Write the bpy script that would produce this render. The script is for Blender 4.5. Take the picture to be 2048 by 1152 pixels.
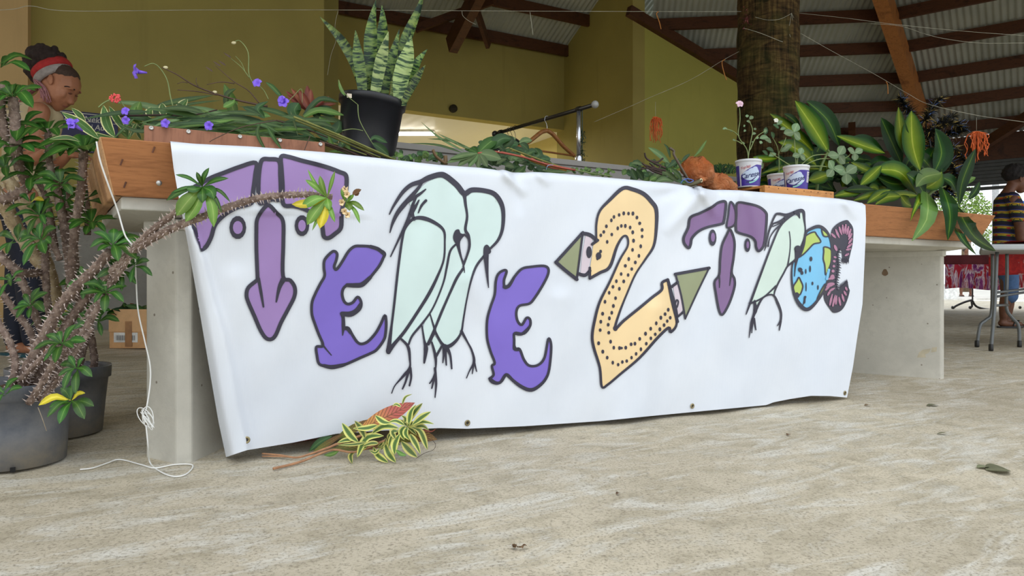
import bpy, bmesh, math, random
from mathutils import Vector, Matrix, geometry
from math import sin, cos, pi, sqrt
for o in list(bpy.data.objects): bpy.data.objects.remove(o)
S = bpy.context.scene
C = S.collection
random.seed(7)
# ------------------------------------------------------------------ camera, world, light, exposure
CH, FOC, HX, HY = 0.514, 1400.0, 1024.0, 570.0
cam_d = bpy.data.cameras.new('camera'); cam = bpy.data.objects.new('camera', cam_d); C.objects.link(cam)
cam.location = (0, 0, CH); cam.rotation_euler = (pi/2, 0, 0)
cam_d.sensor_width = 36; cam_d.lens = FOC/2048*36; cam_d.shift_y = -(HY-576)/2048*-1
cam_d.clip_start = .05; cam_d.clip_end = 300
S.camera = cam
S.view_settings.view_transform = 'Standard'; S.view_settings.look = 'None'
S.view_settings.gamma = 1; S.view_settings.use_curve_mapping = False
S.view_settings.exposure = 0.30
wd = bpy.data.worlds.new('overcast_sky'); S.world = wd; wd.use_nodes = True
wn = wd.node_tree; bg = wn.nodes['Background']
tc = wn.nodes.new('ShaderNodeTexCoord'); sp = wn.nodes.new('ShaderNodeSeparateXYZ'); cr = wn.nodes.new('ShaderNodeValToRGB')
wn.links.new(tc.outputs['Generated'], sp.inputs[0]); wn.links.new(sp.outputs[2], cr.inputs[0]); wn.links.new(cr.outputs[0], bg.inputs[0])
cr.color_ramp.elements[0].position = 0.0; cr.color_ramp.elements[0].color = (.93, .97, 1, 1)
cr.color_ramp.elements[1].position = 1.0; cr.color_ramp.elements[1].color = (.80, .89, 1, 1)
bg.inputs[1].default_value = 1.25
sun_d = bpy.data.lights.new('overcast_sun', 'SUN'); sun_d.energy = 1.0; sun_d.angle = math.radians(60); sun_d.color = (1, .97, .92)
sun = bpy.data.objects.new('overcast_sun', sun_d); C.objects.link(sun)
sun.rotation_euler = (math.radians(24), 0, math.radians(-12))

# ------------------------------------------------------------------ frames of reference
def W(px, py, D): return Vector(((px-HX)/FOC*D, D, CH-(py-HY)/FOC*D))
A = Vector((-.954, 2.027, 0)); U = Vector((.8762, .4818, 0)); NN = Vector((-.4818, .8762, 0))   # the concrete table: left corner, along it, behind it
KA = -(A.dot(NN))
def T(t, nd, z): return A+U*t+NN*nd+Vector((0, 0, z))
def DQ(px, nd): return (nd-KA)/(NN.y+NN.x*(px-HX)/FOC)
def Q(px, py, nd): return W(px, py, DQ(px, nd))
def ndof(p): return (Vector((p[0], p[1], 0))-A).dot(NN)
def zf(x, y):                                   # the floor falls gently outward, for drainage
    return .038*min(3.0, ndof((x, y)))
def F(px, py, up=0):                            # floor point under a pixel
    D = 3.0
    for _ in range(30):
        z = zf((px-HX)/FOC*D, D)+up
        D = (CH-z)*FOC/(py-HY)
    return W(px, py, D)

# ------------------------------------------------------------------ materials
def lin(c):
    return tuple(((v/255)/12.92 if v/255 <= .04045 else ((v/255+.055)/1.055)**2.4) for v in c)
MATS = {}
class NT:
    def __init__(s, name):
        s.m = bpy.data.materials.new(name); s.m.use_nodes = True; s.t = s.m.node_tree
        s.b = s.t.nodes['Principled BSDF']; s.out = s.t.nodes['Material Output']
    def n(s, ty, **kw):
        x = s.t.nodes.new(ty)
        for k, v in kw.items():
            if k in x.inputs: x.inputs[k].default_value = v
            else: setattr(x, k, v)
        return x
    def l(s, a, b): s.t.links.new(a, b)
    def coord(s, kind='Object', scale=(1, 1, 1), rot=(0, 0, 0)):
        tc = s.n('ShaderNodeTexCoord'); mp = s.n('ShaderNodeMapping')
        mp.inputs['Scale'].default_value = scale; src = tc.outputs[kind]
        if any(rot):
            m0 = s.n('ShaderNodeMapping'); m0.inputs['Rotation'].default_value = rot; s.l(src, m0.inputs[0]); src = m0.outputs[0]
        s.l(src, mp.inputs[0]); return mp.outputs[0]
    def noise(s, vec, sc, det=4, rough=.55, dist=0):
        x = s.n('ShaderNodeTexNoise'); x.inputs['Scale'].default_value = sc; x.inputs['Detail'].default_value = det
        x.inputs['Roughness'].default_value = rough; x.inputs['Distortion'].default_value = dist
        s.l(vec, x.inputs['Vector']); return x.outputs['Fac']
    def ramp(s, fac, stops):
        x = s.n('ShaderNodeValToRGB'); cr = x.color_ramp
        while len(cr.elements) < len(stops): cr.elements.new(.5)
        for e, (p, c) in zip(cr.elements, stops): e.position = p; e.color = (*c, 1) if len(c) == 3 else c
        s.l(fac, x.inputs[0]); return x.outputs[0]
    def mix(s, fac, a, b, mode='MIX'):
        x = s.n('ShaderNodeMix'); x.data_type = 'RGBA'; x.blend_type = mode
        for sock, v in ((x.inputs[0], fac), (x.inputs[6], a), (x.inputs[7], b)):
            if isinstance(v, (int, float)): sock.default_value = v
            elif isinstance(v, tuple): sock.default_value = (*v[:3], 1)
            else: s.l(v, sock)
        return x.outputs[2]
    def math(s, op, a, b=0.0, c=None):
        x = s.n('ShaderNodeMath'); x.operation = op
        for i, v in enumerate((a, b) if c is None else (a, b, c)):
            if isinstance(v, (int, float)): x.inputs[i].default_value = v
            else: s.l(v, x.inputs[i])
        return x.outputs[0]
    def bump(s, h, st=.3, d=.01):
        x = s.n('ShaderNodeBump'); x.inputs['Strength'].default_value = st; x.inputs['Distance'].default_value = d
        s.l(h, x.inputs['Height']); s.l(x.outputs[0], s.b.inputs['Normal'])
    def fin(s, col, rough=.6, metal=0, spec=None):
        if isinstance(col, tuple): s.b.inputs['Base Color'].default_value = (*col[:3], 1)
        else: s.l(col, s.b.inputs['Base Color'])
        if isinstance(rough, (int, float)): s.b.inputs['Roughness'].default_value = rough
        else: s.l(rough, s.b.inputs['Roughness'])
        s.b.inputs['Metallic'].default_value = metal
        if spec is not None: s.b.inputs['Specular IOR Level'].default_value = spec
        return s.m
def plain(name, rgb, rough=.6, metal=0, var=.25, sc=12, bump=0.0, spec=None):
    if name in MATS: return MATS[name]
    k = NT(name); v = k.coord(); nz = k.noise(v, sc); c = lin(rgb)
    col = k.ramp(nz, [(.3, tuple(x*(1-var) for x in c)), (.7, tuple(min(1, x*(1+var)) for x in c))])
    if bump: k.bump(k.noise(v, sc*6), bump, .004)
    MATS[name] = k.fin(col, rough, metal, spec); return MATS[name]

def m_concrete_floor():
    k = NT('concrete_floor'); v = k.coord('Object'); vs = k.coord('Object', (1.3, 5, 1), (0, 0, -.5028))
    big = k.noise(v, 1.1, 5); st = k.noise(vs, 1.9, 9, .7, 1.2); fine = k.noise(v, 140, 4, .7); mid = k.noise(v, 9, 8, .72, .3)
    base = k.ramp(big, [(.3, lin((184, 174, 154))), (.68, lin((204, 193, 170)))])
    c1 = k.mix(k.ramp(mid, [(.42, (0, 0, 0)), (.66, (1, 1, 1))]), base, lin((160, 150, 127)))
    c2 = k.mix(k.ramp(k.math('MULTIPLY', st, k.math('ADD', mid, .5)), [(.48, (0, 0, 0)), (.66, (.62, .62, .62))]), c1, lin((226, 224, 216)))
    blot = k.noise(v, 3.2, 3, .5, .6)
    c2b = k.mix(k.ramp(blot, [(.69, (0, 0, 0)), (.73, (.6, .6, .6))]), c2, lin((132, 124, 106)))
    c3 = k.mix(k.ramp(fine, [(.34, (.8, .8, .8)), (.50, (0, 0, 0))]), c2b, lin((128, 119, 101)))
    h = k.math('ADD', k.math('MULTIPLY', fine, .5), mid)
    k.bump(h, .55, .008); return k.fin(c3, .78, 0, .3)
def m_concrete(name, rgb, pits=True):
    k = NT(name); v = k.coord(); c = lin(rgb)
    a = k.noise(v, 3, 6, .6); b = k.noise(v, 26, 5, .6); f = k.noise(v, 150, 2)
    col = k.ramp(a, [(.3, tuple(x*.80 for x in c)), (.7, tuple(x*1.1 for x in c))])
    col = k.mix(k.ramp(b, [(.35, (.5, .5, .5)), (.5, (0, 0, 0))]), col, tuple(x*.82 for x in c))
    if pits:
        vo = k.n('ShaderNodeTexVoronoi'); vo.inputs['Scale'].default_value = 17; k.l(v, vo.inputs['Vector'])
        col = k.mix(k.ramp(vo.outputs['Distance'], [(.05, (.8, .8, .8)), (.085, (0, 0, 0))]), col, lin((110, 98, 84)))
    k.bump(k.math('ADD', b, k.math('MULTIPLY', f, .4)), .25, .004); return k.fin(col, .8, 0, .3)
def m_wall(name, rgb):
    k = NT(name); v = k.coord(); c = lin(rgb)
    a = k.noise(v, .8, 5); b = k.noise(v, 60, 4)
    col = k.ramp(a, [(.3, tuple(x*.85 for x in c)), (.7, tuple(x*1.08 for x in c))])
    vs = k.coord('Object', (5, 5, .4)); d = k.noise(vs, 1.5, 5)
    col = k.mix(k.ramp(d, [(.62, (0, 0, 0)), (.8, (.35, .35, .35))]), col, tuple(x*.55 for x in c))
    k.bump(b, .2, .004); return k.fin(col, .75, 0, .25)
def m_wood(name, rgb, dark, rot=0, scale=(2, 2, 22), rough=.55, knots=True):
    k = NT(name); v = k.coord('Object', scale, (0, 0, rot))
    w = k.noise(v, 2.2, 8, .6, 1.2); f = k.noise(v, 14, 4, .6)
    col = k.ramp(w, [(.22, lin(dark)), (.46, lin(rgb)), (.8, tuple(min(1, x*1.18) for x in lin(rgb)))])
    col = k.mix(k.ramp(f, [(.3, (.45, .45, .45)), (.5, (0, 0, 0))]), col, lin(dark))
    v2 = k.coord('Object', (1, 1, 1)); e = k.noise(v2, 5, 5, .6, .4)
    col = k.mix(k.ramp(e, [(.58, (0, 0, 0)), (.74, (.75, .75, .75))]), col, tuple(x*.6 for x in lin(dark)))
    k.bump(f, .2, .003); return k.fin(col, rough, 0, .35)
def m_leaf(name, edge, mid, vein, rough=.38, kind='mid', band=(.25, .5), trans=.22, spec=.4):
    """edge: blade colour at the margin, mid: colour near the midrib, vein: the midrib"""
    k = NT(name); uv = k.n('ShaderNodeUVMap'); sp = k.n('ShaderNodeSeparateXYZ'); k.l(uv.outputs[0], sp.inputs[0])
    oi = k.n('ShaderNodeObjectInfo'); rnd = oi.outputs['Random']
    v = k.coord('Object'); nz = k.noise(v, 14, 5, .6)
    d = k.math('MULTIPLY', k.math('ABSOLUTE', k.math('SUBTRACT', sp.outputs[0], .5)), 2.0)
    # streaks that run along the leaf
    cb = k.n('ShaderNodeCombineXYZ'); k.l(k.math('MULTIPLY', sp.outputs[0], 26.0), cb.inputs[0]); k.l(k.math('MULTIPLY', sp.outputs[1], 2.0), cb.inputs[1]); k.l(k.math('MULTIPLY', rnd, 30.0), cb.inputs[2])
    strk = k.noise(cb.outputs[0], 1.0, 3, .6)
    if kind in ('mid', 'margin'):
        dd = k.math('ADD', d, k.math('MULTIPLY', k.math('SUBTRACT', strk, .5), .35 if kind == 'mid' else .12))
        col = k.ramp(dd, [(band[0], lin(mid)), (band[1], lin(edge))])
    elif kind == 'bands':
        cb2 = k.n('ShaderNodeCombineXYZ'); k.l(k.math('MULTIPLY', sp.outputs[0], .7), cb2.inputs[0]); k.l(k.math('MULTIPLY', sp.outputs[1], 19.0), cb2.inputs[1]); k.l(k.math('MULTIPLY', rnd, 40.0), cb2.inputs[2])
        bn = k.noise(cb2.outputs[0], 1.3, 4, .55, .5)
        col = k.ramp(bn, [(.43, lin(edge)), (.50, lin(mid)), (.62, lin(vein))])
    elif kind == 'veins':
        a = k.math('FRACT', k.math('MULTIPLY', k.math('SUBTRACT', sp.outputs[1], k.math('MULTIPLY', d, .16)), 13.0))
        fac = k.ramp(k.math('ABSOLUTE', k.math('SUBTRACT', a, .5)), [(.05, (1, 1, 1)), (.16, (0, 0, 0))])
        col = k.mix(fac, k.ramp(k.math('ADD', sp.outputs[1], k.math('MULTIPLY', k.math('SUBTRACT', nz, .5), .3)), [(.25, lin(mid)), (.62, lin(edge))]), lin(vein))
    if kind != 'bands':
        col = k.mix(k.ramp(d, [(.03, (.8, .8, .8)), (.09, (0, 0, 0))]), col, lin(vein))
    hs = k.n('ShaderNodeHueSaturation'); k.l(col, hs.inputs['Color'])
    k.l(k.math('ADD', k.math('MULTIPLY', rnd, .5), k.math('ADD', .45, k.math('MULTIPLY', nz, .6))), hs.inputs['Value'])
    k.l(k.math('ADD', .488, k.math('MULTIPLY', rnd, .024)), hs.inputs['Hue'])
    col = hs.outputs[0]
    k.bump(k.math('ADD', strk, k.math('MULTIPLY', nz, .3)), .25, .002)
    m = k.fin(col, rough, 0, spec)
    tr = k.n('ShaderNodeBsdfTranslucent'); k.l(col, tr.inputs[0]); mx = k.n('ShaderNodeMixShader'); mx.inputs[0].default_value = trans
    k.l(k.b.outputs[0], mx.inputs[1]); k.l(tr.outputs[0], mx.inputs[2]); k.l(mx.outputs[0], k.out.inputs[0])
    return m

# ------------------------------------------------------------------ mesh helpers
WL = {}
def tag(o, label=None, cat=None, group=None, kind=None):
    if label: o['label'] = label
    if cat: o['category'] = cat
    if group: o['group'] = group
    if kind: o['kind'] = kind
    return o
def root(name, loc, label=None, cat=None, group=None, kind=None):
    o = bpy.data.objects.new(name, None); C.objects.link(o); o.location = loc; o.empty_display_size = .05
    WL[o] = Vector(loc); return tag(o, label, cat, group, kind)
def mk(name, vs, fs, mat, parent=None, uvs=None, smooth=True, loc=None, bevel=0, solid=0):
    me = bpy.data.meshes.new(name)
    o = bpy.data.objects.new(name, me)
    if parent is not None:
        base = WL[parent]; o.parent = parent
    else:
        if loc is None:
            xs = [v[0] for v in vs]; ys = [v[1] for v in vs]; zs = [v[2] for v in vs]
            loc = ((min(xs)+max(xs))/2, (min(ys)+max(ys))/2, min(zs))
        base = Vector(loc); o.location = base
    WL[o] = Vector(base)
    me.from_pydata([tuple(Vector(v)-base) for v in vs], [], fs)
    if uvs:
        ul = me.uv_layers.new(name='UVMap')
        for lp in me.loops: ul.data[lp.index].uv = uvs[lp.vertex_index]
    ms = mat if isinstance(mat, (list, tuple)) else [mat]
    for m in ms: me.materials.append(m)
    if smooth: me.polygons.foreach_set('use_smooth', [True]*len(me.polygons))
    me.update(); C.objects.link(o)
    if solid:
        q = o.modifiers.new('thickness', 'SOLIDIFY'); q.thickness = solid; q.offset = 0
    if bevel:
        b = o.modifiers.new('bevel', 'BEVEL'); b.width = bevel; b.segments = 2; b.limit_method = 'ANGLE'
    return o
class G:
    """collects shapes into one mesh"""
    def __init__(s): s.v = []; s.f = []; s.uv = []; s.mi = []
    def add(s, vs, fs, uv=None, mi=0):
        n = len(s.v); s.v += [Vector(v) for v in vs]; s.f += [tuple(i+n for i in f) for f in fs]
        s.uv += uv if uv else [(0, 0)]*len(vs); s.mi += [mi]*len(fs); return s
    def hexa(s, b, t):              # bottom quad, top quad (ccw from above)
        return s.add(list(b)+list(t), [(3, 2, 1, 0), (4, 5, 6, 7), (0, 1, 5, 4), (1, 2, 6, 5), (2, 3, 7, 6), (3, 0, 4, 7)])
    def box(s, c, dx, dy, dz, ux=Vector((1, 0, 0)), uy=Vector((0, 1, 0)), uz=Vector((0, 0, 1))):
        c = Vector(c); a = ux*dx/2; b = uy*dy/2; d = uz*dz/2
        return s.hexa([c-a-b-d, c+a-b-d, c+a+b-d, c-a+b-d], [c-a-b+d, c+a-b+d, c+a+b+d, c-a+b+d])
    def beam(s, p, q, w, h, up=Vector((0, 0, 1))):
        p = Vector(p); q = Vector(q); t = (q-p).normalized(); sd = t.cross(up).normalized(); u2 = sd.cross(t).normalized()
        return s.box((p+q)/2, (q-p).length, w, h, t, -sd if False else sd*-1, u2)
    def prism(s, poly, z0, z1):
        n = len(poly)
        vs = [Vector((p[0], p[1], z0 if not callable(z0) else z0(p[0], p[1]))) for p in poly]+[Vector((p[0], p[1], z1)) for p in poly]
        return s.add(vs, [tuple(range(n-1, -1, -1)), tuple(range(n, 2*n))]+[(i, (i+1) % n, n+(i+1) % n, n+i) for i in range(n)])
    def tube(s, pts, rad, seg=8, cap=True):
        pts = [Vector(p) for p in pts]; n = len(pts)
        rs = rad if isinstance(rad, (list, tuple)) else [rad]*n
        if len(rs) == 2 and n != 2: rs = [rs[0]+(rs[1]-rs[0])*i/(n-1) for i in range(n)]
        vs = []; uv = []; ref = None; L = 0
        for i, p in enumerate(pts):
            t = (pts[min(i+1, n-1)]-pts[max(i-1, 0)])
            t = t.normalized() if t.length > 1e-9 else Vector((0, 0, 1))
            if ref is None: ref = t.orthogonal().normalized()
            ref = (ref-t*ref.dot(t)); ref = ref.normalized() if ref.length > 1e-6 else t.orthogonal().normalized()
            b = t.cross(ref)
            if i: L += (p-pts[i-1]).length
            for j in range(seg):
                a = 2*pi*j/seg; vs.append(p+(ref*cos(a)+b*sin(a))*rs[i]); uv.append((j/seg, L))
        fs = [(i*seg+j, i*seg+(j+1) % seg, (i+1)*seg+(j+1) % seg, (i+1)*seg+j) for i in range(n-1) for j in range(seg)]
        if cap: fs += [tuple(range(seg-1, -1, -1)), tuple((n-1)*seg+j for j in range(seg))]
        return s.add(vs, fs, uv)
    def lathe(s, prof, c, seg=32, ax=Vector((0, 0, 1)), cap=False):
        c = Vector(c); ax = Vector(ax).normalized()
        e1 = Vector((1, 0, 0)) if abs(ax.x) < .9 else Vector((0, 1, 0)); e1 = (e1-ax*e1.dot(ax)).normalized(); e2 = ax.cross(e1)
        n = len(prof)
        vs = [c+ax*z+(e1*cos(2*pi*j/seg)+e2*sin(2*pi*j/seg))*r for r, z in prof for j in range(seg)]
        fs = [(i*seg+j, i*seg+(j+1) % seg, (i+1)*seg+(j+1) % seg, (i+1)*seg+j) for i in range(n-1) for j in range(seg)]
        if cap: fs += [tuple(range(seg-1, -1, -1)), tuple((n-1)*seg+j for j in range(seg))]
        return s.add(vs, fs)
    def ball(s, c, rx, ry=None, rz=None, seg=12, rings=8, M=None):
        ry = ry or rx; rz = rz or rx; c = Vector(c); vs = []
        for i in range(rings+1):
            th = pi*i/rings
            for j in range(seg):
                v = Vector((rx*sin(th)*cos(2*pi*j/seg), ry*sin(th)*sin(2*pi*j/seg), -rz*cos(th)))
                if M: v = M @ v
                vs.append(c+v)
        fs = [(i*seg+j, i*seg+(j+1) % seg, (i+1)*seg+(j+1) % seg, (i+1)*seg+j) for i in range(rings) for j in range(seg)]
        return s.add(vs, fs)
    def mk(s, name, mat, parent=None, smooth=True, **kw):
        o = mk(name, s.v, s.f, mat, parent, uvs=s.uv, smooth=smooth, **kw)
        if any(s.mi): o.data.polygons.foreach_set('material_index', s.mi)
        return o
def cat(pts, k=5, closed=False):
    """Catmull-Rom"""
    P = [Vector(p) for p in pts]; n = len(P); out = []
    if n < 3 and not closed: return [P[0].lerp(P[-1], i/k) for i in range(k+1)]
    rng = range(n) if closed else range(n-1)
    for i in rng:
        if closed: a, b, c, d = P[(i-1) % n], P[i], P[(i+1) % n], P[(i+2) % n]
        else: a, b, c, d = P[max(i-1, 0)], P[i], P[i+1], P[min(i+2, n-1)]
        for j in range(k):
            t = j/k
            out.append(.5*((2*b)+(c-a)*t+(2*a-5*b+4*c-d)*t*t+(3*b-a-3*c+d)*t**3))
    if not closed: out.append(P[-1])
    return out
def resample(pts, n):
    P = [Vector(p) for p in pts]; L = [0]
    for i in range(1, len(P)): L.append(L[-1]+(P[i]-P[i-1]).length)
    out = []; j = 0
    for i in range(n+1):
        s = L[-1]*i/n
        while j < len(P)-2 and L[j+1] < s: j += 1
        t = (s-L[j])/max(1e-9, L[j+1]-L[j]); out.append(P[j].lerp(P[j+1], min(1, t)))
    return out
PROF = {'ell': lambda s: sin(pi*min(1, max(0, s)))**.75,
        'lance': lambda s: (sin(pi*s**.72)**.85),
        'obov': lambda s: (sin(pi*s**1.45)**.8)*.96+.04*(1-s),
        'strap': lambda s: min(1, .55+s*2)*(min(1, (1-s)*3.2)**.7),
        'sword': lambda s: (.72+.28*sin(pi*s*.8))*(min(1, (1-s)*2.6)**.75),
        'long': lambda s: min(1, (s*4)**.8+.08)*(min(1, (1-s)*2.0)**.8)}
CAMV = Vector((0, -1, .25))
def leafgeo(g, pts, w, prof='ell', nrm=None, fold=.22, n=9, cols=2, wave=0.0):
    P = resample(cat(pts, 6), n); nrm = Vector(nrm) if nrm is not None else CAMV
    vs = []; uv = []; m = cols*2+1; f = PROF[prof]; ph = random.random()*6
    for i, p in enumerate(P):
        t = (P[min(i+1, n)]-P[max(0, i-1)]).normalized()
        sd = t.cross(nrm); sd = sd.normalized() if sd.length > .05 else t.orthogonal().normalized()
        nn = sd.cross(t).normalized(); s = i/n; hw = max(w*.5*f(s), w*.012)
        for j in range(m):
            x = (j-cols)/cols
            off = fold*hw*(abs(x)**1.3)+wave*w*sin(ph+s*11+x*2)*abs(x)
            vs.append(p+sd*hw*x+nn*off); uv.append((j/(m-1), s))
    fs = [(i*m+j, i*m+j+1, (i+1)*m+j+1, (i+1)*m+j) for i in range(n) for j in range(m-1)]
    g.add(vs, fs, uv)
def leaf(parent, pts, w, mat, prof='ell', name='leaf', **kw):
    g = G(); leafgeo(g, pts, w, prof, **kw); return g.mk(name, mat, parent)
# ================================================================== STRUCTURE
M_floor = m_concrete_floor()
M_tbl = m_concrete('table_concrete', (198, 194, 182)); M_tblw = m_concrete('painted_concrete', (206, 203, 192), False)
M_yel = m_wall('olive_yellow_plaster', (170, 157, 90)); M_tan = m_wall('tan_plaster', (206, 174, 122)); M_yel2 = m_wall('pale_yellow_plaster', (180, 176, 92))
M_grey = m_concrete('grey_plinth', (150, 148, 142), False)
# floor: sloping slab outside, level inside
xs = [-14, -9, -6, -4, -2, 0, 2, 4, 6, 9, 14]; nds = [-14, -8, -5, -3, -1.5, 0, 1.5, 3, 6, 10]
vs = [T(t, nd, .038*min(nd, 3)) for nd in nds for t in [x*1.2+2 for x in xs]]
nx = len(xs)
fs = [(j*nx+i, j*nx+i+1, (j+1)*nx+i+1, (j+1)*nx+i) for j in range(len(nds)-1) for i in range(nx-1)]
tag(mk('floor', vs, fs, M_floor, loc=(0, 0, 0), smooth=False), kind='structure')
# outer ground beyond the hall
g = G(); g.prism([T(-60, 9.9, 0), T(70, 9.9, 0), T(70, 90, 0), T(-60, 90, 0)], .03, .10); tag(g.mk('ground', plain('outdoor_paving', (196, 192, 182), .9, sc=3), smooth=False), kind='structure')

def wallbox(name, p, q, z0, z1, th, mat, back=1):
    p = Vector(p); q = Vector(q); d = (q-p).normalized(); nb = Vector((-d.y, d.x, 0))*back*th
    g = G(); g.hexa([Vector((a.x, a.y, z0)) for a in (p, q, q+nb, p+nb)], [Vector((a.x, a.y, z1)) for a in (p, q, q+nb, p+nb)])
    return tag(g.mk(name, mat, smooth=False), kind='structure')
ndA, ndB = 5.05, 6.7
pA1 = Q(677, 300, ndA); pA0 = Q(62, 300, ndA); pB1 = Q(1150, 300, ndB)
tA1 = (pA1-A).dot(U); tA0 = (pA0-A).dot(U); tB1 = (pB1-A).dot(U)
tD0 = tB1; tD1 = (Q(1500, 300, ndA)-A).dot(U)+.25
# wall A (left), recess, serving hatch wall B, return wall C, wall D
wallbox('wall_left', T(tA0-.4, ndA, 0), T(tA1, ndA, 0), 1.02, 6.5, .2, M_yel)
wallbox('baseboard_left', T(tA0-.4, ndA-.02, 0), T(tA1, ndA-.02, 0), .05, 1.03, .2, M_grey)
wallbox('trim_1', T(tA0-3, ndA-.22, 0), T(tA0, ndA-.22, 0), .05, 6.5, .45, M_tan)
wallbox('wall_recess_left', T(tA1, ndA, 0), T(tA1, ndB+.2, 0), .05, 6.5, .15, M_yel)
hz = CH+(570-263)*DQ(1150, ndB)/1400
g = G()
for t0, t1, z0, z1 in ((tA1, tB1, hz, 4.05), (tA1, tB1, .1, 1.05), (tA1, tA1+.12, 1.05, hz)):
    g.hexa([T(t0, ndB, z0), T(t1, ndB, z0), T(t1, ndB+.18, z0), T(t0, ndB+.18, z0)], [T(t0, ndB, z1), T(t1, ndB, z1), T(t1, ndB+.18, z1), T(t0, ndB+.18, z1)])
tag(g.mk('wall_back', M_yel, smooth=False), kind='structure')
wallbox('wall_return', T(tB1, ndB+.2, 0), T(tB1, ndA, 0), .1, 6.5, -.2, M_yel)
# wall D under the sloping roof: top follows the roof
def roof1(X, Y): return CH+8.4-.5*(Y+.119*X)-.02
p0, p1 = T(tD0, ndA, 0), T(tD1, ndA, 0)
g = G(); bk = NN*.2; z0t = roof1(p0.x, p0.y)-.14; z1t = roof1(p1.x, p1.y)-.14
g.hexa([p0+Vector((0, 0, .1)), p1+Vector((0, 0, .1)), p1+bk+Vector((0, 0, .1)), p0+bk+Vector((0, 0, .1))],
       [p0+Vector((0, 0, z0t)), p1+Vector((0, 0, z1t)), p1+bk+Vector((0, 0, z1t)), p0+bk+Vector((0, 0, z0t))])
tag(g.mk('wall_right', M_yel2, smooth=False), kind='structure')
wallbox('wall_side', p1-U*.02, p1-U*.02+NN*4.2, .1, 2.9, .2, M_yel2, -1)
# short dark tube on the recess wall
g = G(); c = Q(905, 218, ndB-.002); g.tube([c, c-NN*.05], .055, 14); tag(g.mk('wall_pipe', plain('dark_hole', (52, 46, 30), .8)), 'short dark pipe stub on the olive wall above the serving hatch', 'pipe')
# kitchen behind the hatch
M_pan = NT('white_lambris'); v = M_pan.coord('Object', (1, 1, 1), (0, 0, -.5028)); wv = M_pan.n('ShaderNodeTexWave'); wv.inputs['Scale'].default_value = 1.7; wv.bands_direction = 'X'
M_pan.l(v, wv.inputs[0]); M_pan.bump(wv.outputs[1], .3, .01); M_pan = M_pan.fin(lin((238, 236, 228)), .45)
g = G(); g.prism([T(tA1-4, ndB+.18, 0), T(tB1+.6, ndB+.18, 0), T(tB1+.6, ndB+7.1, 0), T(tA1-4, ndB+7.1, 0)], hz+.02, hz+.10); tag(g.mk('ceiling_kitchen', M_pan, smooth=False), kind='structure')
M_cream = m_wall('kitchen_plaster', (214, 198, 128))
wallbox('wall_kitchen_back', T(tA1-4, ndB+7.0, 0), T(tB1+.6, ndB+7.0, 0), .1, hz+.05, .1, M_cream)
wallbox('wall_kitchen_left', T(tA1-3.9, ndB+.2, 0), T(tA1-3.9, ndB+7.0, 0), .1, hz+.05, .1, M_cream)
wallbox('wall_kitchen_right', T(tB1+.05, ndB+7.0, 0), T(tB1+.05, ndB+.19, 0), .1, hz+.05, -.1, M_cream)
# fluorescent tube under the kitchen ceiling (a real lamp)
E = NT('fluorescent_glow'); E.b.inputs['Emission Color'].default_value = (1, .97, .88, 1); E.b.inputs['Emission Strength'].default_value = 9; E = E.fin((1, 1, 1), .5)
zt = hz-.03; Dt = (zt-CH)*1400/(570-268)
pa = W(778, 262, Dt); pb = W(869, 274, Dt)
pa.z = pb.z = zt; pb = pa+(pb-pa)*1.0
L = root('ceiling_light', ((pa+pb)/2).to_tuple(), 'glowing fluorescent tube light under the white kitchen ceiling', 'light')
G().beam(pa+Vector((0, 0, .035)), pb+Vector((0, 0, .035)), .12, .03).mk('fixture', plain('white_enamel', (230, 230, 225), .4), L, smooth=False)
G().beam(pa, pb, .05, .035).mk('tube', E, L)
kl = bpy.data.lights.new('kitchen_tube_light', 'AREA'); kl.shape = 'RECTANGLE'; kl.size = 1.2; kl.size_y = .1; kl.energy = 120; kl.color = (1, .98, .93)
ko = bpy.data.objects.new('kitchen_tube_light', kl); C.objects.link(ko); ko.location = (pa+pb)/2+NN*.4-Vector((0, 0, .08))

# ------------------------------------------------------------------ roof
M_tin = NT('corrugated_zinc'); v = M_tin.coord(); a = M_tin.noise(v, 1.4, 4); M_tin = M_tin.fin(M_tin.ramp(a, [(.3, lin((150, 154, 148))), (.7, lin((176, 180, 172)))]), .5, 0, .4)
M_bm = m_wood('dark_red_timber', (84, 50, 30), (50, 30, 18), 0, (3, 3, 14)); M_raf = m_wood('warm_rafter_timber', (176, 116, 66), (122, 74, 42), 0, (9, 9, 1.2))
RF = root('ceiling', (2, 8, 4), kind='structure')
def sheets(org, p, s, k0, k1, len_fn, pitch=.076, per=10, amp=.009):
    """corrugated sheets: org origin, p along the eave, s up the slope; k0..k1 corrugation range; len_fn(d)->(a,b) extent along s"""
    nrm = p.cross(s).normalized()
    if nrm.z > 0: nrm = -nrm
    k = k0
    while k < k1:
        kk = min(k+per, k1); vs = []; n = (kk-k)*6+1
        for i in range(n):
            d = (k+i/6)*pitch; a, b = len_fn(d); h = nrm*amp*cos(2*pi*i/6)
            vs += [org+p*d+s*a+h, org+p*d+s*b+h]
        mk('roof_sheet', vs, [(2*i, 2*i+2, 2*i+3, 2*i+1) for i in range(n-1)], M_tin, RF)
        k = kk
zv = Vector((0, 0, 1))
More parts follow.
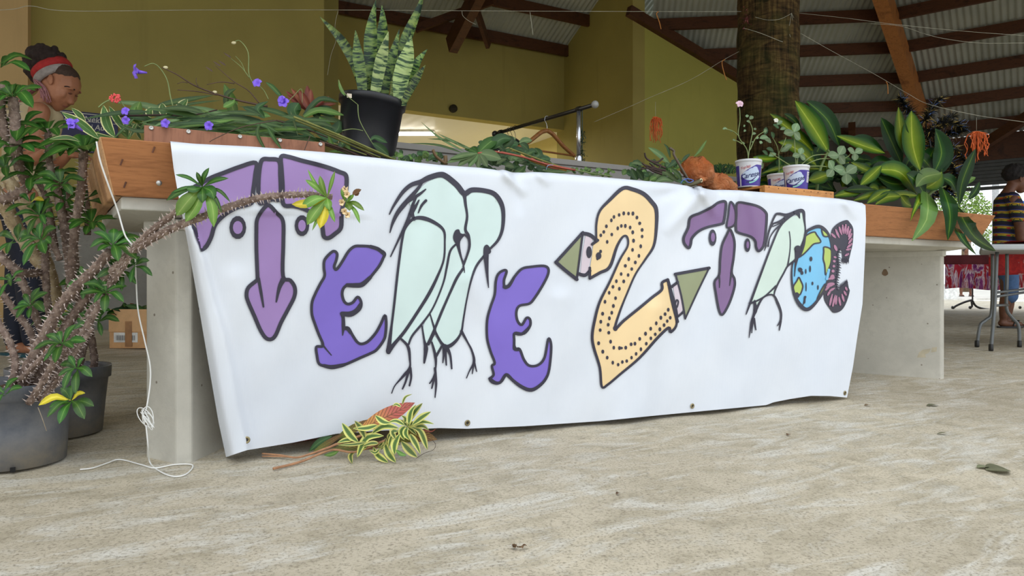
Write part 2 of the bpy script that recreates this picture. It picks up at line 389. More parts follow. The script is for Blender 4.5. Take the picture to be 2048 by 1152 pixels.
# R1: slope over the far middle
p1d = Vector((1, -.119, 0)).normalized(); e1 = Vector((.119, 1, 0)).normalized(); kn = 1/sqrt(1+.119**2)
def R1(d, w): # d along purlins, w = Y+.119X
    b = e1*(w*kn)+p1d*d; return Vector((b.x, b.y, CH+8.4-.5*w))
H0 = Vector((4.83, 8.946, 0)); H1 = Vector((6.345, 10.75, 0)); hd = (H1-H0)
def wof(p): return p.y+.119*p.x
def hip(w):
    k = (w-wof(H0))/(wof(H1)-wof(H0)); b = H0+hd*k; return Vector((b.x, b.y, CH+8.4-.5*w))
s1 = (R1(0, 8)-R1(0, 9)).normalized(); slope_len = (R1(0, 8)-R1(0, 9)).length
def ext1(d):
    # the hip cuts the sheet: w where hip d == d
    def dh(w): return hip(w).dot(p1d)
    w0 = 12.15; lo = 7.0
    a, b = dh(lo), dh(w0)
    w_hip = lo+(d-a)/(b-a)*(w0-lo)
    wtop = max(lo, w_hip) if d > a else lo
    return ((12.15-12.15)*slope_len, max(.01, (12.15-wtop))*slope_len)
sheets(R1(0, 12.15)+Vector((0, 0, .02)), p1d, s1, int((p0.dot(p1d)+.12)/.076), int((hip(12.15).dot(p1d))/.076), ext1)
purw = [9.64, 10.16, 10.70, 11.24, 11.78]; purw = [9.10, 8.56, 8.02, 7.48]+purw
for w in purw:
    d1 = hip(w).dot(p1d)-.05
    G().beam(R1(max(p0.dot(p1d)+.1, p0.dot(p1d)+(w-wof(p0))*1.13-.16), w)-zv*.085, R1(d1, w)-zv*.085, .05, .15).mk('purlin', M_bm, RF, smooth=False)
# R2: slope to the right, coming toward the viewer
p2d = Vector((.80, -.60, 0)); e2 = Vector((.60, .80, 0)); m2 = .4217
base2 = hip(12.15)
def R2(k, w): # k along purlin from the hip, w: R1 coordinate at the hip
    return hip(w)+p2d*k
s2 = (e2*-1+zv*m2).normalized()
def ext2(d):
    # from the eave line up to the hip / ridge
    dh = (hip(7.0)-hip(12.15)).dot(p2d); full = (hip(7.0)-hip(12.15)).dot(-e2)
    t = 1.0 if d > dh else max(.002, d/dh) if dh > 0 else 1.0
    return (0, full*t*sqrt(1+m2*m2))
dh2 = (hip(7.0)-hip(12.15)).dot(p2d)
if dh2 < 0:
    def ext2(d):
        full = (hip(7.0)-hip(12.15)).dot(-e2)
        t = 1.0 if d > 0 else max(.002, 1-(d/dh2)); 
        a = 0 if d >= 0 else (d/dh2)
        return (a*full*sqrt(1+m2*m2), full*sqrt(1+m2*m2))
sheets(base2+zv*.02, p2d, s2, int(min(0, dh2)/.076), int(6.5/.076), ext2)
for w in purw:
    G().beam(R2(.05, w)-zv*.085, R2(7.2, w)-zv*.085, .05, .15).mk('purlin', M_bm, RF, smooth=False)
G().beam(hip(7.2)-zv*.25, hip(12.2)-zv*.25, .16, .26).mk('hip_rafter', M_raf, RF, smooth=False)
# secondary rafters seen between the leaves
for px, w0 in ((1745, 11.4), (1700, 11.9)):
    pass
q0 = R1(W(1722, 300, 11.1).dot(p1d), 12.1)-zv*.25; q1 = R1(W(1735, 300, 10.2).dot(p1d), 11.45)-zv*.22
G().beam(q0, q1, .10, .16).mk('rafter', M_bm, RF, smooth=False)
G().beam(base2+p2d*.1-zv*.5, base2+p2d*1.3-e2*.9+zv*.1, .10, .14).mk('rafter', M_bm, RF, smooth=False)
# R0: slope above the recess, parallel to the table
zB = CH+3.54; m0 = .5
def R0(t, nd): return T(t, nd, zB+.02+m0*(ndB-nd))
s0 = (R0(0, 0)-R0(0, 1)).normalized(); sl0 = (R0(0, 0)-R0(0, 1)).length
sheets(R0(0, ndB+.1), U, s0, int((tA1-1.5)/.076), int((tB1+1.2)/.076), lambda d: (0, 3.2*sl0))
for nd in (6.6, 6.05, 5.5, 4.95, 4.4):
    G().beam(R0(tA1-1.4, nd)-zv*.09, R0(tB1-.05, nd)-zv*.09, .05, .16).mk('purlin', M_bm, RF, smooth=False)
def rafter0(pxe, pye, nde, ln, w=.12, h=.2, nm='rafter'):
    e = Q(pxe, pye, nde); d = (s0); b = e+d*ln
    G().beam(e, b, w, h).mk(nm, M_bm, RF, smooth=False)
rafter0(903, 92, 6.35, 2.4, .12, .24); rafter0(1180, 112, 6.3, 2.4, .13, .26)
G().beam(Q(977, 92, 6.45), Q(950, 10, 6.1), .05, .12).mk('brace', M_bm, RF, smooth=False)
G().beam(Q(830, 58, 6.4), Q(985, 2, 5.9), .05, .10).mk('brace', M_bm, RF, smooth=False)
# verge beams on wall D
zz = lambda P: Vector((P.x, P.y, roof1(P.x, P.y)-.17))
G().beam(zz(T(tD0-.3, ndA-.04, 0)), zz(T(tD1-.1, ndA-.04, 0)), .09, .13).mk('verge_beam', M_bm, RF, smooth=False)
# eave beams and facade
G().beam(R1(.2+(p1.dot(p1d)), 12.1)-zv*.3, hip(12.1)-zv*.3, .10, .24).mk('eave_beam', M_bm, RF, smooth=False)
G().beam(hip(12.1)-e2*-.02-zv*.22, hip(12.1)-e2*-.02+p2d*7-zv*.22, .10, .40).mk('eave_beam', M_bm, RF, smooth=False)
hb = hip(12.1)
# roller shutter housing, half-lowered shutter with its slats, over the open bay
SH = root('roller_shutter', (hb.x, hb.y, 2.0), 'grey slatted roller shutter half lowered above the open bay', 'shutter')
M_sh = plain('shutter_grey', (74, 76, 76), .5, .2, .1)
G().beam(hb+p2d*0+zv*(CH+2.03-hb.z), hb+p2d*2.09+zv*(CH+2.03-hb.z), .04, .035).mk('rail', plain('pale_rail', (200, 200, 196), .4), SH, smooth=False)
for i in range(8):
    z = CH+1.97-i*.056
    G().beam(hb+zv*(z-hb.z), hb+p2d*2.09+zv*(z-hb.z), .014, .0558).mk('slat', M_sh, SH, smooth=False, bevel=.006)
G().beam(hb+zv*(CH+1.50-hb.z), hb+p2d*2.09+zv*(CH+1.50-hb.z), .04, .05).mk('bottom_bar', M_sh, SH, smooth=False)
hl = R1(p1.dot(p1d), 12.1)
G().beam(Vector((hl.x, hl.y, CH+2.06)), Vector((hb.x, hb.y, CH+2.06)), .05, .10).mk('trim_2', plain('pale_rail', (200, 200, 196)), smooth=False, ).__setitem__('kind', 'structure')
wallbox('wall_far', Vector((hl.x, hl.y, 0)), Vector((hb.x, hb.y, 0)), .1, CH+2.36, .12, plain('far_wall', (96, 92, 84), .8, sc=2))

# unseen wall narrowing the bay, added to let less daylight in
wallbox('wall_added_right', Vector((hb.x, hb.y, 0))+p2d*2.1, Vector((hb.x, hb.y, 0))+p2d*9, .05, 4.6, .15, M_tan)
# unseen front roof and side walls, added to keep the hall dark
g = G(); ro = [T(-7, -.75, 2.95), T(12, -.75, 2.95), T(12, 3.9, 4.75), T(-7, 3.9, 4.75)]; g.hexa(ro, [p+zv*.05 for p in ro]); tag(g.mk('ceiling_unseen_front', M_tin, smooth=False), kind='structure')  # out of view, low eave shaped to block sky light from the interior
wallbox('wall_added_side', T(11.6, -.7, 0), T(11.6, 2.9, 0), -.1, 4.8, .15, M_tan)  # out of view, added to shut off daylight from the open right side
g = G(); g.prism([T(tA1-5, 3.9, 0), T(tB1+2.0, 3.9, 0), T(tB1+2.0, 4.1, 0), T(tA1-5, 4.1, 0)], 4.75, 6.4); tag(g.mk('wall_gable', M_yel, smooth=False), kind='structure')
wallbox('wall_added_left', T(-7, -.6, 0), T(-7, 6.2, 0), .0, 4.8, .15, M_tan)  # out of view, added on the left for a darker interior

# ================================================================== CONCRETE TABLE
TB = root('concrete_table', T(1.9, .3, 0).to_tuple(), 'pale cast concrete table carrying the wooden planter box, behind the banner', 'table')
sl = G()
fr0, fr1, bk0, bk1 = -.155, 3.94, -.22, 4.0
bot = [T(fr0+.07, .02, .702), T(fr1-.07, .02, .702), T(bk1-.07, .60, .702), T(bk0+.07, .60, .702)]
midp = [T(fr0, -.075, .718), T(fr1, -.075, .718), T(bk1, .68, .718), T(bk0, .68, .718)]
top = [p+Vector((0, 0, .034)) for p in midp]
n0 = len(sl.v); sl.add(bot+midp+top, [(3, 2, 1, 0), (0, 1, 5, 4), (1, 2, 6, 5), (2, 3, 7, 6), (3, 0, 4, 7), (4, 5, 9, 8), (5, 6, 10, 9), (6, 7, 11, 10), (7, 4, 8, 11), (8, 9, 10, 11)])
sl.mk('slab', M_tblw, TB, smooth=False, bevel=.004)
def mir(t, nd): return (3.78-t, nd)
def tn(x, y): p = Vector((x, y, 0))-A; return (p.dot(U), p.dot(NN))
legL = [tn(-1.085, 2.075), tn(-.965, 2.012), tn(-.928, 2.027)]
dirn = (cos(math.radians(53)), sin(math.radians(53)))
legL += [(legL[2][0]+dirn[0]*.52, legL[2][1]+dirn[1]*.52), (legL[0][0]+dirn[0]*.56, legL[0][1]+dirn[1]*.56)]
for k in (0, 1):
    pl = [T(*(p if k == 0 else mir(*p)), 0) for p in legL]
    if k: pl = pl[::-1]
    g = G(); g.prism(pl, lambda x, y: zf(x, y)-.01, .705); lg = g.mk('leg', M_tbl, TB, smooth=False, bevel=.006)
    # thin capital under the slab
    c = sum((Vector((p.x, p.y, 0)) for p in pl), Vector())/5
    pl2 = [c+(Vector((p.x, p.y, 0))-c)*1.04 for p in pl]
    g = G(); g.prism(pl2, .672, .703); g.mk('leg_cap', M_tblw, TB, smooth=False, bevel=.004)

def wall_spot(px, py, poly, mat, nm):    # marks cast into the right leg's inner face
    b0 = T(*mir(*legL[2]), 0); dm = T(*mir(legL[2][0]+dirn[0], legL[2][1]+dirn[1]), 0)-b0; nm_ = Vector((-dm.y, dm.x, 0)).normalized()
    if nm_.dot(Vector((1, 0, 0))) > 0: nm_ = -nm_
    def hit(x, y): d = W(x, y, 1)-Vector((0, 0, CH)); k_ = (b0-Vector((0, 0, 0))).dot(nm_)/Vector((d.x, d.y, 0)).dot(nm_); return Vector((0, 0, CH))+d*k_+nm_*.0008
    g = G(); g.add([hit(px, py)]+[hit(px+x, py+y) for x, y in poly], [(0, i+1, (i+1) % len(poly)+1) for i in range(len(poly))]); g.mk(nm, mat, TB)
wall_spot(1770, 545, [(6*cos(a)*(1+.2*sin(3*a)), 7*sin(a)) for a in [i*.52 for i in range(12)]], plain('rust_knot', (122, 100, 78), .9), 'rust_spot')
wall_spot(1846, 707, [(-12, 8), (-8, -2), (0, -8), (16, -10), (12, -2), (4, 2), (6, 8)], plain('tan_patch', (186, 176, 152), .9), 'patch'); wall_spot(1868, 700, [(-6, 5), (-4, -5), (6, -6), (5, 3)], plain('tan_patch', (186, 176, 152)), 'patch')
# ------------------------------------------------------------------ wooden planter box on the table
M_pine = m_wood('weathered_pine', (178, 120, 76), (128, 80, 48), -.5028, (1.6, 14, 14)); M_pine2 = m_wood('sanded_pine_end', (206, 160, 116), (160, 112, 74), -.5028, (14, 1.6, 14))
PB = root('planter_box', T(1.9, .25, .752).to_tuple(), 'long orange-brown pine planter box with flared sides on the concrete table', 'planter')
zb, zt_ = .752, .891
def boardP(f0b, f1b, f0t, f1t, th, nm, mat):   # bottom pair, top pair (t, nd), thickness inward along +nd
    g = G(); q = lambda a, z, k: T(a[0], a[1]+k, z)
    g.hexa([q(f0b, zb, 0), q(f1b, zb, 0), q(f1b, zb, th), q(f0b, zb, th)], [q(f0t, zt_, 0), q(f1t, zt_, 0), q(f1t, zt_, th), q(f0t, zt_, th)])
    return g.mk(nm, mat, PB, smooth=False, bevel=.003)
boardP((-.171, -.10), (3.955, -.10), (-.20, -.175), (3.985, -.175), .024, 'front_board', M_pine)
boardP((-.24, .60), (4.02, .60), (-.27, .67), (4.05, .67), .024, 'back_board', M_pine)
def endb(t0b, t0t, t1b, t1t, th):
    g = G()
    g.hexa([T(t0b, -.098, zb), T(t0b+th, -.098, zb), T(t1b+th, .60, zb), T(t1b, .60, zb)], [T(t0t, -.173, zt_), T(t0t+th, -.173, zt_), T(t1t+th, .67, zt_), T(t1t, .67, zt_)])
    g.mk('end_board', M_pine2, PB, smooth=False, bevel=.003)
endb(-.1735, -.2025, -.24, -.275, .024); endb(3.957-.024, 3.987-.024, 4.02-.024, 4.055-.024, .024)
g = G(); g.prism([T(-.14, -.06, 0), T(3.92, -.06, 0), T(3.98, .58, 0), T(-.2, .58, 0)], zb+.002, zb+.128)
M_soil = plain('dark_soil', (70, 52, 38), .95, sc=40, var=.5, bump=.8)
tag(g.mk('soil', M_soil, PB, smooth=False), kind='stuff')
# screw with washer on the front board
for px, py in ((318, 366),):
    g = G(); c = Q(px, py, -.135); g.lathe([(0, .004), (.007, .004), (.0075, 0)], c, 14, -NN); g.mk('screw', plain('zinc_screw', (190, 188, 182), .35, .8), PB)
for px, py in ((307, 300), (243, 325), (250, 370)):
    c = Q(px, py, -.175 + .075*(py-285)/105); G().beam(c-Vector((.003, 0, .008))-NN*.004, c+Vector((.003, 0, .008))-NN*.004, .0015, .004).mk('nail', plain('rust', (88, 50, 30), .7), PB, smooth=False)

# ================================================================== BANNER
TOPL = [(330, 284), (343, 286), (500, 293.5), (650, 305), (760, 317), (883, 331), (960, 336), (990, 340), (1012, 345.5), (1028, 347.8), (1045, 346), (1066, 344.5), (1100, 346), (1147, 350), (1252, 359), (1340, 367), (1375, 372), (1390, 377.5), (1404, 382), (1418, 381), (1440, 380), (1477, 381), (1602, 391), (1680, 398), (1705, 402), (1724, 407), (1735, 414), (1760, 420)]
BOTL = [(440, 915), (455, 913), (475, 906), (495, 899.5), (587, 884.6), (673, 867), (760, 861), (880, 855.6), (935, 857), (1050, 852), (1200, 842), (1300, 832), (1400, 822.5), (1480, 815), (1533, 810), (1547, 804.5), (1580, 798), (1622, 791.5), (1660, 792), (1694, 795), (1740, 795)]
LEFTL = [(341, 285), (347, 335), (355, 381), (362, 420), (368, 448), (376, 491), (392, 581), (413, 705), (437, 844), (452, 914)]
RIGHTL = [(1731, 411), (1732, 440), (1730, 501), (1725, 608), (1715, 671), (1706, 733), (1694, 795)]
ROLL = [(343, 286), (358, 381), (372, 440), (387, 462), (406, 515), (428, 600), (447, 667), (464, 744), (476, 815), (490, 877), (494, 900)]
def itp(L, x, i=0):
    j = 1-i
    if x <= L[0][i]: return L[0][j]
    for a, b in zip(L, L[1:]):
        if x <= b[i]: return a[j]+(b[j]-a[j])*(x-a[i])/(b[i]-a[i])
    return L[-1][j]
def gs(x, s): return math.exp(-(x/s)**2)
def seg_d(px, py, a, b):
    ax, ay = a; bx, by = b; dx, dy = bx-ax, by-ay
    t = max(0, min(1, ((px-ax)*dx+(py-ay)*dy)/(dx*dx+dy*dy))); return sqrt((px-ax-t*dx)**2+(py-ay-t*dy)**2), t
CREASE = [((1012, 346), (1052, 392), .010, 9), ((1030, 350), (1040, 430), -.006, 10), ((1078, 348), (1100, 372), .006, 8), ((1404, 384), (1330, 470), .010, 12), ((1404, 384), (1440, 440), .009, 9), ((1440, 381), (1420, 470), -.008, 10),
          ((1478, 384), (1452, 480), .006, 8), ((1690, 402), (1712, 440), .006, 8), ((1385, 372), (1300, 400), -.007, 12), ((640, 320), (700, 420), .003, 14), ((1500, 384), (1530, 560), .005, 12), ((880, 340), (860, 520), .003, 16),
          ((940, 560), (1010, 700), .003, 20), ((1120, 600), (1100, 830), .005, 22), ((470, 560), (560, 880), .004, 26), ((1310, 620), (1290, 838), .006, 18)]
def bnd(px, py):
    """banner: how far behind the table's front line the sheet hangs at this point of it"""
    ty, by = itp(TOPL, px), itp(BOTL, px); v = (py-ty)/(by-ty); v = max(-.05, min(1.05, v))
    ndb = -.055-.125*(px-455)/1240
    nd = -.200+(ndb+.200)*max(0, v)**1.15
    k = max(0, v)
    nd += -.014*k*k*sin(px/31.0+1.3*sin(py/210))*(.25+.75*min(1, max(0, (px-900)/600)))
    nd += -.006*k*sin(px/67.0+.7)+.0025*sin(px/23+py/47)*sin(py/60.0)
    nd += -.012*gs(px-1545, 22)*k**2+.014*gs(px-1600, 30)*k**2-.010*gs(px-1250, 40)*k**3
    nd += -.0055*sin((px-1300)/16.0)*min(1, max(0, (px-1330)/120))*min(1, max(0, 1-abs(v-.35)*1.6))
    for a, b, am, wd_ in CREASE:
        d, t = seg_d(px, py, a, b); nd -= 2.3*am*gs(d, wd_)*(1-t)**.7
    # the rolled left border: bulges forward then curls back
    rx = itp(ROLL, py, 1); lx = itp(LEFTL, py, 1); wd2 = max(4.0, rx-lx)
    if py > 300:
        s = (px-lx)/wd2; am = min(1, (py-300)/200)*(.018+.022*k)
        if s < 1.0: nd -= am*(sqrt(max(0, 1-(1-min(1, max(0, s))*1.0)**2))-.15)*(1.0 if s < 1 else 0)
        else: nd -= am*.85*max(0, 1-(s-1)*2.2)**2
        if s < .35: nd += am*1.3*(.35-max(0, s))/.35
    # droop over the top edge
    if .0 < v < .22: nd = min(nd, -.186+.05*max(0, v-.12))
    if v < .03: nd += .012*((.03-v)/.03)**2
    return nd
BNC = {}
def BP(px, py, off=0.0): return Q(px, py, bnd(px, py)-off)
BN = root('banner', BP(1050, 600).to_tuple(), 'large white vinyl banner with hand-drawn TERRE 2 TROC lettering hung over the planter', 'banner')
nu, nv = 260, 100
vs = []; 
for j in range(nv+1):
    v = j/nv
    for i in range(nu+1):
        u = i/nu
        tx = 341+(1731-341)*u; bx = 453+(1694-453)*u
        L = itp_l = None
        ly = 285+(914-285)*v; ry = 411+(795-411)*v
        lxp, rxp = itp(LEFTL, ly, 1), itp(RIGHTL, ry, 1)
        # Coons patch between the four traced edges
        ptx, pty = tx, itp(TOPL, tx); pbx, pby = bx, itp(BOTL, bx)
        cx = (1-v)*ptx+v*pbx+(1-u)*lxp+u*rxp-((1-u)*(1-v)*341+u*(1-v)*1731+(1-u)*v*453+u*v*1694)
        cy = (1-v)*pty+v*pby+(1-u)*ly+u*ry-((1-u)*(1-v)*itp(TOPL, 341)+u*(1-v)*itp(TOPL, 1731)+(1-u)*v*itp(BOTL, 453)+u*v*itp(BOTL, 1694))
        vs.append(BP(cx, cy))
# flap over the box edge, going into the box
flap = []
for r, (dn, dz) in enumerate(((.018, .001), (.056, -.004), (.070, -.045))):
    for i in range(nu+1):
        q = vs[i]+NN*dn+Vector((0, 0, dz))
        if r < 2: q.z = max(q.z, .8955)
        flap.append(q)
fs = [(j*(nu+1)+i, (j+1)*(nu+1)+i, (j+1)*(nu+1)+i+1, j*(nu+1)+i+1) for j in range(nv) for i in range(nu)]
o0 = len(vs); allv = vs+flap
for r in range(3):
    a = (lambda i: i) if r == 0 else (lambda i, r=r: o0+(r-1)*(nu+1)+i)
    b = lambda i, r=r: o0+r*(nu+1)+i
    fs += [(a(i), a(i+1), b(i+1), b(i)) for i in range(nu)]
M_vinyl = NT('white_vinyl'); v = M_vinyl.coord('Object', (1, 1, 1), (0, 0, -.5028)); wv = M_vinyl.n('ShaderNodeTexWave'); wv.bands_direction = 'X'; wv.inputs['Scale'].default_value = 45; wv.inputs['Distortion'].default_value = 1.5
M_vinyl.l(v, wv.inputs[0]); M_vinyl.bump(M_vinyl.math('ADD', M_vinyl.math('MULTIPLY', wv.outputs[1], .25), M_vinyl.noise(v, 9, 3)), .10, .004)
M_vinyl = M_vinyl.fin(M_vinyl.ramp(M_vinyl.noise(v, 2.5), [(.3, lin((218, 224, 234))), (.7, lin((230, 235, 243)))]), .42, 0, .4)
mk('sheet', allv, fs, M_vinyl, BN)

def ink(name, rgb): return plain(name, rgb, .42, 0, .05, 5)
I_k = ink('ink_black', (52, 50, 66)); I_p1 = ink('ink_lilac', (160, 130, 188)); I_p2 = ink('ink_violet', (128, 108, 204)); I_p3 = ink('ink_plum', (132, 102, 148)); I_mint = ink('ink_mint', (212, 232, 230)); I_mint2 = ink('ink_mint_green', (212, 230, 220))
I_pe = ink('ink_peach', (243, 214, 164)); I_ol = ink('ink_olive', (150, 156, 122)); I_pk = ink('ink_pale_pink', (218, 204, 214)); I_bl = ink('ink_blue', (122, 194, 234)); I_gr = ink('ink_lime', (182, 204, 106)); I_ma = ink('ink_mauve', (176, 122, 150)); I_w = ink('ink_white', (232, 236, 242))
class Art:
    def __init__(s, x0, y0, sc): s.x0, s.y0, s.sc = x0, y0, sc; s.g = {}; 
    def px(s, p): return (s.x0+p[0]/s.sc, s.y0+p[1]/s.sc)
    def lay(s, m): 
        if m not in s.g: s.g[m] = G()
        return s.g[m]
    def smooth(s, pts, closed, k=4): return [(p.x, p.y) for p in cat([(a, b, 0) for a, b in pts], k, closed)]
    def fill(s, pts, m, off=.0024, sm=True):
        P = [s.px(p) for p in (s.smooth(pts, True) if sm else pts)]
        xs = [p[0] for p in P]; ys = [p[1] for p in P]
        # clip to the sheet's left roll
        P = [(max(x, itp(ROLL, y, 1)+.5) if y < 520 and x < 460 else x, y) for x, y in P]
        # split long edges
        E_ = []
        for a, b in zip(P, P[1:]+P[:1]):
            d = sqrt((a[0]-b[0])**2+(a[1]-b[1])**2); n = max(1, int(d/5))
            for i in range(n): E_.append((a[0]+(b[0]-a[0])*i/n, a[1]+(b[1]-a[1])*i/n))
        P = E_; pts2 = [Vector(p) for p in P]; n = len(P)
        def inside(x, y):
            c = False; j = n-1
            for i in range(n):
                xi, yi = P[i]; xj, yj = P[j]
                if (yi > y) != (yj > y) and x < (xj-xi)*(y-yi)/(yj-yi)+xi: c = not c
                j = i
            return c
        st = 6
        x = min(xs)+st/2
        while x < max(xs):
            y = min(ys)+st/2
            while y < max(ys):
                if inside(x, y): pts2.append(Vector((x, y)))
                y += st
            x += st
        r = geometry.delaunay_2d_cdt(pts2, [], [list(range(n))], 1, 1e-4)
        vs = [BP(q.x, q.y, off) for q in r[0]]
        fs = []
        for f in r[2]:
            a, b, c = (r[0][i] for i in f[:3])
            fs.append(tuple(f))
        s.lay(m).add(vs, fs)
    def stroke(s, pts, w, m=None, closed=False, off=.0026, sm=True):
        m = m or I_k; off += .0012
        K = 5
        if sm: Q_ = s.smooth(pts, closed, K)
        else: Q_ = list(pts)
        if closed: Q_.append(Q_[0])
        P = [s.px(p) for p in Q_]; n = len(P)
        ws = w if isinstance(w, (list, tuple)) else [w, w]
        def wa(i):
            t = i/(n-1)*(len(ws)-1); a = int(min(t, len(ws)-2)); return 1.18*(ws[a]+(ws[a+1]-ws[a])*(t-a))/s.sc/2
        vs = []
        for i in range(n):
            a = P[(i-1) % (n-1)] if closed else P[max(0, i-1)]; b = P[(i+1) % (n-1)] if closed else P[min(n-1, i+1)]
            dx, dy = b[0]-a[0], b[1]-a[1]; L = sqrt(dx*dx+dy*dy) or 1; nx_, ny_ = -dy/L, dx/L; h = wa(i)
            x, y = P[i]
            for k in (-1, 0, 1):
                X, Y = x+nx_*h*k, y+ny_*h*k
                if Y < 520 and X < 460: X = max(X, itp(ROLL, Y, 1)+.5)
                vs.append(BP(X, Y, off))
        fs = [(3*i+j, 3*i+j+1, 3*i+j+4, 3*i+j+3) for i in range(n-1) for j in (0, 1)]
        s.lay(m).add(vs, fs)
        if not closed:
            for i in (0, n-1):
                h = wa(i)
                if h > .8: s.dot(Q_[i], h*s.sc, h*s.sc, m, off)
    def dot(s, c, rx, ry, m=None, off=.0026, rot=0):
        m = m or I_k; off += .0012; vs = []
        cx, cy = s.px(c); vs.append(BP(cx, cy, off))
        for k in range(14):
            a = 2*pi*k/14; x = rx*cos(a); y = ry*sin(a)
            vs.append(BP(cx+(x*cos(rot)-y*sin(rot))/s.sc, cy+(x*sin(rot)+y*cos(rot))/s.sc, off))
        s.lay(m).add(vs, [(0, k+1, (k+1) % 14+1) for k in range(14)])
    def done(s, name, label):
        keys = list(s.g); g = G()
        for i, m in enumerate(keys):
            q = s.g[m]; g.add(q.v, q.f, q.uv, i)
        o = g.mk(name, keys, BN, smooth=True); o['label'] = label; s.g = {}
# --- first T
a = Art(340, 280, 2.743)
for pts in ([(470, 125), (380, 148), (300, 178), (230, 205), (165, 240), (112, 278), (115, 350), (126, 440), (148, 540), (163, 598), (195, 588), (225, 535), (248, 465), (300, 410), (370, 370), (448, 345), (455, 290), (468, 190)],
            [(505, 110), (545, 105), (598, 115), (605, 190), (605, 320), (560, 325), (510, 345), (490, 340), (485, 260), (490, 170)],
            [(610, 92), (650, 92), (720, 112), (800, 132), (870, 152), (930, 175), (966, 195), (968, 260), (957, 330), (942, 400), (938, 480), (905, 515), (870, 538), (845, 530), (838, 490), (830, 450), (790, 410), (740, 380), (680, 362), (622, 352), (618, 250), (612, 160)]):
    a.fill(pts, I_p1); a.stroke(pts, 20, closed=True)
for c, r, r2 in (((372, 480), (46, 64), (27, 36)), ((724, 470), (40, 58), (21, 32))):
    a.dot(c, *r); a.dot(c, *r2, I_p1, .0034)
pts = [(525, 365), (545, 358), (585, 400), (620, 445), (622, 560), (620, 745), (660, 770), (685, 810), (682, 860), (650, 925), (610, 1000), (580, 1070), (555, 1093), (525, 1085), (495, 1040), (465, 970), (430, 890), (420, 850), (430, 810), (470, 775), (480, 765), (478, 700), (474, 600), (474, 500), (477, 440), (500, 395)]
a.fill(pts, I_p1); a.stroke(pts, 18, closed=True)
a.stroke([(486, 760), (500, 840), (513, 915)], [14, 14, 8]); a.stroke([(622, 765), (600, 810), (583, 888)], [26, 18, 7])
a.done('letter_print', 'lilac letter T drawn as a face with an arrow nose, first letter')
# --- first E
a = Art(600, 470, 3.97)
pts = [(270, 128), (295, 150), (288, 200), (272, 250), (285, 275), (310, 250), (345, 195), (385, 130), (430, 92), (480, 87), (560, 92), (620, 112), (672, 145), (660, 185), (630, 245), (580, 310), (545, 350), (490, 395), (430, 398), (375, 400), (345, 425), (335, 470), (350, 525), (380, 548), (420, 535), (458, 492), (485, 530), (480, 580), (440, 620), (390, 640), (335, 628), (345, 670), (350, 730), (385, 740), (420, 800), (455, 850), (490, 865), (540, 845), (600, 780), (640, 710), (675, 638), (685, 700), (680, 780), (665, 835), (610, 910), (560, 940), (480, 975), (380, 1020), (310, 1045), (250, 1055), (190, 1040), (150, 1020), (135, 960), (130, 890), (175, 885), (180, 860), (150, 790), (120, 710), (95, 630), (95, 540), (120, 470), (160, 390), (195, 325), (190, 260), (195, 200), (235, 150)]
a.fill(pts, I_p2); a.stroke(pts, 19, closed=True)
a.stroke([(342, 640), (345, 720), (338, 800)], [22, 26, 5]); a.stroke([(175, 865), (215, 915), (250, 955)], [14, 10, 6]); a.stroke([(375, 398), (440, 400), (495, 392), (560, 335)], [26, 32, 34, 24]); a.stroke([(335, 625), (400, 628), (450, 600), (482, 550)], [30, 38, 34, 24]); a.stroke([(350, 745), (375, 745), (400, 780)], [20, 24, 14])
a.stroke([(560, 92), (620, 112), (668, 150)], [24, 26, 24]); a.stroke([(190, 1036), (250, 1048), (330, 1036), (375, 1022)], [20, 28, 26, 16])
a.done('letter_print', 'violet lizard-shaped letter E, first of the two')
# --- the two R birds
a = Art(740, 320, 2.305)
a.fill([(180, 180), (215, 150), (260, 105), (320, 80), (350, 90), (400, 135), (430, 180), (445, 260), (440, 330), (415, 350), (395, 385), (360, 440), (350, 520), (330, 580), (300, 670), (275, 710), (240, 760), (200, 800), (175, 850), (160, 850), (140, 825), (90, 860), (84, 868), (100, 700), (125, 520), (150, 350), (165, 310), (195, 270), (195, 235)], I_mint)
a.fill([(445, 170), (480, 150), (540, 155), (590, 185), (612, 250), (605, 330), (575, 390), (530, 420), (515, 460), (490, 500), (460, 580), (440, 680), (425, 780), (400, 830), (370, 855), (345, 850), (305, 790), (330, 720), (380, 600), (425, 500), (432, 470), (450, 430), (455, 380), (445, 345), (440, 330), (450, 260)], I_mint)
a.fill([(395, 390), (430, 480), (410, 520), (370, 600), (330, 700), (300, 778), (285, 745), (277, 705), (310, 640), (345, 550), (355, 490), (365, 430)], I_mint)
a.fill([(275, 712), (292, 770), (270, 845), (254, 845), (246, 770)], I_mint); a.fill([(297, 812), (325, 860), (308, 895), (286, 850)], I_mint)
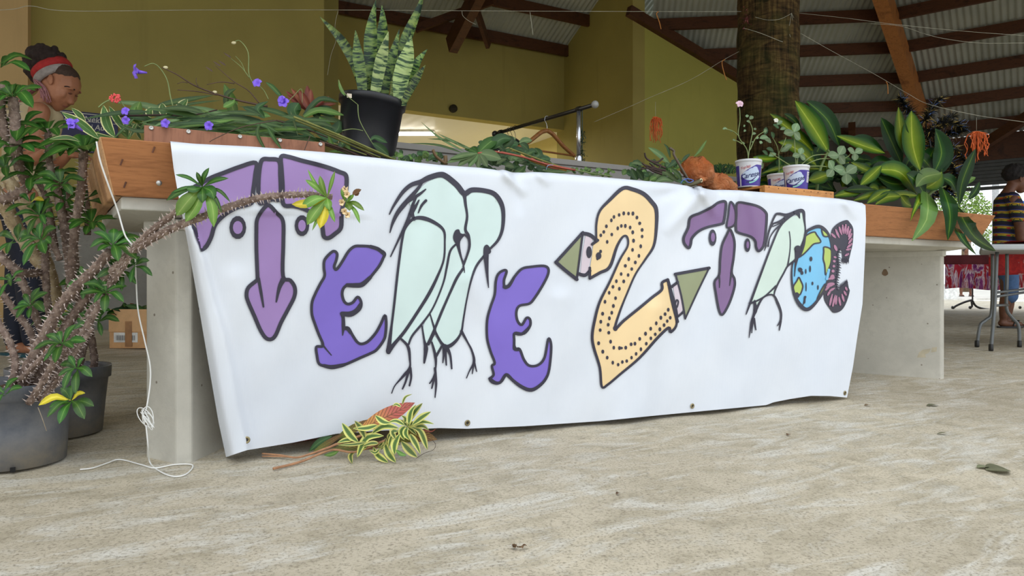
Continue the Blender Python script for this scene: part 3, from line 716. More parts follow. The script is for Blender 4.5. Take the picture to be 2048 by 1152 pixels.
for pts, w in (([(90, 250), (110, 210), (150, 150), (190, 115), (235, 100), (270, 82), (320, 68), (350, 75), (400, 115), (435, 155), (470, 138), (530, 142), (575, 158), (605, 200), (615, 250), (610, 320), (590, 370), (555, 408)], [5, 15, 19, 23, 22, 19, 19, 13, 9]),
               ([(435, 150), (440, 200), (448, 260), (440, 320), (455, 350), (460, 400), (445, 450), (430, 490)], [14, 9, 12, 7, 7]),
               ([(92, 335), (105, 290), (130, 240), (175, 185), (215, 140), (240, 105)], [4, 13, 19, 15, 9]), ([(95, 445), (140, 350), (175, 275), (190, 235), (200, 200), (215, 170)], [5, 10, 15, 13, 6]),
               ([(175, 190), (225, 160), (257, 135)], [15, 12, 5]), ([(192, 245), (210, 215), (226, 185)], [16, 12, 5]), ([(223, 243), (238, 210), (258, 187)], [5, 10, 11]), ([(200, 205), (195, 245), (205, 275)], [10, 14, 9]),
               ([(85, 880), (95, 800), (110, 680), (130, 500), (150, 360), (165, 310), (200, 272), (245, 268), (300, 290), (340, 325), (345, 380), (340, 460), (310, 540), (270, 620), (220, 700), (160, 790), (110, 850), (85, 885)], [20, 9, 10, 9, 11, 17, 12, 7, 8, 13, 12, 13, 18]),
               ([(403, 385), (415, 430), (432, 490), (436, 520)], [13, 7, 3]), ([(398, 387), (370, 420), (355, 490), (340, 560), (310, 640), (280, 700), (240, 755), (195, 810), (178, 850)], [8, 9, 7, 7, 9, 8]),
               ([(430, 500), (400, 545), (370, 610), (330, 700), (300, 775), (265, 850)], [10, 11, 9, 10, 9]), ([(240, 765), (250, 830), (258, 870), (250, 935)], [6, 8, 18, 7]), ([(432, 345), (412, 375), (415, 420), (432, 470), (455, 410), (455, 365), (437, 345)], [9, 7, 6, 7, 8, 7]),
               ([(535, 440), (540, 520), (547, 590)], [22, 11, 3]), ([(528, 440), (490, 490), (465, 560), (445, 650), (430, 740), (422, 790), (400, 830), (365, 858), (335, 850), (305, 800), (295, 770), (277, 710)], [10, 9, 6, 7, 9, 15, 10, 9, 5]),
               ([(138, 820), (175, 860), (184, 920), (182, 960), (150, 1000), (115, 1040), (100, 1075)], [8, 12, 7, 12, 5, 4]), ([(180, 965), (165, 1020), (150, 1055)], [12, 8, 6]), ([(185, 960), (190, 1000), (182, 1040)], [12, 8, 7]),
               ([(285, 840), (302, 905), (303, 960), (295, 1000), (275, 1030)], [7, 12, 6, 9, 5]), ([(300, 960), (305, 1030), (300, 1095)], [10, 9, 4]), ([(300, 990), (285, 1052)], [10, 6]), ([(330, 860), (305, 905)], [9, 10]), ([(300, 790), (270, 850)], [9, 9]),
               ([(345, 860), (340, 900), (336, 935)], [20, 8, 4]), ([(352, 862), (370, 900), (377, 962)], [18, 9, 6]), ([(348, 880), (352, 945)], [10, 6]),
               ([(422, 790), (450, 840), (470, 880), (480, 930), (460, 970), (445, 1005)], [12, 7, 8, 11, 5, 4]), ([(480, 930), (492, 975)], [9, 4]), ([(478, 940), (472, 985)], [8, 4])):
    a.stroke(pts, w)
a.fill([(383, 352), (393, 325), (410, 320), (418, 337), (435, 345), (418, 370), (405, 390), (388, 375)], I_k, .0040); a.fill([(524, 405), (538, 390), (552, 402), (558, 425), (543, 440), (535, 470), (524, 450)], I_k, .0040)
a.done('letter_print', 'pale mint double R drawn as two herons')
# --- second E
a = Art(740, 320, 2.305)
pts = [(618, 508), (630, 515), (618, 555), (622, 588), (640, 580), (665, 540), (700, 502), (745, 492), (800, 488), (822, 500), (820, 530), (795, 580), (760, 635), (735, 662), (690, 672), (675, 700), (680, 740), (700, 760), (722, 728), (738, 735), (738, 765), (710, 800), (668, 798), (665, 830), (668, 870), (690, 872), (710, 920), (735, 948), (775, 945), (805, 910), (822, 825), (835, 850), (832, 920), (820, 990), (790, 1035), (745, 1062), (700, 1048), (660, 1015), (628, 988), (600, 1025), (570, 1028), (552, 1010), (570, 990), (562, 950), (575, 935), (555, 880), (540, 820), (540, 740), (555, 680), (575, 620), (580, 560), (592, 525)]
a.fill(pts, I_p2); a.stroke(pts, 10, closed=True); a.stroke([(552, 1008), (580, 1028), (605, 1022), (628, 990)], [12, 14, 10, 6]); a.stroke([(665, 800), (700, 802), (735, 770)], [8, 12, 10]); a.stroke([(628, 988), (690, 1040), (745, 1060), (795, 1028), (820, 985)], [10, 14, 15, 11, 5]); a.stroke([(664, 840), (668, 870), (690, 874)], [6, 16, 10]); a.stroke([(620, 585), (640, 580), (665, 540)], [14, 14, 10])
a.done('letter_print', 'violet lizard-shaped letter E, second of the two')
# --- 2
a = Art(1080, 340, 2.505)
tri = [(215, 313), (80, 462), (185, 545)]
a.fill([(215, 320), (88, 462), (180, 535)], I_ol, sm=False); a.stroke([(215, 313), (150, 385), (80, 462)], 13); a.stroke([(80, 462), (130, 505), (185, 548)], 15); a.stroke([(185, 548), (200, 430), (215, 313)], 9)
a.fill([(228, 330), (262, 342), (256, 430), (240, 520), (203, 515), (212, 420)], I_pk, sm=False); a.stroke([(218, 318), (250, 325), (285, 352)], 16); a.stroke([(195, 520), (225, 528), (250, 505)], 14); a.dot((246, 412), 14, 30)
pts = [(283, 355), (283, 270), (300, 205), (350, 150), (415, 92), (465, 97), (520, 120), (560, 160), (583, 200), (583, 290), (570, 380), (530, 445), (480, 520), (440, 610), (400, 710), (376, 795), (420, 755), (500, 690), (560, 640), (610, 600), (612, 565), (640, 550), (655, 600), (665, 680), (685, 770), (655, 812), (645, 790), (590, 840), (500, 940), (400, 1025), (340, 1075), (310, 1085), (300, 990), (270, 890), (262, 830), (275, 750), (300, 660), (350, 560), (400, 450), (440, 380), (437, 335), (415, 335), (385, 385), (350, 485), (300, 515), (250, 543), (252, 490), (262, 420), (268, 375), (290, 355)]
a.fill(pts, I_pe)
a.stroke([(283, 345), (283, 270), (300, 205), (350, 150), (415, 92), (465, 97), (520, 120), (560, 160), (583, 200), (583, 290), (570, 380), (530, 445), (480, 520), (440, 610), (400, 710), (376, 795), (420, 755), (500, 690), (560, 640), (610, 600), (612, 565), (640, 550)], [8, 10, 16, 18, 18, 12, 8, 8, 12, 12, 12, 12])
a.stroke([(640, 550), (655, 600), (665, 680), (685, 770), (655, 812), (645, 790), (590, 840), (500, 940), (400, 1025), (340, 1075), (310, 1085), (300, 990), (270, 890), (262, 830), (275, 750), (300, 660), (350, 560), (400, 450), (440, 380), (437, 335), (415, 335), (385, 385), (350, 485), (300, 515), (250, 543)], [14, 7, 12, 12, 10, 10, 12, 12, 10, 8, 9, 14, 12])
a.stroke([(250, 543), (250, 490)], 11); a.stroke([(262, 372), (290, 352)], 12); a.dot((378, 793), 12, 14)
D_ = [(305, 327), (320, 310), (333, 282), (358, 252), (371, 235), (397, 225), (420, 217), (444, 218), (466, 218), (486, 238), (500, 267), (512, 300), (512, 333), (505, 382), (496, 430), (478, 463), (460, 496), (442, 526), (420, 558), (398, 595), (379, 642), (368, 681), (360, 715), (348, 743), (342, 775), (345, 815), (354, 860), (370, 890), (398, 892), (430, 890), (457, 873), (476, 870), (500, 846), (529, 820), (555, 795), (583, 768), (606, 740), (627, 722), (643, 700),
      (337, 360), (360, 323), (390, 292), (408, 280), (428, 280), (452, 288), (465, 312), (469, 354), (464, 400), (445, 446), (428, 480), (407, 521), (383, 557), (366, 585), (347, 615), (326, 660), (314, 720), (305, 760), (302, 802), (294, 868), (315, 910), (337, 940), (365, 965), (392, 975), (413, 962), (435, 957), (459, 940), (482, 921), (506, 898), (533, 870), (556, 843), (578, 823), (601, 798), (622, 777), (638, 757), (653, 740), (298, 420), (288, 442), (304, 408)]
for c in D_: a.dot(c, 6.2+random.random()*1.2, 8.6+random.random()*2)
a.dot((294, 430), 14, 18); a.dot((404, 892), 12, 7)
a.fill([(684, 524), (760, 508), (842, 494), (790, 620), (730, 738), (712, 640)], I_ol, sm=False)
a.stroke([(678, 522), (760, 507), (848, 491)], 13); a.stroke([(848, 491), (790, 610), (728, 745)], 7); a.stroke([(680, 525), (708, 630), (728, 745)], 8)
a.fill([(666, 575), (690, 562), (716, 700), (690, 735)], I_pk, sm=False); a.stroke([(660, 585), (690, 562)], 12); a.stroke([(655, 590), (680, 680), (690, 735)], 7); a.stroke([(690, 735), (718, 712)], 10); a.stroke([(684, 652), (693, 660), (686, 688), (676, 684)], 7, closed=True); a.stroke([(645, 570), (665, 670), (690, 760)], 12)
a.done('letter_print', 'peach figure 2 with rows of black dots and an arrowhead at each end')
# --- second T
a = Art(1340, 380, 3.6)
for pts, w in (([(400, 85), (350, 90), (300, 125), (220, 165), (148, 198), (132, 270), (100, 340), (104, 385), (135, 418), (150, 390), (160, 345), (210, 295), (280, 265), (375, 243), (388, 225), (400, 150)], 16), ([(440, 85), (465, 120), (475, 180), (465, 250), (410, 268), (420, 180), (428, 110)], 12),
               ([(485, 95), (560, 98), (640, 120), (690, 160), (697, 200), (690, 300), (675, 400), (640, 440), (620, 410), (615, 370), (580, 335), (490, 305), (475, 270), (478, 180)], 15),
               ([(435, 285), (465, 370), (460, 480), (445, 590), (465, 640), (465, 700), (430, 810), (382, 895), (355, 870), (330, 740), (322, 660), (355, 610), (362, 500), (375, 400), (410, 320)], 14)):
    a.fill(pts, I_p3); a.stroke(pts, w, closed=True)
a.dot((307, 343), 28, 60); a.dot((309, 340), 15, 33, I_p3, .0034); a.dot((558, 397), 22, 50); a.dot((560, 395), 10, 26, I_p3, .0034)
a.stroke([(355, 615), (358, 660), (357, 705)], [10, 9, 4]); a.stroke([(445, 595), (437, 640), (430, 690)], [16, 9, 4])
a.done('letter_print', 'plum-coloured smaller letter T drawn as a face, in the last word')
# --- third R (one heron)
a = Art(1480, 410, 5.008)
a.fill([(600, 90), (630, 85), (650, 250), (640, 330), (600, 440), (560, 540), (490, 590), (450, 660), (390, 770), (350, 820), (240, 900), (140, 970), (108, 985), (210, 680), (330, 380), (400, 220), (490, 130), (550, 110)], I_mint2)
a.fill([(360, 820), (345, 890), (250, 920), (165, 1040), (157, 980), (200, 920), (280, 870)], I_mint2)
for pts, w in (([(62, 1095), (100, 990), (210, 690), (320, 400), (400, 220), (480, 130), (560, 72), (630, 60), (645, 150), (655, 250), (640, 340), (600, 440), (562, 540), (480, 610), (440, 680), (385, 780), (350, 860), (342, 915)], [8, 20, 17, 15, 20, 34, 26, 13, 12, 12, 20, 14, 15, 16, 9]),
               ([(265, 370), (290, 260), (350, 110), (390, 88), (470, 100), (560, 72)], [8, 14, 20, 24, 34]), ([(283, 412), (300, 330), (350, 250), (420, 190)], [16, 9, 12, 16]), ([(335, 185), (400, 165), (460, 130)], [12, 22, 30]), ([(330, 215), (390, 190), (430, 170)], 9), ([(245, 460), (262, 400), (240, 372)], [5, 14, 9]), ([(265, 385), (300, 250), (335, 190)], 9),
               ([(495, 265), (505, 360), (500, 470), (480, 600)], [7, 9, 9, 14]), ([(100, 985), (170, 960), (260, 905), (360, 812)], [22, 14, 12, 16]), ([(585, 90), (600, 135)], [30, 6]),
               ([(580, 440), (570, 520), (555, 620), (547, 715)], [60, 34, 12, 6]), ([(148, 960), (155, 1050), (140, 1100), (115, 1180), (92, 1330)], [16, 34, 22, 18, 6]), ([(130, 1150), (118, 1280)], [14, 9]), ([(140, 1140), (160, 1250)], [22, 10]),
               ([(155, 1060), (230, 930), (330, 900), (380, 985), (412, 1080), (408, 1170), (395, 1255)], [26, 14, 14, 22, 18, 18, 8]), ([(408, 1160), (375, 1210)], [16, 7])):
    a.stroke(pts, w)
a.done('letter_print', 'mint green letter R drawn as a single heron')
# --- globe O
pts = [(790, 215), (850, 245), (895, 310), (915, 400), (920, 520), (905, 650), (870, 780), (820, 890), (750, 990), (680, 1045), (620, 1020), (560, 930), (525, 800), (520, 650), (540, 560), (600, 510), (640, 400), (660, 280), (720, 235)]
a.fill(pts, I_bl, .0024)
for q in ([(650, 320), (740, 270), (770, 300), (810, 370), (740, 390), (690, 440), (640, 490), (590, 520), (620, 440)], [(820, 245), (860, 270), (890, 310), (840, 310)], [(845, 420), (915, 450), (915, 560), (890, 640), (860, 700), (850, 600), (835, 540), (840, 470)],
          [(590, 725), (610, 760), (630, 820), (600, 900), (570, 880), (540, 900), (535, 820), (570, 760)], [(855, 790), (850, 850), (790, 950), (775, 940), (810, 860)]):
    a.fill(q, I_gr, .0032); a.stroke(q, 12, closed=True, off=.003)
a.stroke(pts, [30, 22, 14, 14, 14, 20, 30, 34, 18, 12, 14, 18, 24, 30], closed=True, off=.0034)
a.stroke([(580, 440), (568, 540), (555, 620), (547, 715)], [50, 26, 12, 6], off=.0034)
for c, rx, ry in (((712, 540), 14, 24), ((605, 650), 22, 22), ((622, 680), 14, 20), ((660, 665), 7, 26), ((703, 640), 9, 34), ((663, 820), 6, 48), ((727, 785), 9, 18), ((782, 825), 8, 24), ((648, 950), 10, 40), ((575, 905), 22, 26), ((600, 640), 18, 14)): a.dot(c, rx, ry, off=.0034)
a.stroke([(655, 920), (632, 1000)], [18, 7]); a.stroke([(890, 650), (872, 740)], 22, I_bl, off=.0036)
a.done('letter_print', 'blue and green globe used as letter O')
# --- C
body = [(1065, 150), (1100, 175), (1135, 240), (1130, 380), (1110, 470), (1088, 555), (1060, 580), (1030, 550), (1015, 440), (985, 500), (995, 600), (985, 700), (970, 780), (990, 850), (1030, 800), (1070, 755), (1090, 830), (1098, 870), (1060, 990), (1010, 1060), (940, 1080), (900, 1040), (850, 960), (840, 880), (870, 780), (890, 700), (915, 640), (920, 500), (915, 350), (920, 250), (980, 185)]
a.fill(body, I_k, .0030)
for p, q in (((920, 290), (960, 330)), ((960, 250), (995, 330)), ((995, 225), (1020, 300)), ((1028, 205), (1036, 290)), ((1060, 200), (1052, 290)), ((1085, 220), (1070, 300)), ((1108, 245), (1085, 320)), ((1118, 290), (1085, 350)), ((1120, 340), (1085, 390)), ((1118, 390), (1070, 430)), ((1105, 440), (1060, 450)), ((1085, 490), (1050, 510)),
             ((880, 900), (910, 850)), ((900, 1000), (925, 890)), ((930, 1010), (955, 900)), ((960, 990), (968, 905)), ((1005, 1000), (990, 920)), ((1040, 960), (1020, 890)), ((1062, 900), (1040, 860)), ((1070, 850), (1055, 820)), ((860, 850), (905, 800)), ((870, 820), (950, 790)), ((885, 740), (950, 730)), ((900, 860), (950, 830))):
    mx_ = ((p[0]+q[0])/2, (p[1]+q[1])/2); a.stroke([p, mx_, q], [14, 20, 6], I_ma, off=.0032)
for c, rx, ry, ro in (((958, 430), 14, 34, -.4), ((952, 523), 16, 10, .3), ((944, 563), 15, 12, .4), ((940, 613), 14, 13, .5), ((932, 662), 16, 15, .3), ((925, 722), 22, 26, .3), ((905, 795), 42, 18, -.2)): a.dot(c, rx, ry, I_ma, .0032, ro)
for i in range(17):
    y = 450+i*25; x = itp([(450, 1012), (500, 985), (600, 996), (700, 985), (780, 972), (850, 990)], y); L = 16+8*(i % 2)
    a.stroke([(x-8, y-6), (x+L, y+8)], [14, 3], off=.0026)
for i in range(8): a.stroke([(1022+i*9, 540+(i % 2)*12), (1020+i*10, 578+(i % 3)*8)], [12, 2], off=.0026); a.stroke([(1005+i*10, 835-i*8), (1000+i*10, 790-i*7)], [12, 2], off=.0026)
a.done('letter_print', 'mauve and black caterpillar curled into letter C')
# grommets
M_brass = plain('tarnished_brass', (150, 138, 104), .4, .7)
for px, py in ((493, 880), (935, 846), (1385, 812), (1690, 786)):
    g = G(); c = BP(px, py, .002); g.lathe([(.0048, 0), (.0060, .0022), (.0085, .0022), (.0105, 0)], c, 18, -NN); g.mk('grommet', M_brass, BN)
    g = G(); g.lathe([(0, 0.0003), (.0052, .0003)], c, 14, -NN); g.mk('hole', plain('grommet_hole', (58, 52, 46), .8), BN)

# ------------------------------------------------------------------ crates
M_ply = m_wood('brown_plywood', (158, 108, 82), (112, 70, 50), -.5028, (9, 9, 1.0), .6); M_scr = plain('zinc_screw', (190, 188, 182), .35, .8)
def topz(px, py, nd): return Q(px, py, nd).z
c0, c1 = Q(288, 250, .0), Q(650, 285, .0); zc = (c0.z+c1.z)/2; t0 = (c0-A).dot(U); t1 = (c1-A).dot(U)
PC = root('plywood_crate', T((t0+t1)/2, .15, .86).to_tuple(), 'reddish-brown plywood crate standing in the planter, under the flowering cuttings', 'crate')
def bx(t0, t1, n0, n1, z0, z1, nm, mat, par, bev=.002):
    g = G(); g.hexa([T(t0, n0, z0), T(t1, n0, z0), T(t1, n1, z0), T(t0, n1, z0)], [T(t0, n0, z1), T(t1, n0, z1), T(t1, n1, z1), T(t0, n1, z1)]); return g.mk(nm, mat, par, smooth=False, bevel=bev)
bx(t0, t1, 0, .012, .862, zc, 'front_panel', M_ply, PC)
bx(t0, t0+.012, .0125, .32, .862, zc-.03, 'side_panel', M_ply, PC); bx(t1-.012, t1, .0125, .32, .862, zc-.01, 'side_panel', M_ply, PC); bx(t0, t1, .322, .334, .862, zc-.02, 'back_panel', M_ply, PC)
for px, py in ((302.5, 252.5), (377, 258), (480, 268), (560, 276), (641, 284)):
    c = Q(px, py, -.001); c.z = min(c.z, zc-.007)
    g = G(); g.lathe([(0, .001), (.003, .0015), (.0055, .003), (.0065, 0)], c, 12, -NN); g.mk('screw', M_scr, PC)
# pale crate under the yoghurt pots
M_cr = m_wood('clean_pine_crate', (214, 150, 86), (178, 112, 58), -.5028, (1.5, 12, 12), .5)
nd0 = -.03
k0, k1 = Q(1530, 370.5, nd0), Q(1668, 383, nd0); zk = (k0.z+k1.z)/2; q0_ = (k0-A).dot(U); q1_ = (k1-A).dot(U)
WC = root('wooden_crate', T((q0_+q1_)/2, .12, .86).to_tuple(), 'upturned clean pine crate carrying the yoghurt tubs, behind the banner top', 'crate')
bx(q0_, q1_, nd0, nd0+.014, zk-.075, zk, 'side_board', M_cr, WC)
kb = Q(1478, 379.5, nd0+.30); tb = (kb-A).dot(U)
tb = min(tb, q0_-.01)
g = G(); g.hexa([T(q0_, nd0+.014, zk-.012), T(q1_, nd0+.014, zk-.012), T(q1_-.02, nd0+.31, zk-.012), T(q0_-.03, nd0+.31, zk-.012)], [T(q0_, nd0+.014, zk), T(q1_, nd0+.014, zk), T(q1_-.02, nd0+.31, zk), T(q0_-.03, nd0+.31, zk)])
g.mk('bottom_board', M_cr, WC, smooth=False, bevel=.002)
g = G(); g.hexa([T(q0_, nd0+.014, zk-.075), T(q0_+.014, nd0+.014, zk-.075), T(q0_+.014, nd0+.03, zk-.075), T(q0_, nd0+.03, zk-.075)], [T(q0_, nd0+.014, zk-.0125), T(q0_+.014, nd0+.014, zk-.0125), T(q0_+.014, nd0+.03, zk-.0125), T(q0_, nd0+.03, zk-.0125)]); g.mk('corner_post', M_cr, WC, smooth=False)
bx(q0_-.03, q1_-.02, nd0+.312, nd0+.326, zk-.075, zk, 'side_board', M_cr, WC)
for px, py in ((1538, 374), (1557, 377), (1575, 378.5), (1592, 380.5), (1608, 382), (1622, 383.5), (1636, 385), (1652, 386.5), (1662, 388), (1640, 395), (1620, 392)):
    c = Q(px, py, nd0); g = G(); g.lathe([(0, .0012), (.0022, .0012), (.0026, 0)], c, 8, -NN); g.mk('nail', plain('rust', (88, 50, 30), .7), WC)
# ================================================================== FLOWERPOTS WITH THORNY PLANTS
M_pot = NT('black_nursery_plastic'); v = M_pot.coord(); a_ = M_pot.noise(v, 7, 6, .65)
sp_ = M_pot.n('ShaderNodeSeparateXYZ'); M_pot.l(v, sp_.inputs[0])
dirt = M_pot.math('MULTIPLY', M_pot.ramp(sp_.outputs[2], [(0.0, (1, 1, 1)), (.09, (.25, .25, .25))]), M_pot.ramp(a_, [(.4, (0, 0, 0)), (.65, (1, 1, 1))]))
M_pot.bump(M_pot.noise(v, 60, 4), .15, .002)
M_pot = M_pot.fin(M_pot.mix(dirt, M_pot.ramp(a_, [(.3, lin((76, 80, 88))), (.7, lin((112, 116, 124)))]), lin((140, 130, 112))), .5, 0, .4)
M_pot2 = plain('black_glossy_pot', (34, 35, 40), .35, 0, .3, 8)
M_mulch = plain('bark_mulch', (96, 70, 50), .9, sc=60, var=.5, bump=.9)
M_leafE = m_leaf('thorn_plant_leaf', (48, 90, 32), (70, 116, 42), (122, 156, 78), .36, 'mid', (.1, .7))
M_leafY = m_leaf('yellow_leaf', (196, 176, 40), (222, 200, 60), (232, 214, 110), .45)
k = NT('thorny_bark'); v = k.coord(); b_ = k.noise(v, 55, 5, .65); k.bump(b_, .6, .004); M_bark = k.fin(k.ramp(b_, [(.32, lin((84, 66, 58))), (.55, lin((136, 116, 104))), (.75, lin((176, 160, 146)))]), .8)
k = NT('pale_trunk_bark'); v = k.coord(); b_ = k.noise(v, 40, 5, .65); k.bump(b_, .6, .004); M_trunkb = k.fin(k.ramp(b_, [(.3, lin((112, 92, 66))), (.5, lin((166, 146, 112))), (.75, lin((196, 180, 148)))]), .85)
M_thorn = plain('pale_thorn', (196, 180, 172), .5, 0, .2, 30)
def pot(parent, c, R, H, rb=.80, mat=None, tilt=None, lip=.042, nm='pot', notch=True):
    """rim radius R, base radius rb*R, standing on c"""
    mat = mat or M_pot; g = G(); r0 = R*rb
    prof = [(r0*.9, 0), (r0, .004), (r0+(R-.010-r0)*.5, H*.45), (R-.010, H-lip), (R-.002, H-lip+.002), (R, H-.004), (R-.001, H), (R-.005, H), (R-.010, H-.01), (R-.014, H-lip-.01), (r0*.95, .02), (r0*.9, .012)]
    ax = tilt or Vector((0, 0, 1)); g.lathe(prof, c, 44, ax); n = len(prof); g.f.append(tuple(range(43, -1, -1)))
    o = g.mk(nm, mat, parent)
    return o
def soil(parent, c, r, z, mat, ax=Vector((0, 0, 1)), lumps=60):
    g = G(); c = Vector(c); g.lathe([(0.0001, .006), (r*.5, .004), (r, 0)], c+ax*z, 28, ax)
    for i in range(lumps):
        a = random.random()*2*pi; q = sqrt(random.random())*r*.93; p = c+ax*(z+.004)+Vector((cos(a)*q, sin(a)*q, 0)); s = .006+random.random()*.008
        g.ball(p, s*1.6, s, s*.5, 5, 3, Matrix.Rotation(random.random()*6, 3, 'Z') @ Matrix.Rotation(random.random(), 3, 'X'))
    tag(g.mk('soil', mat, parent), kind='stuff')
def thorn_stem(parent, pts, r0, r1, mat=None, th=1.0, dens=1.0, D=None, tl=None):
    """pts: (px, py, D); radii in photo pixels"""
    P = cat([W(*p) for p in pts], 6); n = len(P); Dm = pts[0][2]
    ra = [(r0+(r1-r0)*i/(n-1))*P[i].y/1400*(1+.10*sin(i*2.1)) for i in range(n)]
    g = G(); g.tube(P, ra, 9); st = g.mk('stem', mat or M_bark, parent)
    # thorns in spiral rows
    L = sum((P[i+1]-P[i]).length for i in range(n-1)); cnt = int(L/.0052*dens*2.2); q = resample(P, max(2, cnt)); g = G()
    for i in range(1, len(q)-1):
        t = (q[i+1]-q[i-1]).normalized(); e = t.orthogonal().normalized(); b = t.cross(e); a = i*2.4+random.random()*.5
        d = (e*cos(a)+b*sin(a)); R = (r0+(r1-r0)*i/len(q))*q[i].y/1400
        ln = (tl or .0105)*th*(.6+random.random()*.7); base = q[i]+d*R*.85; tip = base+(d+t*(random.random()-.35)*.7).normalized()*ln
        s = d.cross(t); w_ = .0017*th
        g.add([base+t*w_*1.3, base-t*w_*.7+s*w_, base-t*w_*.7-s*w_, tip], [(0, 1, 3), (1, 2, 3), (2, 0, 3)])
    WL[st] = WL[parent]; o = g.mk('thorns', M_thorn, st, smooth=False); tag(o, kind='stuff'); return P
def rosette(parent, px, py, D, n, L, wr=.30, axis=(0, 0, 1), droop=.25, mat=None, spread=1.0, a0=None, sp_in=.35, yel=0.0, fr=None):
    c = W(px, py, D); ax = (Vector(axis)+Vector((0, -.45, 0))).normalized(); e = ax.orthogonal().normalized(); b = ax.cross(e); a0 = random.random()*6 if a0 is None else a0
    n = max(5, int(n*.9))
    for i in range(n):
        a = a0+i*2.399; ln = L*1.06*D/1400*(.65+.45*random.random()); el = sp_in*.7+.5*random.random()*(1-i/n)
        d = (e*cos(a)*spread+b*sin(a)*spread+ax*el).normalized()
        st = c+ax*(i/n*.02-.012); m_ = st+d*ln*.5+ax*ln*.05; tip = st+d*ln*.98-Vector((0, 0, ln*droop*(.5+random.random())))
        m = M_leafY if random.random() < yel else (mat or M_leafE)
        leaf(parent, [st, st+d*ln*.18, m_, tip], ln*wr*(.85+.3*random.random()), m, 'obov', nrm=ax+Vector((0, -.35, .2)), fold=.16, n=7, cols=1)
def pleaf(parent, a, tip, w, D, mat, prof='obov', bend=(0, 0), dD=0.0, nm='leaf', **kw):
    """leaf from pixel a to pixel tip, w px wide, at depth D; bend in px at the middle"""
    m = ((a[0]+tip[0])/2+bend[0], (a[1]+tip[1])/2+bend[1])
    return leaf(parent, [W(a[0], a[1], D), W(m[0], m[1], D+dD*.4-.01), W(tip[0], tip[1], D+dD)], w*D/1400, mat, prof, name=nm, **kw)

# front pot
pf = F(27, 945); pc1 = Vector(((27-1024)/1400*2.0, 2.0, zf((27-1024)/1400*2.0, 2.0)))
PL1 = root('potted_thorn_plant', pc1.to_tuple(), 'thorny-stemmed plant in the nearer black plastic pot, long arching stem across the banner', 'potted plant')
pot(PL1, pc1, .150, .232, .86); soil(PL1, pc1, .134, .205, M_mulch)
g = G(); 
pc2 = Vector(((119-1024)/1400*2.33, 2.33, zf((119-1024)/1400*2.33, 2.33)))
PL2 = root('potted_thorn_plant', pc2.to_tuple(), 'tall bushy thorny plant in the black pot behind, nearer the table leg', 'potted plant')
pot(PL2, pc2, .152, .225, .82); soil(PL2, pc2, .136, .198, M_mulch)
# drainage notch with a dirt scab on the front pot
d_ = W(100, 958, 1.87); g = G(); g.box(Vector((pc1.x+.075, pc1.y-.108, pc1.z+.007)), .012, .012, .012, Vector((.82, .57, 0)), Vector((-.57, .82, 0))); g.mk('drain_notch', plain('notch_dark', (20, 18, 16), .9), PL1, smooth=False)
for pts, r0, r1, m, th in (
        ([(30, 815, 2.0), (40, 770, 1.98), (72, 705, 1.95), (117, 620, 1.92), (150, 577, 1.9), (190, 538, 1.88), (220, 503, 1.86)], 12, 9, M_bark, 1.3),
        ([(50, 820, 2.03), (82, 745, 2.0), (131, 655, 1.96), (185, 580, 1.92), (226, 542, 1.88), (262, 505, 1.84), (310, 474, 1.79), (360, 450, 1.75), (420, 428, 1.74), (480, 406, 1.75), (535, 393, 1.78), (611, 389, 1.83), (664, 394, 1.86)], 10, 6, M_bark, 1.15),
        ([(66, 818, 2.06), (100, 750, 2.02), (152, 668, 1.97), (200, 600, 1.92), (240, 540, 1.87), (273, 492, 1.82), (310, 456, 1.78), (350, 426, 1.75), (385, 396, 1.74)], 9, 6, M_bark, 1.1),
        ([(72, 812, 1.95), (135, 728, 1.93), (178, 645, 1.91), (212, 590, 1.9)], 9, 6, M_bark, 1.1),
        ([(80, 800, 1.92), (125, 745, 1.9), (150, 705, 1.9), (185, 655, 1.92)], 6, 5, M_bark, 1.0),
        ([(58, 806, 1.9), (85, 765, 1.88), (108, 722, 1.87), (122, 690, 1.86)], 7, 6, M_bark, 1.0),
        ([(8, 800, 1.95), (30, 740, 1.95), (22, 690, 1.97), (0, 650, 2.0), (-30, 600, 2.05)], 7, 6, M_bark, 1.0),
        ([(16, 812, 2.05), (70, 735, 2.1), (62, 668, 2.1), (32, 625, 2.1), (2, 584, 2.1), (-30, 545, 2.1)], 7, 6, M_bark, 1.0),
        ([(40, 760, 1.9), (100, 700, 1.88), (130, 668, 1.88)], 6, 5, M_bark, 1.0)):
    thorn_stem(PL1, pts, r0, r1, m, th)
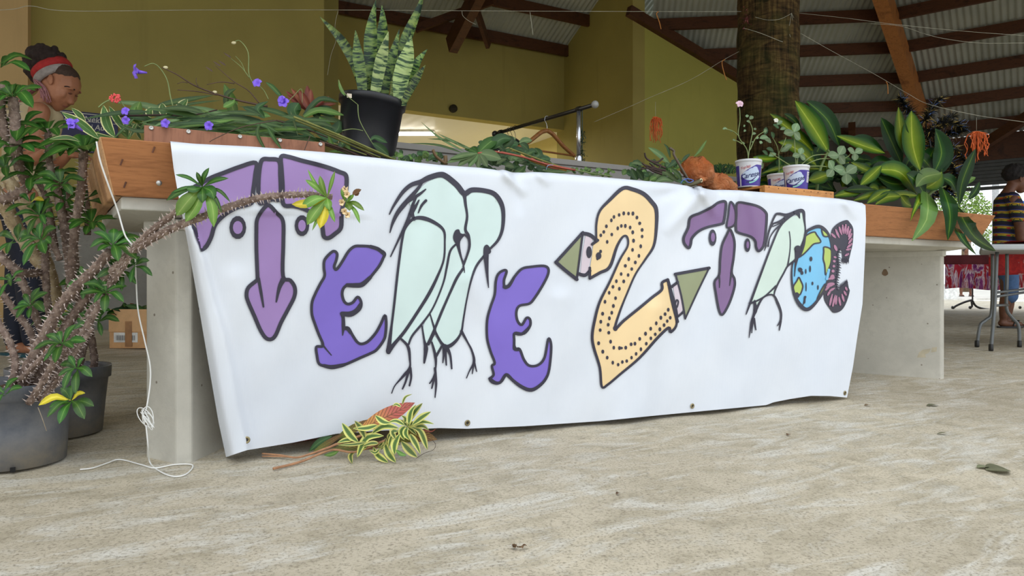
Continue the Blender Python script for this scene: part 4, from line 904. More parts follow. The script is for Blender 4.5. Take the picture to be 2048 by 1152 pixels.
for pts, r0, r1, m, th in (
        ([(118, 755, 2.33), (120, 700, 2.33), (112, 630, 2.33), (100, 555, 2.3), (62, 500, 2.27), (30, 450, 2.25), (4, 400, 2.22), (-20, 370, 2.2)], 15, 13, M_trunkb, 1.1),
        ([(110, 600, 2.34), (96, 545, 2.36), (70, 450, 2.36), (30, 380, 2.34), (0, 336, 2.32)], 14, 12, M_trunkb, .8),
        ([(150, 752, 2.36), (165, 700, 2.36), (168, 640, 2.34), (158, 580, 2.3), (148, 520, 2.28), (135, 440, 2.25), (112, 360, 2.22)], 8, 7, M_bark, 1.0),
        ([(183, 748, 2.38), (189, 720, 2.38), (180, 660, 2.36), (172, 600, 2.32), (158, 540, 2.28)], 7, 7, M_bark, .9),
        ([(145, 575, 2.2), (138, 510, 2.16), (126, 435, 2.12), (116, 392, 2.1), (106, 355, 2.1)], 10, 8, M_bark, 1.2),
        ([(140, 580, 2.18), (148, 475, 2.12), (156, 420, 2.08), (164, 360, 2.05), (168, 296, 2.05)], 9, 8, M_bark, 1.2),
        ([(175, 470, 2.3), (175, 420, 2.3), (166, 350, 2.3)], 6, 5, M_bark, 1.0),
        ([(106, 356, 2.1), (98, 314, 2.1), (96, 258, 2.1)], 7, 6, M_bark, 1.2),
        ([(5, 400, 2.2), (36, 388, 2.18), (56, 372, 2.16), (46, 340, 2.14), (28, 315, 2.12), (14, 290, 2.12)], 10, 8, M_bark, 1.2),
        ([(32, 290, 2.05), (30, 240, 2.05), (26, 196, 2.05)], 11, 9, M_bark, 1.2),
        ([(32, 290, 2.05), (38, 330, 2.1), (56, 372, 2.16)], 11, 9, M_bark, 1.2),
        ([(3, 170, 2.05), (2, 220, 2.05), (8, 262, 2.05), (20, 292, 2.08)], 8, 9, M_bark, 1.2),
        ([(110, 500, 2.2), (95, 405, 2.2), (70, 352, 2.2)], 7, 5, M_bark, 1.0),
        ([(120, 520, 2.1), (105, 485, 2.1), (86, 444, 2.1)], 6, 5, M_bark, 1.0),
        ([(-5, 505, 2.1), (20, 530, 2.1), (45, 546, 2.12), (80, 545, 2.2)], 9, 8, M_bark, 1.1),
        ([(30, 541, 2.12), (52, 580, 2.12), (66, 620, 2.15), (95, 690, 2.2)], 8, 7, M_bark, 1.1),
        ([(90, 480, 2.2), (92, 560, 2.2), (100, 640, 2.24), (120, 740, 2.3)], 7, 6, M_bark, 1.0),
        ([(127, 360, 2.24), (142, 447, 2.24), (150, 520, 2.26), (150, 600, 2.3)], 7, 7, M_bark, 1.0)):
    thorn_stem(PL2, pts, r0, r1, m, th, .8)
UP = (0, -.1, 1)
for px, py, D, n, L, ax, y in (
        (96, 262, 2.1, 9, 62, UP, 0), (168, 300, 2.05, 16, 78, (.1, -.1, 1), .06), (108, 355, 2.1, 12, 56, UP, 0), (30, 292, 2.05, 11, 66, (.2, -.2, 1), 0), (24, 190, 2.04, 12, 72, (.1, -.3, 1), 0), (0, 128, 2.05, 8, 62, (.3, -.2, 1), 0),
        (80, 430, 2.08, 10, 50, (.0, -.6, .8), 0), (80, 478, 2.05, 9, 48, (0, -.7, .6), 0), (182, 445, 2.1, 11, 56, (.3, -.2, 1), .05), (120, 366, 2.0, 9, 50, (.2, -.4, .8), 0), (130, 400, 2.1, 6, 46, (.4, -.3, .8), 0), (60, 610, 2.04, 10, 44, (0, -.6, .8), 0),
        (66, 350, 2.1, 8, 58, (.1, -.3, 1), 0), (10, 335, 2.05, 7, 60, (0, -.3, 1), 0), (20, 560, 2.05, 7, 40, (-.2, -.5, .8), 0), (140, 445, 2.3, 7, 50, UP, 0), (165, 560, 2.2, 8, 44, (.3, -.4, .6), .15), (150, 630, 2.2, 7, 40, (.2, -.5, .6), .15), (110, 640, 2.2, 5, 40, (0, -.5, .7), .1),
        (60, 405, 2.1, 6, 40, (0, -.4, .8), .2), (30, 480, 2.08, 5, 50, (-.3, -.6, .6), .0), (135, 300, 2.12, 6, 60, UP, 0), (45, 250, 2.1, 7, 60, (.2, -.3, 1), 0), (10, 215, 2.05, 6, 55, (-.2, -.3, 1), 0), (175, 395, 2.15, 6, 44, (.4, -.3, .7), 0), (195, 620, 2.3, 6, 36, (.4, -.3, .6), 0)):
    rosette(PL2, px, py, D, n, L, .33, ax, .25, yel=y)
for px, py, D, n, L, ax, y in ((226, 488, 1.85, 12, 62, (.5, -.3, .9), .05), (212, 583, 1.88, 11, 50, (.4, -.4, .9), .06), (124, 686, 1.85, 10, 46, (.0, -.5, .9), 0), (152, 735, 1.83, 8, 44, (.1, -.7, .6), 0), (142, 800, 1.82, 10, 52, (.2, -.5, .8), .1), (270, 530, 1.9, 6, 44, (.5, -.4, .3), 0), (8, 785, 1.85, 6, 40, (0, -.4, 1), 0), (195, 640, 1.95, 5, 40, (.4, -.4, .5), .1), (245, 540, 1.9, 7, 50, (.4, -.5, .1), 0), (170, 560, 1.92, 6, 44, (0, -.6, .6), .1)):
    rosette(PL1, px, py, D, n, L, .33, ax, .25, yel=y)
# the two rosettes seen clearly against the banner
z_ = lambda x, y: (340+x/2.743, 280+y/2.743)
M_leafE2 = m_leaf('arching_stem_leaf', (104, 142, 56), (128, 166, 74), (170, 190, 110), .36, 'mid', (.1, .7))
for tip, w, bend in (((30, 190), 18, (0, -6)), ((145, 175), 22, (0, -2)), ((215, 152), 26, (-4, 0)), ((322, 210), 26, (0, -5)), ((332, 342), 16, (6, -8)), ((240, 478), 48, (8, -4)), ((85, 448), 62, (6, 0)), ((35, 415), 72, (0, -4)), ((-20, 332), 34, (0, -8)), ((180, 345), 44, (0, 0)), ((240, 325), 50, (6, -4)), ((90, 262), 34, (0, 4)), ((285, 400), 18, (5, -6)), ((5, 290), 16, (0, -5))):
    pleaf(PL1, z_(178, 258), z_(*tip), w*.46, 1.725, M_leafE2 if tip[1] > 400 else M_leafE, bend=bend, dD=-.02, n=8, cols=1)
for tip, w, bend, m in (((742, 218), 26, (0, -4), 0), ((755, 160), 14, (-4, 0), 0), ((822, 195), 26, (-2, 0), 0), ((905, 170), 18, (0, 0), 0), ((722, 372), 46, (2, -7), 0), ((752, 465), 52, (-2, 0), 0), ((822, 485), 50, (0, 3), 2), ((905, 452), 22, (0, 2), 0), ((1066, 388), 22, (0, -6), 0), ((1042, 458), 18, (4, -4), 0), ((985, 388), 34, (3, 0), 0), ((780, 498), 16, (0, 0), 0), ((875, 385), 34, (0, 0), 0), ((668, 352), 40, (0, 5), 2), ((940, 265), 20, (0, 0), 0), ((1010, 300), 22, (0, 0), 0)):
    c = z_(862, 318) if tip[0] < 930 else z_(965, 340)
    pleaf(PL1, c, z_(*tip), w*.48, 1.835, (M_leafE2, M_leafE, M_leafY)[m], bend=bend, dD=-.02, n=8, cols=1)
M_cream = plain('cream_petal', (232, 206, 160), .5, 0, .12, 20)
for fx, fy in ((962, 272), (945, 343), (958, 392), (972, 300), (975, 410)):
    g = G()
    for k in range(3):
        a = k*2.1+random.random(); p = z_(fx+cos(a)*14, fy+sin(a)*12); leafgeo(g, [W(*z_(fx, fy), 1.815), W((z_(fx, fy)[0]+p[0])/2, (z_(fx, fy)[1]+p[1])/2, 1.805), W(*p, 1.81)], .019, 'ell', nrm=(sin(a)*.3, -1, cos(a)*.3), n=5, cols=1)
    g.mk('flower', M_cream, PL1)
g = G(); leafgeo(g, [W(*z_(1000, 300), 1.81), W(*z_(1020, 285), 1.81), W(*z_(1050, 272), 1.81)], .014, n=5); leafgeo(g, [W(*z_(1010, 300), 1.81), W(*z_(1025, 298), 1.81), W(*z_(1030, 275), 1.81)], .012, n=5); g.mk('withered_flower', plain('withered', (104, 72, 44), .8), PL1)

# ------------------------------------------------------------------ white plastic twine
M_tw = plain('white_twine', (232, 232, 228), .5, 0, .05)
def string(name, pts, r, label=None, catg='string', mat=None, group=None, parent=None):
    g = G(); P = cat([p if isinstance(p, Vector) else W(*p) for p in pts], 8); g.tube(P, r, 6); o = g.mk(name, mat or M_tw, parent)
    if label: tag(o, label, catg, group)
    return o
def F3(px, py): p = F(px, py, .004); return p
TWN = root('twine', F3(300, 925).to_tuple(), 'white plastic twine hanging from the planter end, knotted and trailing over the floor', 'twine')
string('strand', [Q(193, 283, -.20), Q(200, 320, -.19), Q(216, 368, -.17), Q(235, 420, -.14), Q(250, 470, -.14), Q(268, 500, -.13), (272, 560, 1.97), (276, 620, 1.98), (289, 680, 1.985), (300, 730, 1.99), (300, 770, 1.985), (293, 815, 1.97), (288, 828, 1.96)], .0022, parent=TWN)
string('strand', [(292, 850, 1.955), (296, 890, 1.955), F3(300, 925), F3(322, 944), F3(350, 953), F3(374, 947), F3(385, 930), F3(350, 929), F3(310, 936), F3(285, 930), F3(240, 919), F3(215, 926), F3(185, 936), F3(160, 939)], .0020, parent=TWN)
g = G()
for i in range(7):
    c = (300+3*sin(i*2.2), 838+5*cos(i*1.7)); rr = 9+i*1.6
    P = [W(c[0]-6+rr*cos(a*.63)*(1.0 if i % 2 else .6), c[1]+rr*1.15*sin(a*.63+i*.5), 1.955+.004*sin(a+i)) for a in range(11)]
    g.tube(cat(P, 4), .0013, 5)
g.mk('knot', M_tw, TWN)
# thin tearing strand of the front pot
string('dry_stalk', [W(76, 815, 1.84), W(85, 838, 1.82), W(93, 862, 1.83)], .0009, mat=plain('straw', (168, 152, 130)), parent=PL1)
# ================================================================== CUT PLANTS ON THE PLANTER
Z3 = lambda x, y: (240+x/2.88, 60+y/2.88)
Z4 = lambda x, y: (760+x/2.844, y/2.844)
Z5 = lambda x, y: (1260+x/4.096, 180+y/4.096)
ZD = lambda x, y: (1500+x/4.43, 180+y/4.43)
ZR = lambda x, y: (1640+x/2.057, 160+y/2.057)
Z1 = lambda x, y: (x/2.744, 60+y/2.744)
M_strap = m_leaf('dark_strap_leaf', (58, 88, 42), (78, 108, 54), (120, 146, 84), .42, 'mid', (.1, .8))
M_strap2 = m_leaf('grey_green_leaf', (92, 118, 72), (112, 136, 86), (146, 164, 112), .45, 'mid', (.1, .8))
M_dark = m_leaf('deep_green_leaf', (44, 76, 36), (58, 92, 44), (96, 128, 74), .36, 'mid', (.1, .8))
M_mid = m_leaf('fresh_green_leaf', (84, 118, 50), (104, 138, 62), (150, 172, 96), .4, 'mid', (.1, .8))
M_var = m_leaf('cream_edged_leaf', (226, 222, 160), (76, 112, 52), (120, 150, 90), .38, 'margin', (.72, .80))
M_song = m_leaf('yellow_edged_leaf', (222, 218, 128), (96, 124, 66), (70, 100, 50), .4, 'margin', (.40, .56))
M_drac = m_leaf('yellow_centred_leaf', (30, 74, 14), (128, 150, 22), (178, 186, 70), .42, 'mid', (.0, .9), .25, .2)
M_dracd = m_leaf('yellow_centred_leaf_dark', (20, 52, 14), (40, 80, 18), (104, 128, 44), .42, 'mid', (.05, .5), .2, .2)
M_brom = m_leaf('bromeliad_red_leaf', (128, 62, 44), (150, 82, 58), (170, 100, 70), .35, 'mid', (.1, .8))
M_snake = m_leaf('snake_plant_leaf', (28, 52, 38), (92, 120, 66), (138, 160, 84), .35, 'bands')
M_snakep = m_leaf('snake_plant_pale_leaf', (52, 80, 52), (156, 178, 112), (180, 196, 130), .35, 'bands')
M_tref = m_leaf('strawberry_leaf', (112, 138, 98), (126, 150, 110), (162, 180, 140), .5, 'mid', (.1, .8))
M_cane = plain('green_cane', (122, 124, 60), .5, 0, .3, 30); M_dstem = plain('dark_stem', (84, 62, 50), .6, 0, .3, 30); M_gstem = plain('green_stem', (124, 140, 84), .5, 0, .2, 30)
M_rstem = plain('red_stem', (168, 84, 66), .5, 0, .25, 30); M_twig = plain('dark_twig', (62, 46, 40), .8, 0, .3, 40); M_purp = plain('purple_petal', (132, 98, 226), .55, 0, .12, 30)
def ql(parent, pts, w, nd, mat, prof='lance', dn=0.0, nm='leaf', **kw):
    """leaf through photo pixels, w px wide, nd behind the table front"""
    n = len(pts); P = [Q(p[0], p[1], nd+dn*i/(n-1)) for i, p in enumerate(pts)]
    return leaf(parent, P, w*P[0].y/1400, mat, prof, name=nm, **kw)
def qs(parent, pts, r, nd, mat, nm='stem', dn=0.0, seg=6):
    P = cat([Q(p[0], p[1], nd+dn*i/max(1, len(pts)-1)) for i, p in enumerate(pts)], 6)
    rr = r if isinstance(r, (list, tuple)) else [r, r]
    g = G(); g.tube(P, [rr[0]*P[0].y/1400, rr[1]*P[0].y/1400], seg); return g.mk(nm, mat, parent)
def flower(parent, px, py, nd, R, mat=None, n=5, face=(0, -1, .2)):
    c = Q(px, py, nd); r = R*c.y/1400; f = Vector(face).normalized(); e = f.orthogonal().normalized(); b = f.cross(e); g = G()
    for k in range(n):
        a = 2*pi*k/n+random.random()*.3; d = e*cos(a)+b*sin(a)
        leafgeo(g, [c-f*r*.3, c+d*r*.5+f*r*.15, c+d*r+f*r*.0], r*.95, 'obov', nrm=f, n=5, cols=1, wave=.06, fold=.3)
    g.tube([c-f*r*1.3, c-f*r*.2], [r*.12, r*.28], 6)
    return g.mk('flower', mat or M_purp, parent)

# variegated cuttings at the left end
B = root('variegated_cutting', Q(225, 283, .12).to_tuple(), 'broad green leaves edged in cream, with a coral flower, at the planter left end', 'cut plant')
for pts, w in (([(545, 600), (450, 520), (338, 452)], 52), ([(470, 520), (440, 470), (392, 428)], 34), ([(632, 590), (590, 520), (568, 412)], 58), ([(690, 560), (650, 500), (598, 418)], 40), ([(440, 612), (370, 590), (270, 600)], 26), ([(1000, 480), (990, 430), (1030, 378)], 56), ([(900, 480), (896, 440), (888, 400)], 48), ([(830, 480), (820, 450), (835, 425)], 44), ([(640, 600), (560, 585), (470, 560)], 30), ([(700, 590), (690, 540), (660, 480)], 40)):
    ql(B, [Z1(*p) for p in pts], w/2.744, .10+random.random()*.08, M_var, 'ell', fold=.2)
for pts, w in (([(770, 520), (750, 450), (770, 392)], 76), ([(690, 520), (720, 470), (745, 420)], 60), ([(1290, 480), (1275, 420), (1262, 380)], 60)):
    ql(B, [Z1(*p) for p in pts], w/2.744, .2, M_mid, 'ell')
for i in range(16): 
    x = 240+random.random()*60; y = 285-random.random()*30; a = random.random()*6
    ql(B, [(x, y), (x+6*cos(a), y-8), (x+16*cos(a), y-14-random.random()*8)], 7, .12+random.random()*.08, M_var if i % 2 else M_mid, 'ell', n=6, cols=1)
qs(B, [Z1(540, 425), Z1(570, 400), Z1(605, 382)], (1.4, 1.2), .12, M_gstem); qs(B, [Z1(690, 430), Z1(675, 410), Z1(655, 385)], 1.2, .13, M_gstem)
g = G(); c = Q(*Z1(632, 376), .12)
for i in range(46):
    a = random.random()*6.28; r = sqrt(random.random())*.016; p = c+Vector((cos(a)*r*1.1, -.004*random.random(), sin(a)*r*.85)); g.ball(p, .0035, .003, .0028, 6, 4)
g.mk('flower', plain('coral_flower', (232, 92, 92), .6, 0, .2, 60), B)

# ruellia: strap leaves, arching stems, purple flowers
R_ = root('ruellia_cutting', Q(430, 275, .15).to_tuple(), 'heap of narrow-leaved cuttings with purple flowers on the reddish-brown plywood crate', 'cut plant')
rnd = random.Random(3)
for i in range(92):
    bx_ = 300+rnd.random()*350; by_ = 248+.07*(bx_-300)-rnd.random()*38+rnd.random()*16; s_ = -1 if rnd.random() < .72 else 1; L = 50+rnd.random()*90; an = rnd.uniform(-.28, .30)
    tip = (bx_+s_*L*cos(an), by_-L*sin(an)+6); md = ((bx_+tip[0])/2, (by_+tip[1])/2-rnd.random()*8)
    if tip[1] > 262+.085*(tip[0]-288): tip = (tip[0], 255+.085*(tip[0]-288)-rnd.random()*12)
    ql(R_, [(bx_, by_), md, tip], 7+rnd.random()*8, .03+rnd.random()*.27, (M_strap, M_strap, M_dark, M_strap2, M_mid)[rnd.randrange(5)], 'lance', n=7, cols=1)
for pts, w, m in (([(1230, 170), (1050, 160), (870, 210)], 44, M_strap2), ([(280, 150), (200, 230), (110, 320)], 34, M_strap), ([(640, 100), (480, 150), (320, 190)], 30, M_strap), ([(1320, 180), (1290, 280), (1385, 460)], 30, M_strap), ([(1370, 215), (1430, 320), (1495, 415)], 34, M_strap), ([(1560, 90), (1590, 180), (1625, 305)], 22, M_strap2), ([(1700, 240), (1450, 240), (1165, 270)], 40, M_mid), ([(1350, 150), (1290, 70), (1380, 10)], 60, M_dark), ([(1170, 60), (1250, 90), (1330, 130)], 44, M_dark), ([(620, 20), (680, 60), (760, 90)], 26, M_strap), ([(1010, 60), (1090, 20), (1100, -10)], 60, M_mid)):
    ql(R_, [(200+x/4.096, 200+y/4.096) for x, y in pts], w/4.096, -.01 if pts[-1][1] > 400 else .06, m, 'lance', fold=.2)
ql(R_, [Z3(610, 440), Z3(620, 370), Z3(668, 338)], 12, .15, M_strap, 'strap'); ql(R_, [Z3(930, 385), Z3(880, 330), Z3(838, 300)], 9, .15, M_strap, 'strap')
ql(R_, [Z3(680, 430), Z3(640, 400), Z3(600, 310)], 20, .2, M_mid, 'lance')
for pts, r, m in (([(305, 440), (290, 380), (272, 290), (232, 222), (190, 193), (140, 210)], (1.3, .9), M_gstem), ([(850, 440), (700, 410), (560, 370), (430, 320), (330, 258), (240, 215)], (2.2, .8), M_dstem), ([(800, 420), (740, 350), (660, 300), (600, 250), (545, 200)], (1.4, .6), M_dstem), ([(775, 320), (742, 250), (738, 130), (690, 62), (650, 75)], (1.2, .7), M_gstem), ([(745, 275), (700, 215), (640, 165)], (1, .5), M_gstem), ([(720, 240), (700, 190), (665, 150)], (.8, .5), M_gstem), ([(660, 308), (580, 300), (500, 315)], (1.2, .6), M_dstem), ([(560, 375), (450, 355), (330, 345)], (1.2, .7), M_dstem), ([(450, 325), (438, 300), (440, 275)], (.8, .5), M_dstem), ([(390, 305), (360, 300), (330, 310)], (.8, .5), M_dstem),
                  ([(0, 495), (240, 490), (400, 492), (560, 460)], (2.2, 1.4), M_twig), ([(900, 520), (700, 560), (560, 620), (515, 645)], (1.0, .6), M_dstem), ([(1095, 610), (1060, 700), (1050, 760), (905, 835)], (1.0, .6), M_dstem), ([(1055, 700), (1060, 800), (1000, 865)], (.8, .5), M_dstem), ([(855, 400), (830, 350), (790, 310)], (1, .7), M_gstem), ([(960, 420), (1000, 380), (1045, 340), (1050, 420)], (.8, .5), M_gstem)):
    qs(R_, [Z3(*p) for p in pts], r, -.02 if pts[0][1] > 500 and pts[-1][1] > 600 else .12, m)
for x, y in ((610, 205), (640, 160), (580, 210), (535, 240)):
    for k in range(3): ql(R_, [Z3(x, y), Z3(x-8-10*k, y-6-6*k), Z3(x-14-16*k, y-18-8*k)], 2.5, .12, M_dstem, 'lance', n=4, cols=1)
for x, y, r, f in ((95, 240, 15, (-.7, -.7, -.1)), (790, 305, 10, (0, -1, .3)), (940, 415, 12, (.2, -1, .2)), (262, 538, 10, (0, -1, .1)), (512, 552, 10, (0, -1, 0)), (32, 468, 9, (0, -1, .2)), (34, 520, 9, (0, -1, -.1)), (930, 400, 9, (-.3, -1, .3))):
    flower(R_, *Z3(x, y), -.01 if y > 500 else .08, r, face=f)
flower(R_, 148, 249, .02, 15, face=(-.4, -.8, .5)); flower(R_, 141, 244, .02, 9, face=(.4, -.8, .5))
for x, y in ((655, 74), (262, 216), (545, 358)): g = G(); g.ball(Q(*Z3(x, y), .12), .008, .004, .005, 8, 5); g.mk('bud', plain('cream_bud', (214, 204, 160)), R_)

# bromeliad
Bm = root('bromeliad', Q(628, 228, .3).to_tuple(), 'bromeliad rosette with reddish leaves on the planter, left of the snake plant', 'plant')
for tip, w, m, b in (((955, 352), 34, 0, 0), ((985, 335), 36, 0, 0), ((1030, 345), 44, 0, -6), ((1078, 318), 46, 0, 0), ((1100, 340), 40, 0, 4), ((1205, 382), 34, 0, -6), ((1245, 425), 34, 0, -10), ((1180, 405), 36, 0, -4), ((1225, 445), 30, 1, -8), ((1000, 400), 30, 0, 0), ((960, 375), 30, 0, 4), ((1240, 500), 40, 1, -10), ((1160, 520), 40, 1, -8), ((1060, 420), 46, 1, 0), ((1120, 395), 40, 0, 0)):
    t_ = Z3(*tip); b0 = Z3(1095, 470); ql(Bm, [b0, ((b0[0]+t_[0])/2, (b0[1]+t_[1])/2+b/2.88), t_], w/2.88, .24+random.random()*.08, M_dark if m else M_brom, 'ell', fold=.3)
ql(Bm, [Z3(1060, 500), Z3(1150, 462), Z3(1294, 492)], 14, .2, M_mid, 'strap'); ql(Bm, [Z3(1020, 500), Z3(1005, 460), Z3(1030, 420)], 30, .2, M_dark, 'ell'); ql(Bm, [Z3(1060, 495), Z3(1150, 400), Z3(1260, 415)], 12, .22, M_dark, 'strap')
ql(Bm, [Z3(1200, 640), Z3(1180, 560), Z3(1150, 500)], 28, .2, M_mid, 'ell'); ql(Bm, [Z3(1260, 640), Z3(1190, 600), Z3(1110, 570)], 30, .18, M_dark, 'ell'); ql(Bm, [Z3(1230, 600), Z3(1260, 560), Z3(1262, 520)], 26, .22, M_dark, 'ell')

# bundle of canes
K_ = root('cane_bundle', Q(720, 285, .1).to_tuple(), 'bundle of thin green and brown canes slanting down beside the snake-plant pot', 'cut plant')
for i, (a, b, r, m) in enumerate((((1000, 500), (1585, 748), 2.3, M_cane), ((1010, 520), (1560, 742), 2.0, M_cane), ((1060, 518), (1440, 700), 1.7, M_cane), ((1100, 560), (1500, 735), 2.0, M_cane), ((1150, 640), (1400, 735), 2.4, M_dstem), ((1180, 660), (1340, 725), 2.2, M_dstem), ((1190, 640), (1420, 720), 1.8, M_cane), ((950, 500), (1250, 600), 1.6, M_dstem), ((900, 520), (1200, 620), 1.5, M_dstem), ((1200, 600), (1480, 742), 1.6, M_dstem))):
    md = ((a[0]+b[0])/2, (a[1]+b[1])/2-6+3*(i % 4)); qs(K_, [Z3(*a), Z3(*md), Z3(*b)], (r, r*.9), .02+.012*i, m, 'cane', seg=8)
for pts in ([(1370, 430), (1380, 520), (1440, 630), (1460, 660)], [(1280, 580), (1340, 570), (1400, 580)], [(1260, 290), (1290, 360), (1370, 430)]):
    qs(K_, [Z3(*p) for p in pts], (1, .6), .02, M_gstem, 'tendril')
for pts, w in (([(1440, 640), (1470, 620), (1540, 650)], 34), ([(1450, 650), (1500, 680), (1550, 725)], 50), ([(1330, 690), (1300, 660), (1270, 650)], 24), ([(1250, 690), (1220, 660), (1200, 600)], 26), ([(1340, 720), (1280, 700), (1200, 700)], 22), ([(1250, 700), (1300, 640), (1360, 650)], 40)):
    ql(K_, [Z3(*p) for p in pts], w/2.88, .08, M_dark if w > 30 else M_mid, 'ell')

# snake plant in its pot
spc = Q(742, 312, .22); zs = spc.y/1400
SP = root('snake_plant', (spc.x, spc.y, .86), 'snake plant with upright banded leaves in a black plastic pot standing on the planter', 'potted plant')
axp = Vector((.11, .02, 1)).normalized()
prc = Q(746, 200, .22); Hs = (prc-Vector((spc.x, spc.y, .84))).length; ps0 = prc-axp*(prc.z-.845)/axp.z
pot(SP, ps0, 67*zs, (prc-ps0).length, .74, M_pot2, axp, .026); 
g = G(); g.lathe([(0.0001, 0), (60*zs, 0)], prc-axp*.02, 24, axp); tag(g.mk('soil', M_soil, SP), kind='stuff')
g = G(); c = Q(717, 208, .22)-Vector((0, 60*zs, 0)); g.box(c+Vector((-.007, -.002, 0)), .016, .001, .014, Vector((1, .12, -.1)).normalized()); g.mk('price_sticker', plain('cream_sticker', (226, 212, 190)), SP, smooth=False)
def dq(px, py, D): return W(px, py, D)
Ds = prc.y
for pts, w, m, dD in (([(728, 198), (714, 140), (684, 82), (639, 33)], 19, 0, -.03), ([(726, 202), (722, 150), (716, 112), (711, 60)], 22, 0, -.06), ([(744, 202), (742, 120), (744, 50), (752, 0)], 28, 0, 0), ([(748, 205), (757, 150), (768, 100), (777, 63)], 24, 1, -.06), ([(768, 206), (776, 150), (790, 95), (799, 58)], 19, 0, .0), ([(790, 206), (798, 130), (815, 75), (838, 18), (848, -20)], 24, 0, .03), ([(802, 212), (803, 160), (816, 110), (822, 70)], 34, 1, -.04), ([(806, 205), (818, 165), (835, 125), (855, 98)], 21, 0, -.02), ([(808, 205), (822, 178), (838, 150), (851, 130)], 17, 0, -.05), ([(762, 205), (766, 150), (772, 100), (770, 80)], 28, 0, .04), ([(750, 202), (756, 120), (766, 60), (764, 10)], 30, 0, .06), ([(735, 200), (738, 175), (736, 150)], 16, 0, -.01), ([(682, 182), (672, 160), (682, 150)], 1, 0, 0), ([(785, 206), (792, 170), (788, 140)], 20, 1, -.02)):
    if w < 2: continue
    base = Ds+dD; leaf(SP, [W(p[0], p[1], base+.0*i) for i, p in enumerate(pts)], w*Ds/1400, M_snakep if m else M_snake, 'sword', nrm=(random.uniform(-.25, .25), -1, 0), fold=.35, n=14)
leaf(SP, [W(690, 192, Ds-.12), W(681, 175, Ds-.12), W(677, 158, Ds-.12)], .012, M_mid, 'lance', n=6)

# leafy heap in the middle: palmate leaf, dark leaves, red stalk
H_ = root('palmate_leaf_branch', Q(960, 330, .12).to_tuple(), 'leafy heap with a big hand-shaped leaf on a red stalk, mid planter', 'cut plant')
c = (556, 872)
for tip, w in (((378, 928), 40), ((396, 905), 34), ((440, 948), 44), ((505, 952), 44), ((560, 960), 40), ((612, 950), 44), ((672, 776), 74), ((480, 848), 30), ((520, 835), 30), ((690, 905), 70)):
    m_ = ((c[0]+tip[0])/2, (c[1]+tip[1])/2-6); ql(H_, [Z4(*c), Z4(*m_), Z4(*tip)], w/2.844, .02, M_strap2 if tip[1] > 900 else M_strap, 'ell', fold=.12, dn=-.02 if tip[1] > 900 else .05)
qs(H_, [Z4(*c), Z4(640, 862), Z4(800, 890), Z4(950, 935), Z4(1110, 968)], (1.8, 2.6), .02, M_rstem, 'stalk')
for pts, m in (([(740, 845), (860, 890), (1000, 940), (1080, 965)], M_cane), ([(800, 880), (900, 930), (1060, 970)], plain('yellow_stalk', (196, 150, 70))), ([(860, 900), (960, 950), (1040, 962)], M_rstem), ([(690, 865), (760, 880)], M_rstem)):
    qs(H_, [Z4(*p) for p in pts], (1.8, 1.8), .03, m, 'stalk')
rnd = random.Random(11)
for i in range(92):
    x = 560+rnd.random()*380; y0 = 800+max(0, (x-760))*.32; y = y0+rnd.random()*(985-y0); a = rnd.uniform(-2.9, .6); L = 50+rnd.random()*70
    tip = (x+L*cos(a), max(y0-10, min(992, y-L*.4*sin(a)*(1 if rnd.random() < .5 else -1)))); ql(H_, [Z4(x, y), Z4((x+tip[0])/2, (y+tip[1])/2-8), Z4(*tip)], (20+rnd.random()*26)/2.844, .06+rnd.random()*.3, (M_dark, M_dark, M_strap, M_strap2)[rnd.randrange(4)], 'ell', n=7, cols=1)
for pts, w, m in (([(480, 862), (340, 785), (232, 692)], 14, M_strap2), ([(470, 870), (330, 825), (170, 815)], 14, M_strap), ([(500, 850), (400, 800), (270, 790)], 16, M_strap), ([(520, 850), (430, 812), (330, 760)], 18, M_strap2), ([(620, 850), (690, 790), (750, 790)], 70, M_dark), ([(700, 840), (740, 800), (735, 770)], 60, M_dark), ([(860, 900), (905, 880), (880, 840)], 50, M_dark), ([(570, 880), (620, 900), (640, 945)], 60, M_dark), ([(830, 940), (800, 970), (760, 990)], 40, M_strap), ([(1100, 970), (1000, 975), (920, 970)], 30, M_strap2), ([(870, 950), (900, 990), (960, 975)], 40, M_dark)):
    ql(H_, [Z4(*p) for p in pts], w/2.844, .05, m, 'lance' if w < 20 else 'ell')
string('blue_tie', [Q(*Z4(945, 965), .0), Q(*Z4(955, 942), -.01), Q(*Z4(985, 938), -.01)], .0012, mat=plain('pale_blue_string', (170, 190, 226)), parent=H_)
H2 = root('round_leaf_cutting', Q(850, 315, .1).to_tuple(), 'low sprigs of small rounded leaves just right of the snake-plant pot', 'cut plant')
for i in range(46):
    x = 90+rnd.random()*260; y = 875+rnd.random()*50; a = rnd.random()*6.3; L = 30+rnd.random()*24
    ql(H2, [Z4(x, y), Z4(x+L*.5*cos(a), y-6+L*.3*sin(a)), Z4(x+L*cos(a), y+L*.5*sin(a))], 8+rnd.random()*5, .04+rnd.random()*.15, M_mid if rnd.random() < .4 else M_dark, 'ell', n=6, cols=1)
qs(H2, [Z4(300, 850), Z4(320, 890), Z4(370, 930)], (3, 3.4), .02, plain('brown_stub', (112, 88, 56)), 'twig'); qs(H2, [Z4(372, 885), Z4(374, 935)], (4, 4.5), .02, plain('brown_stub', (112, 88, 56)), 'twig')
H3 = root('small_leaf_sprig', Q(1190, 345, .1).to_tuple(), 'thin sprig with tiny green leaves lying on the planter edge right of the red stalk', 'cut plant')
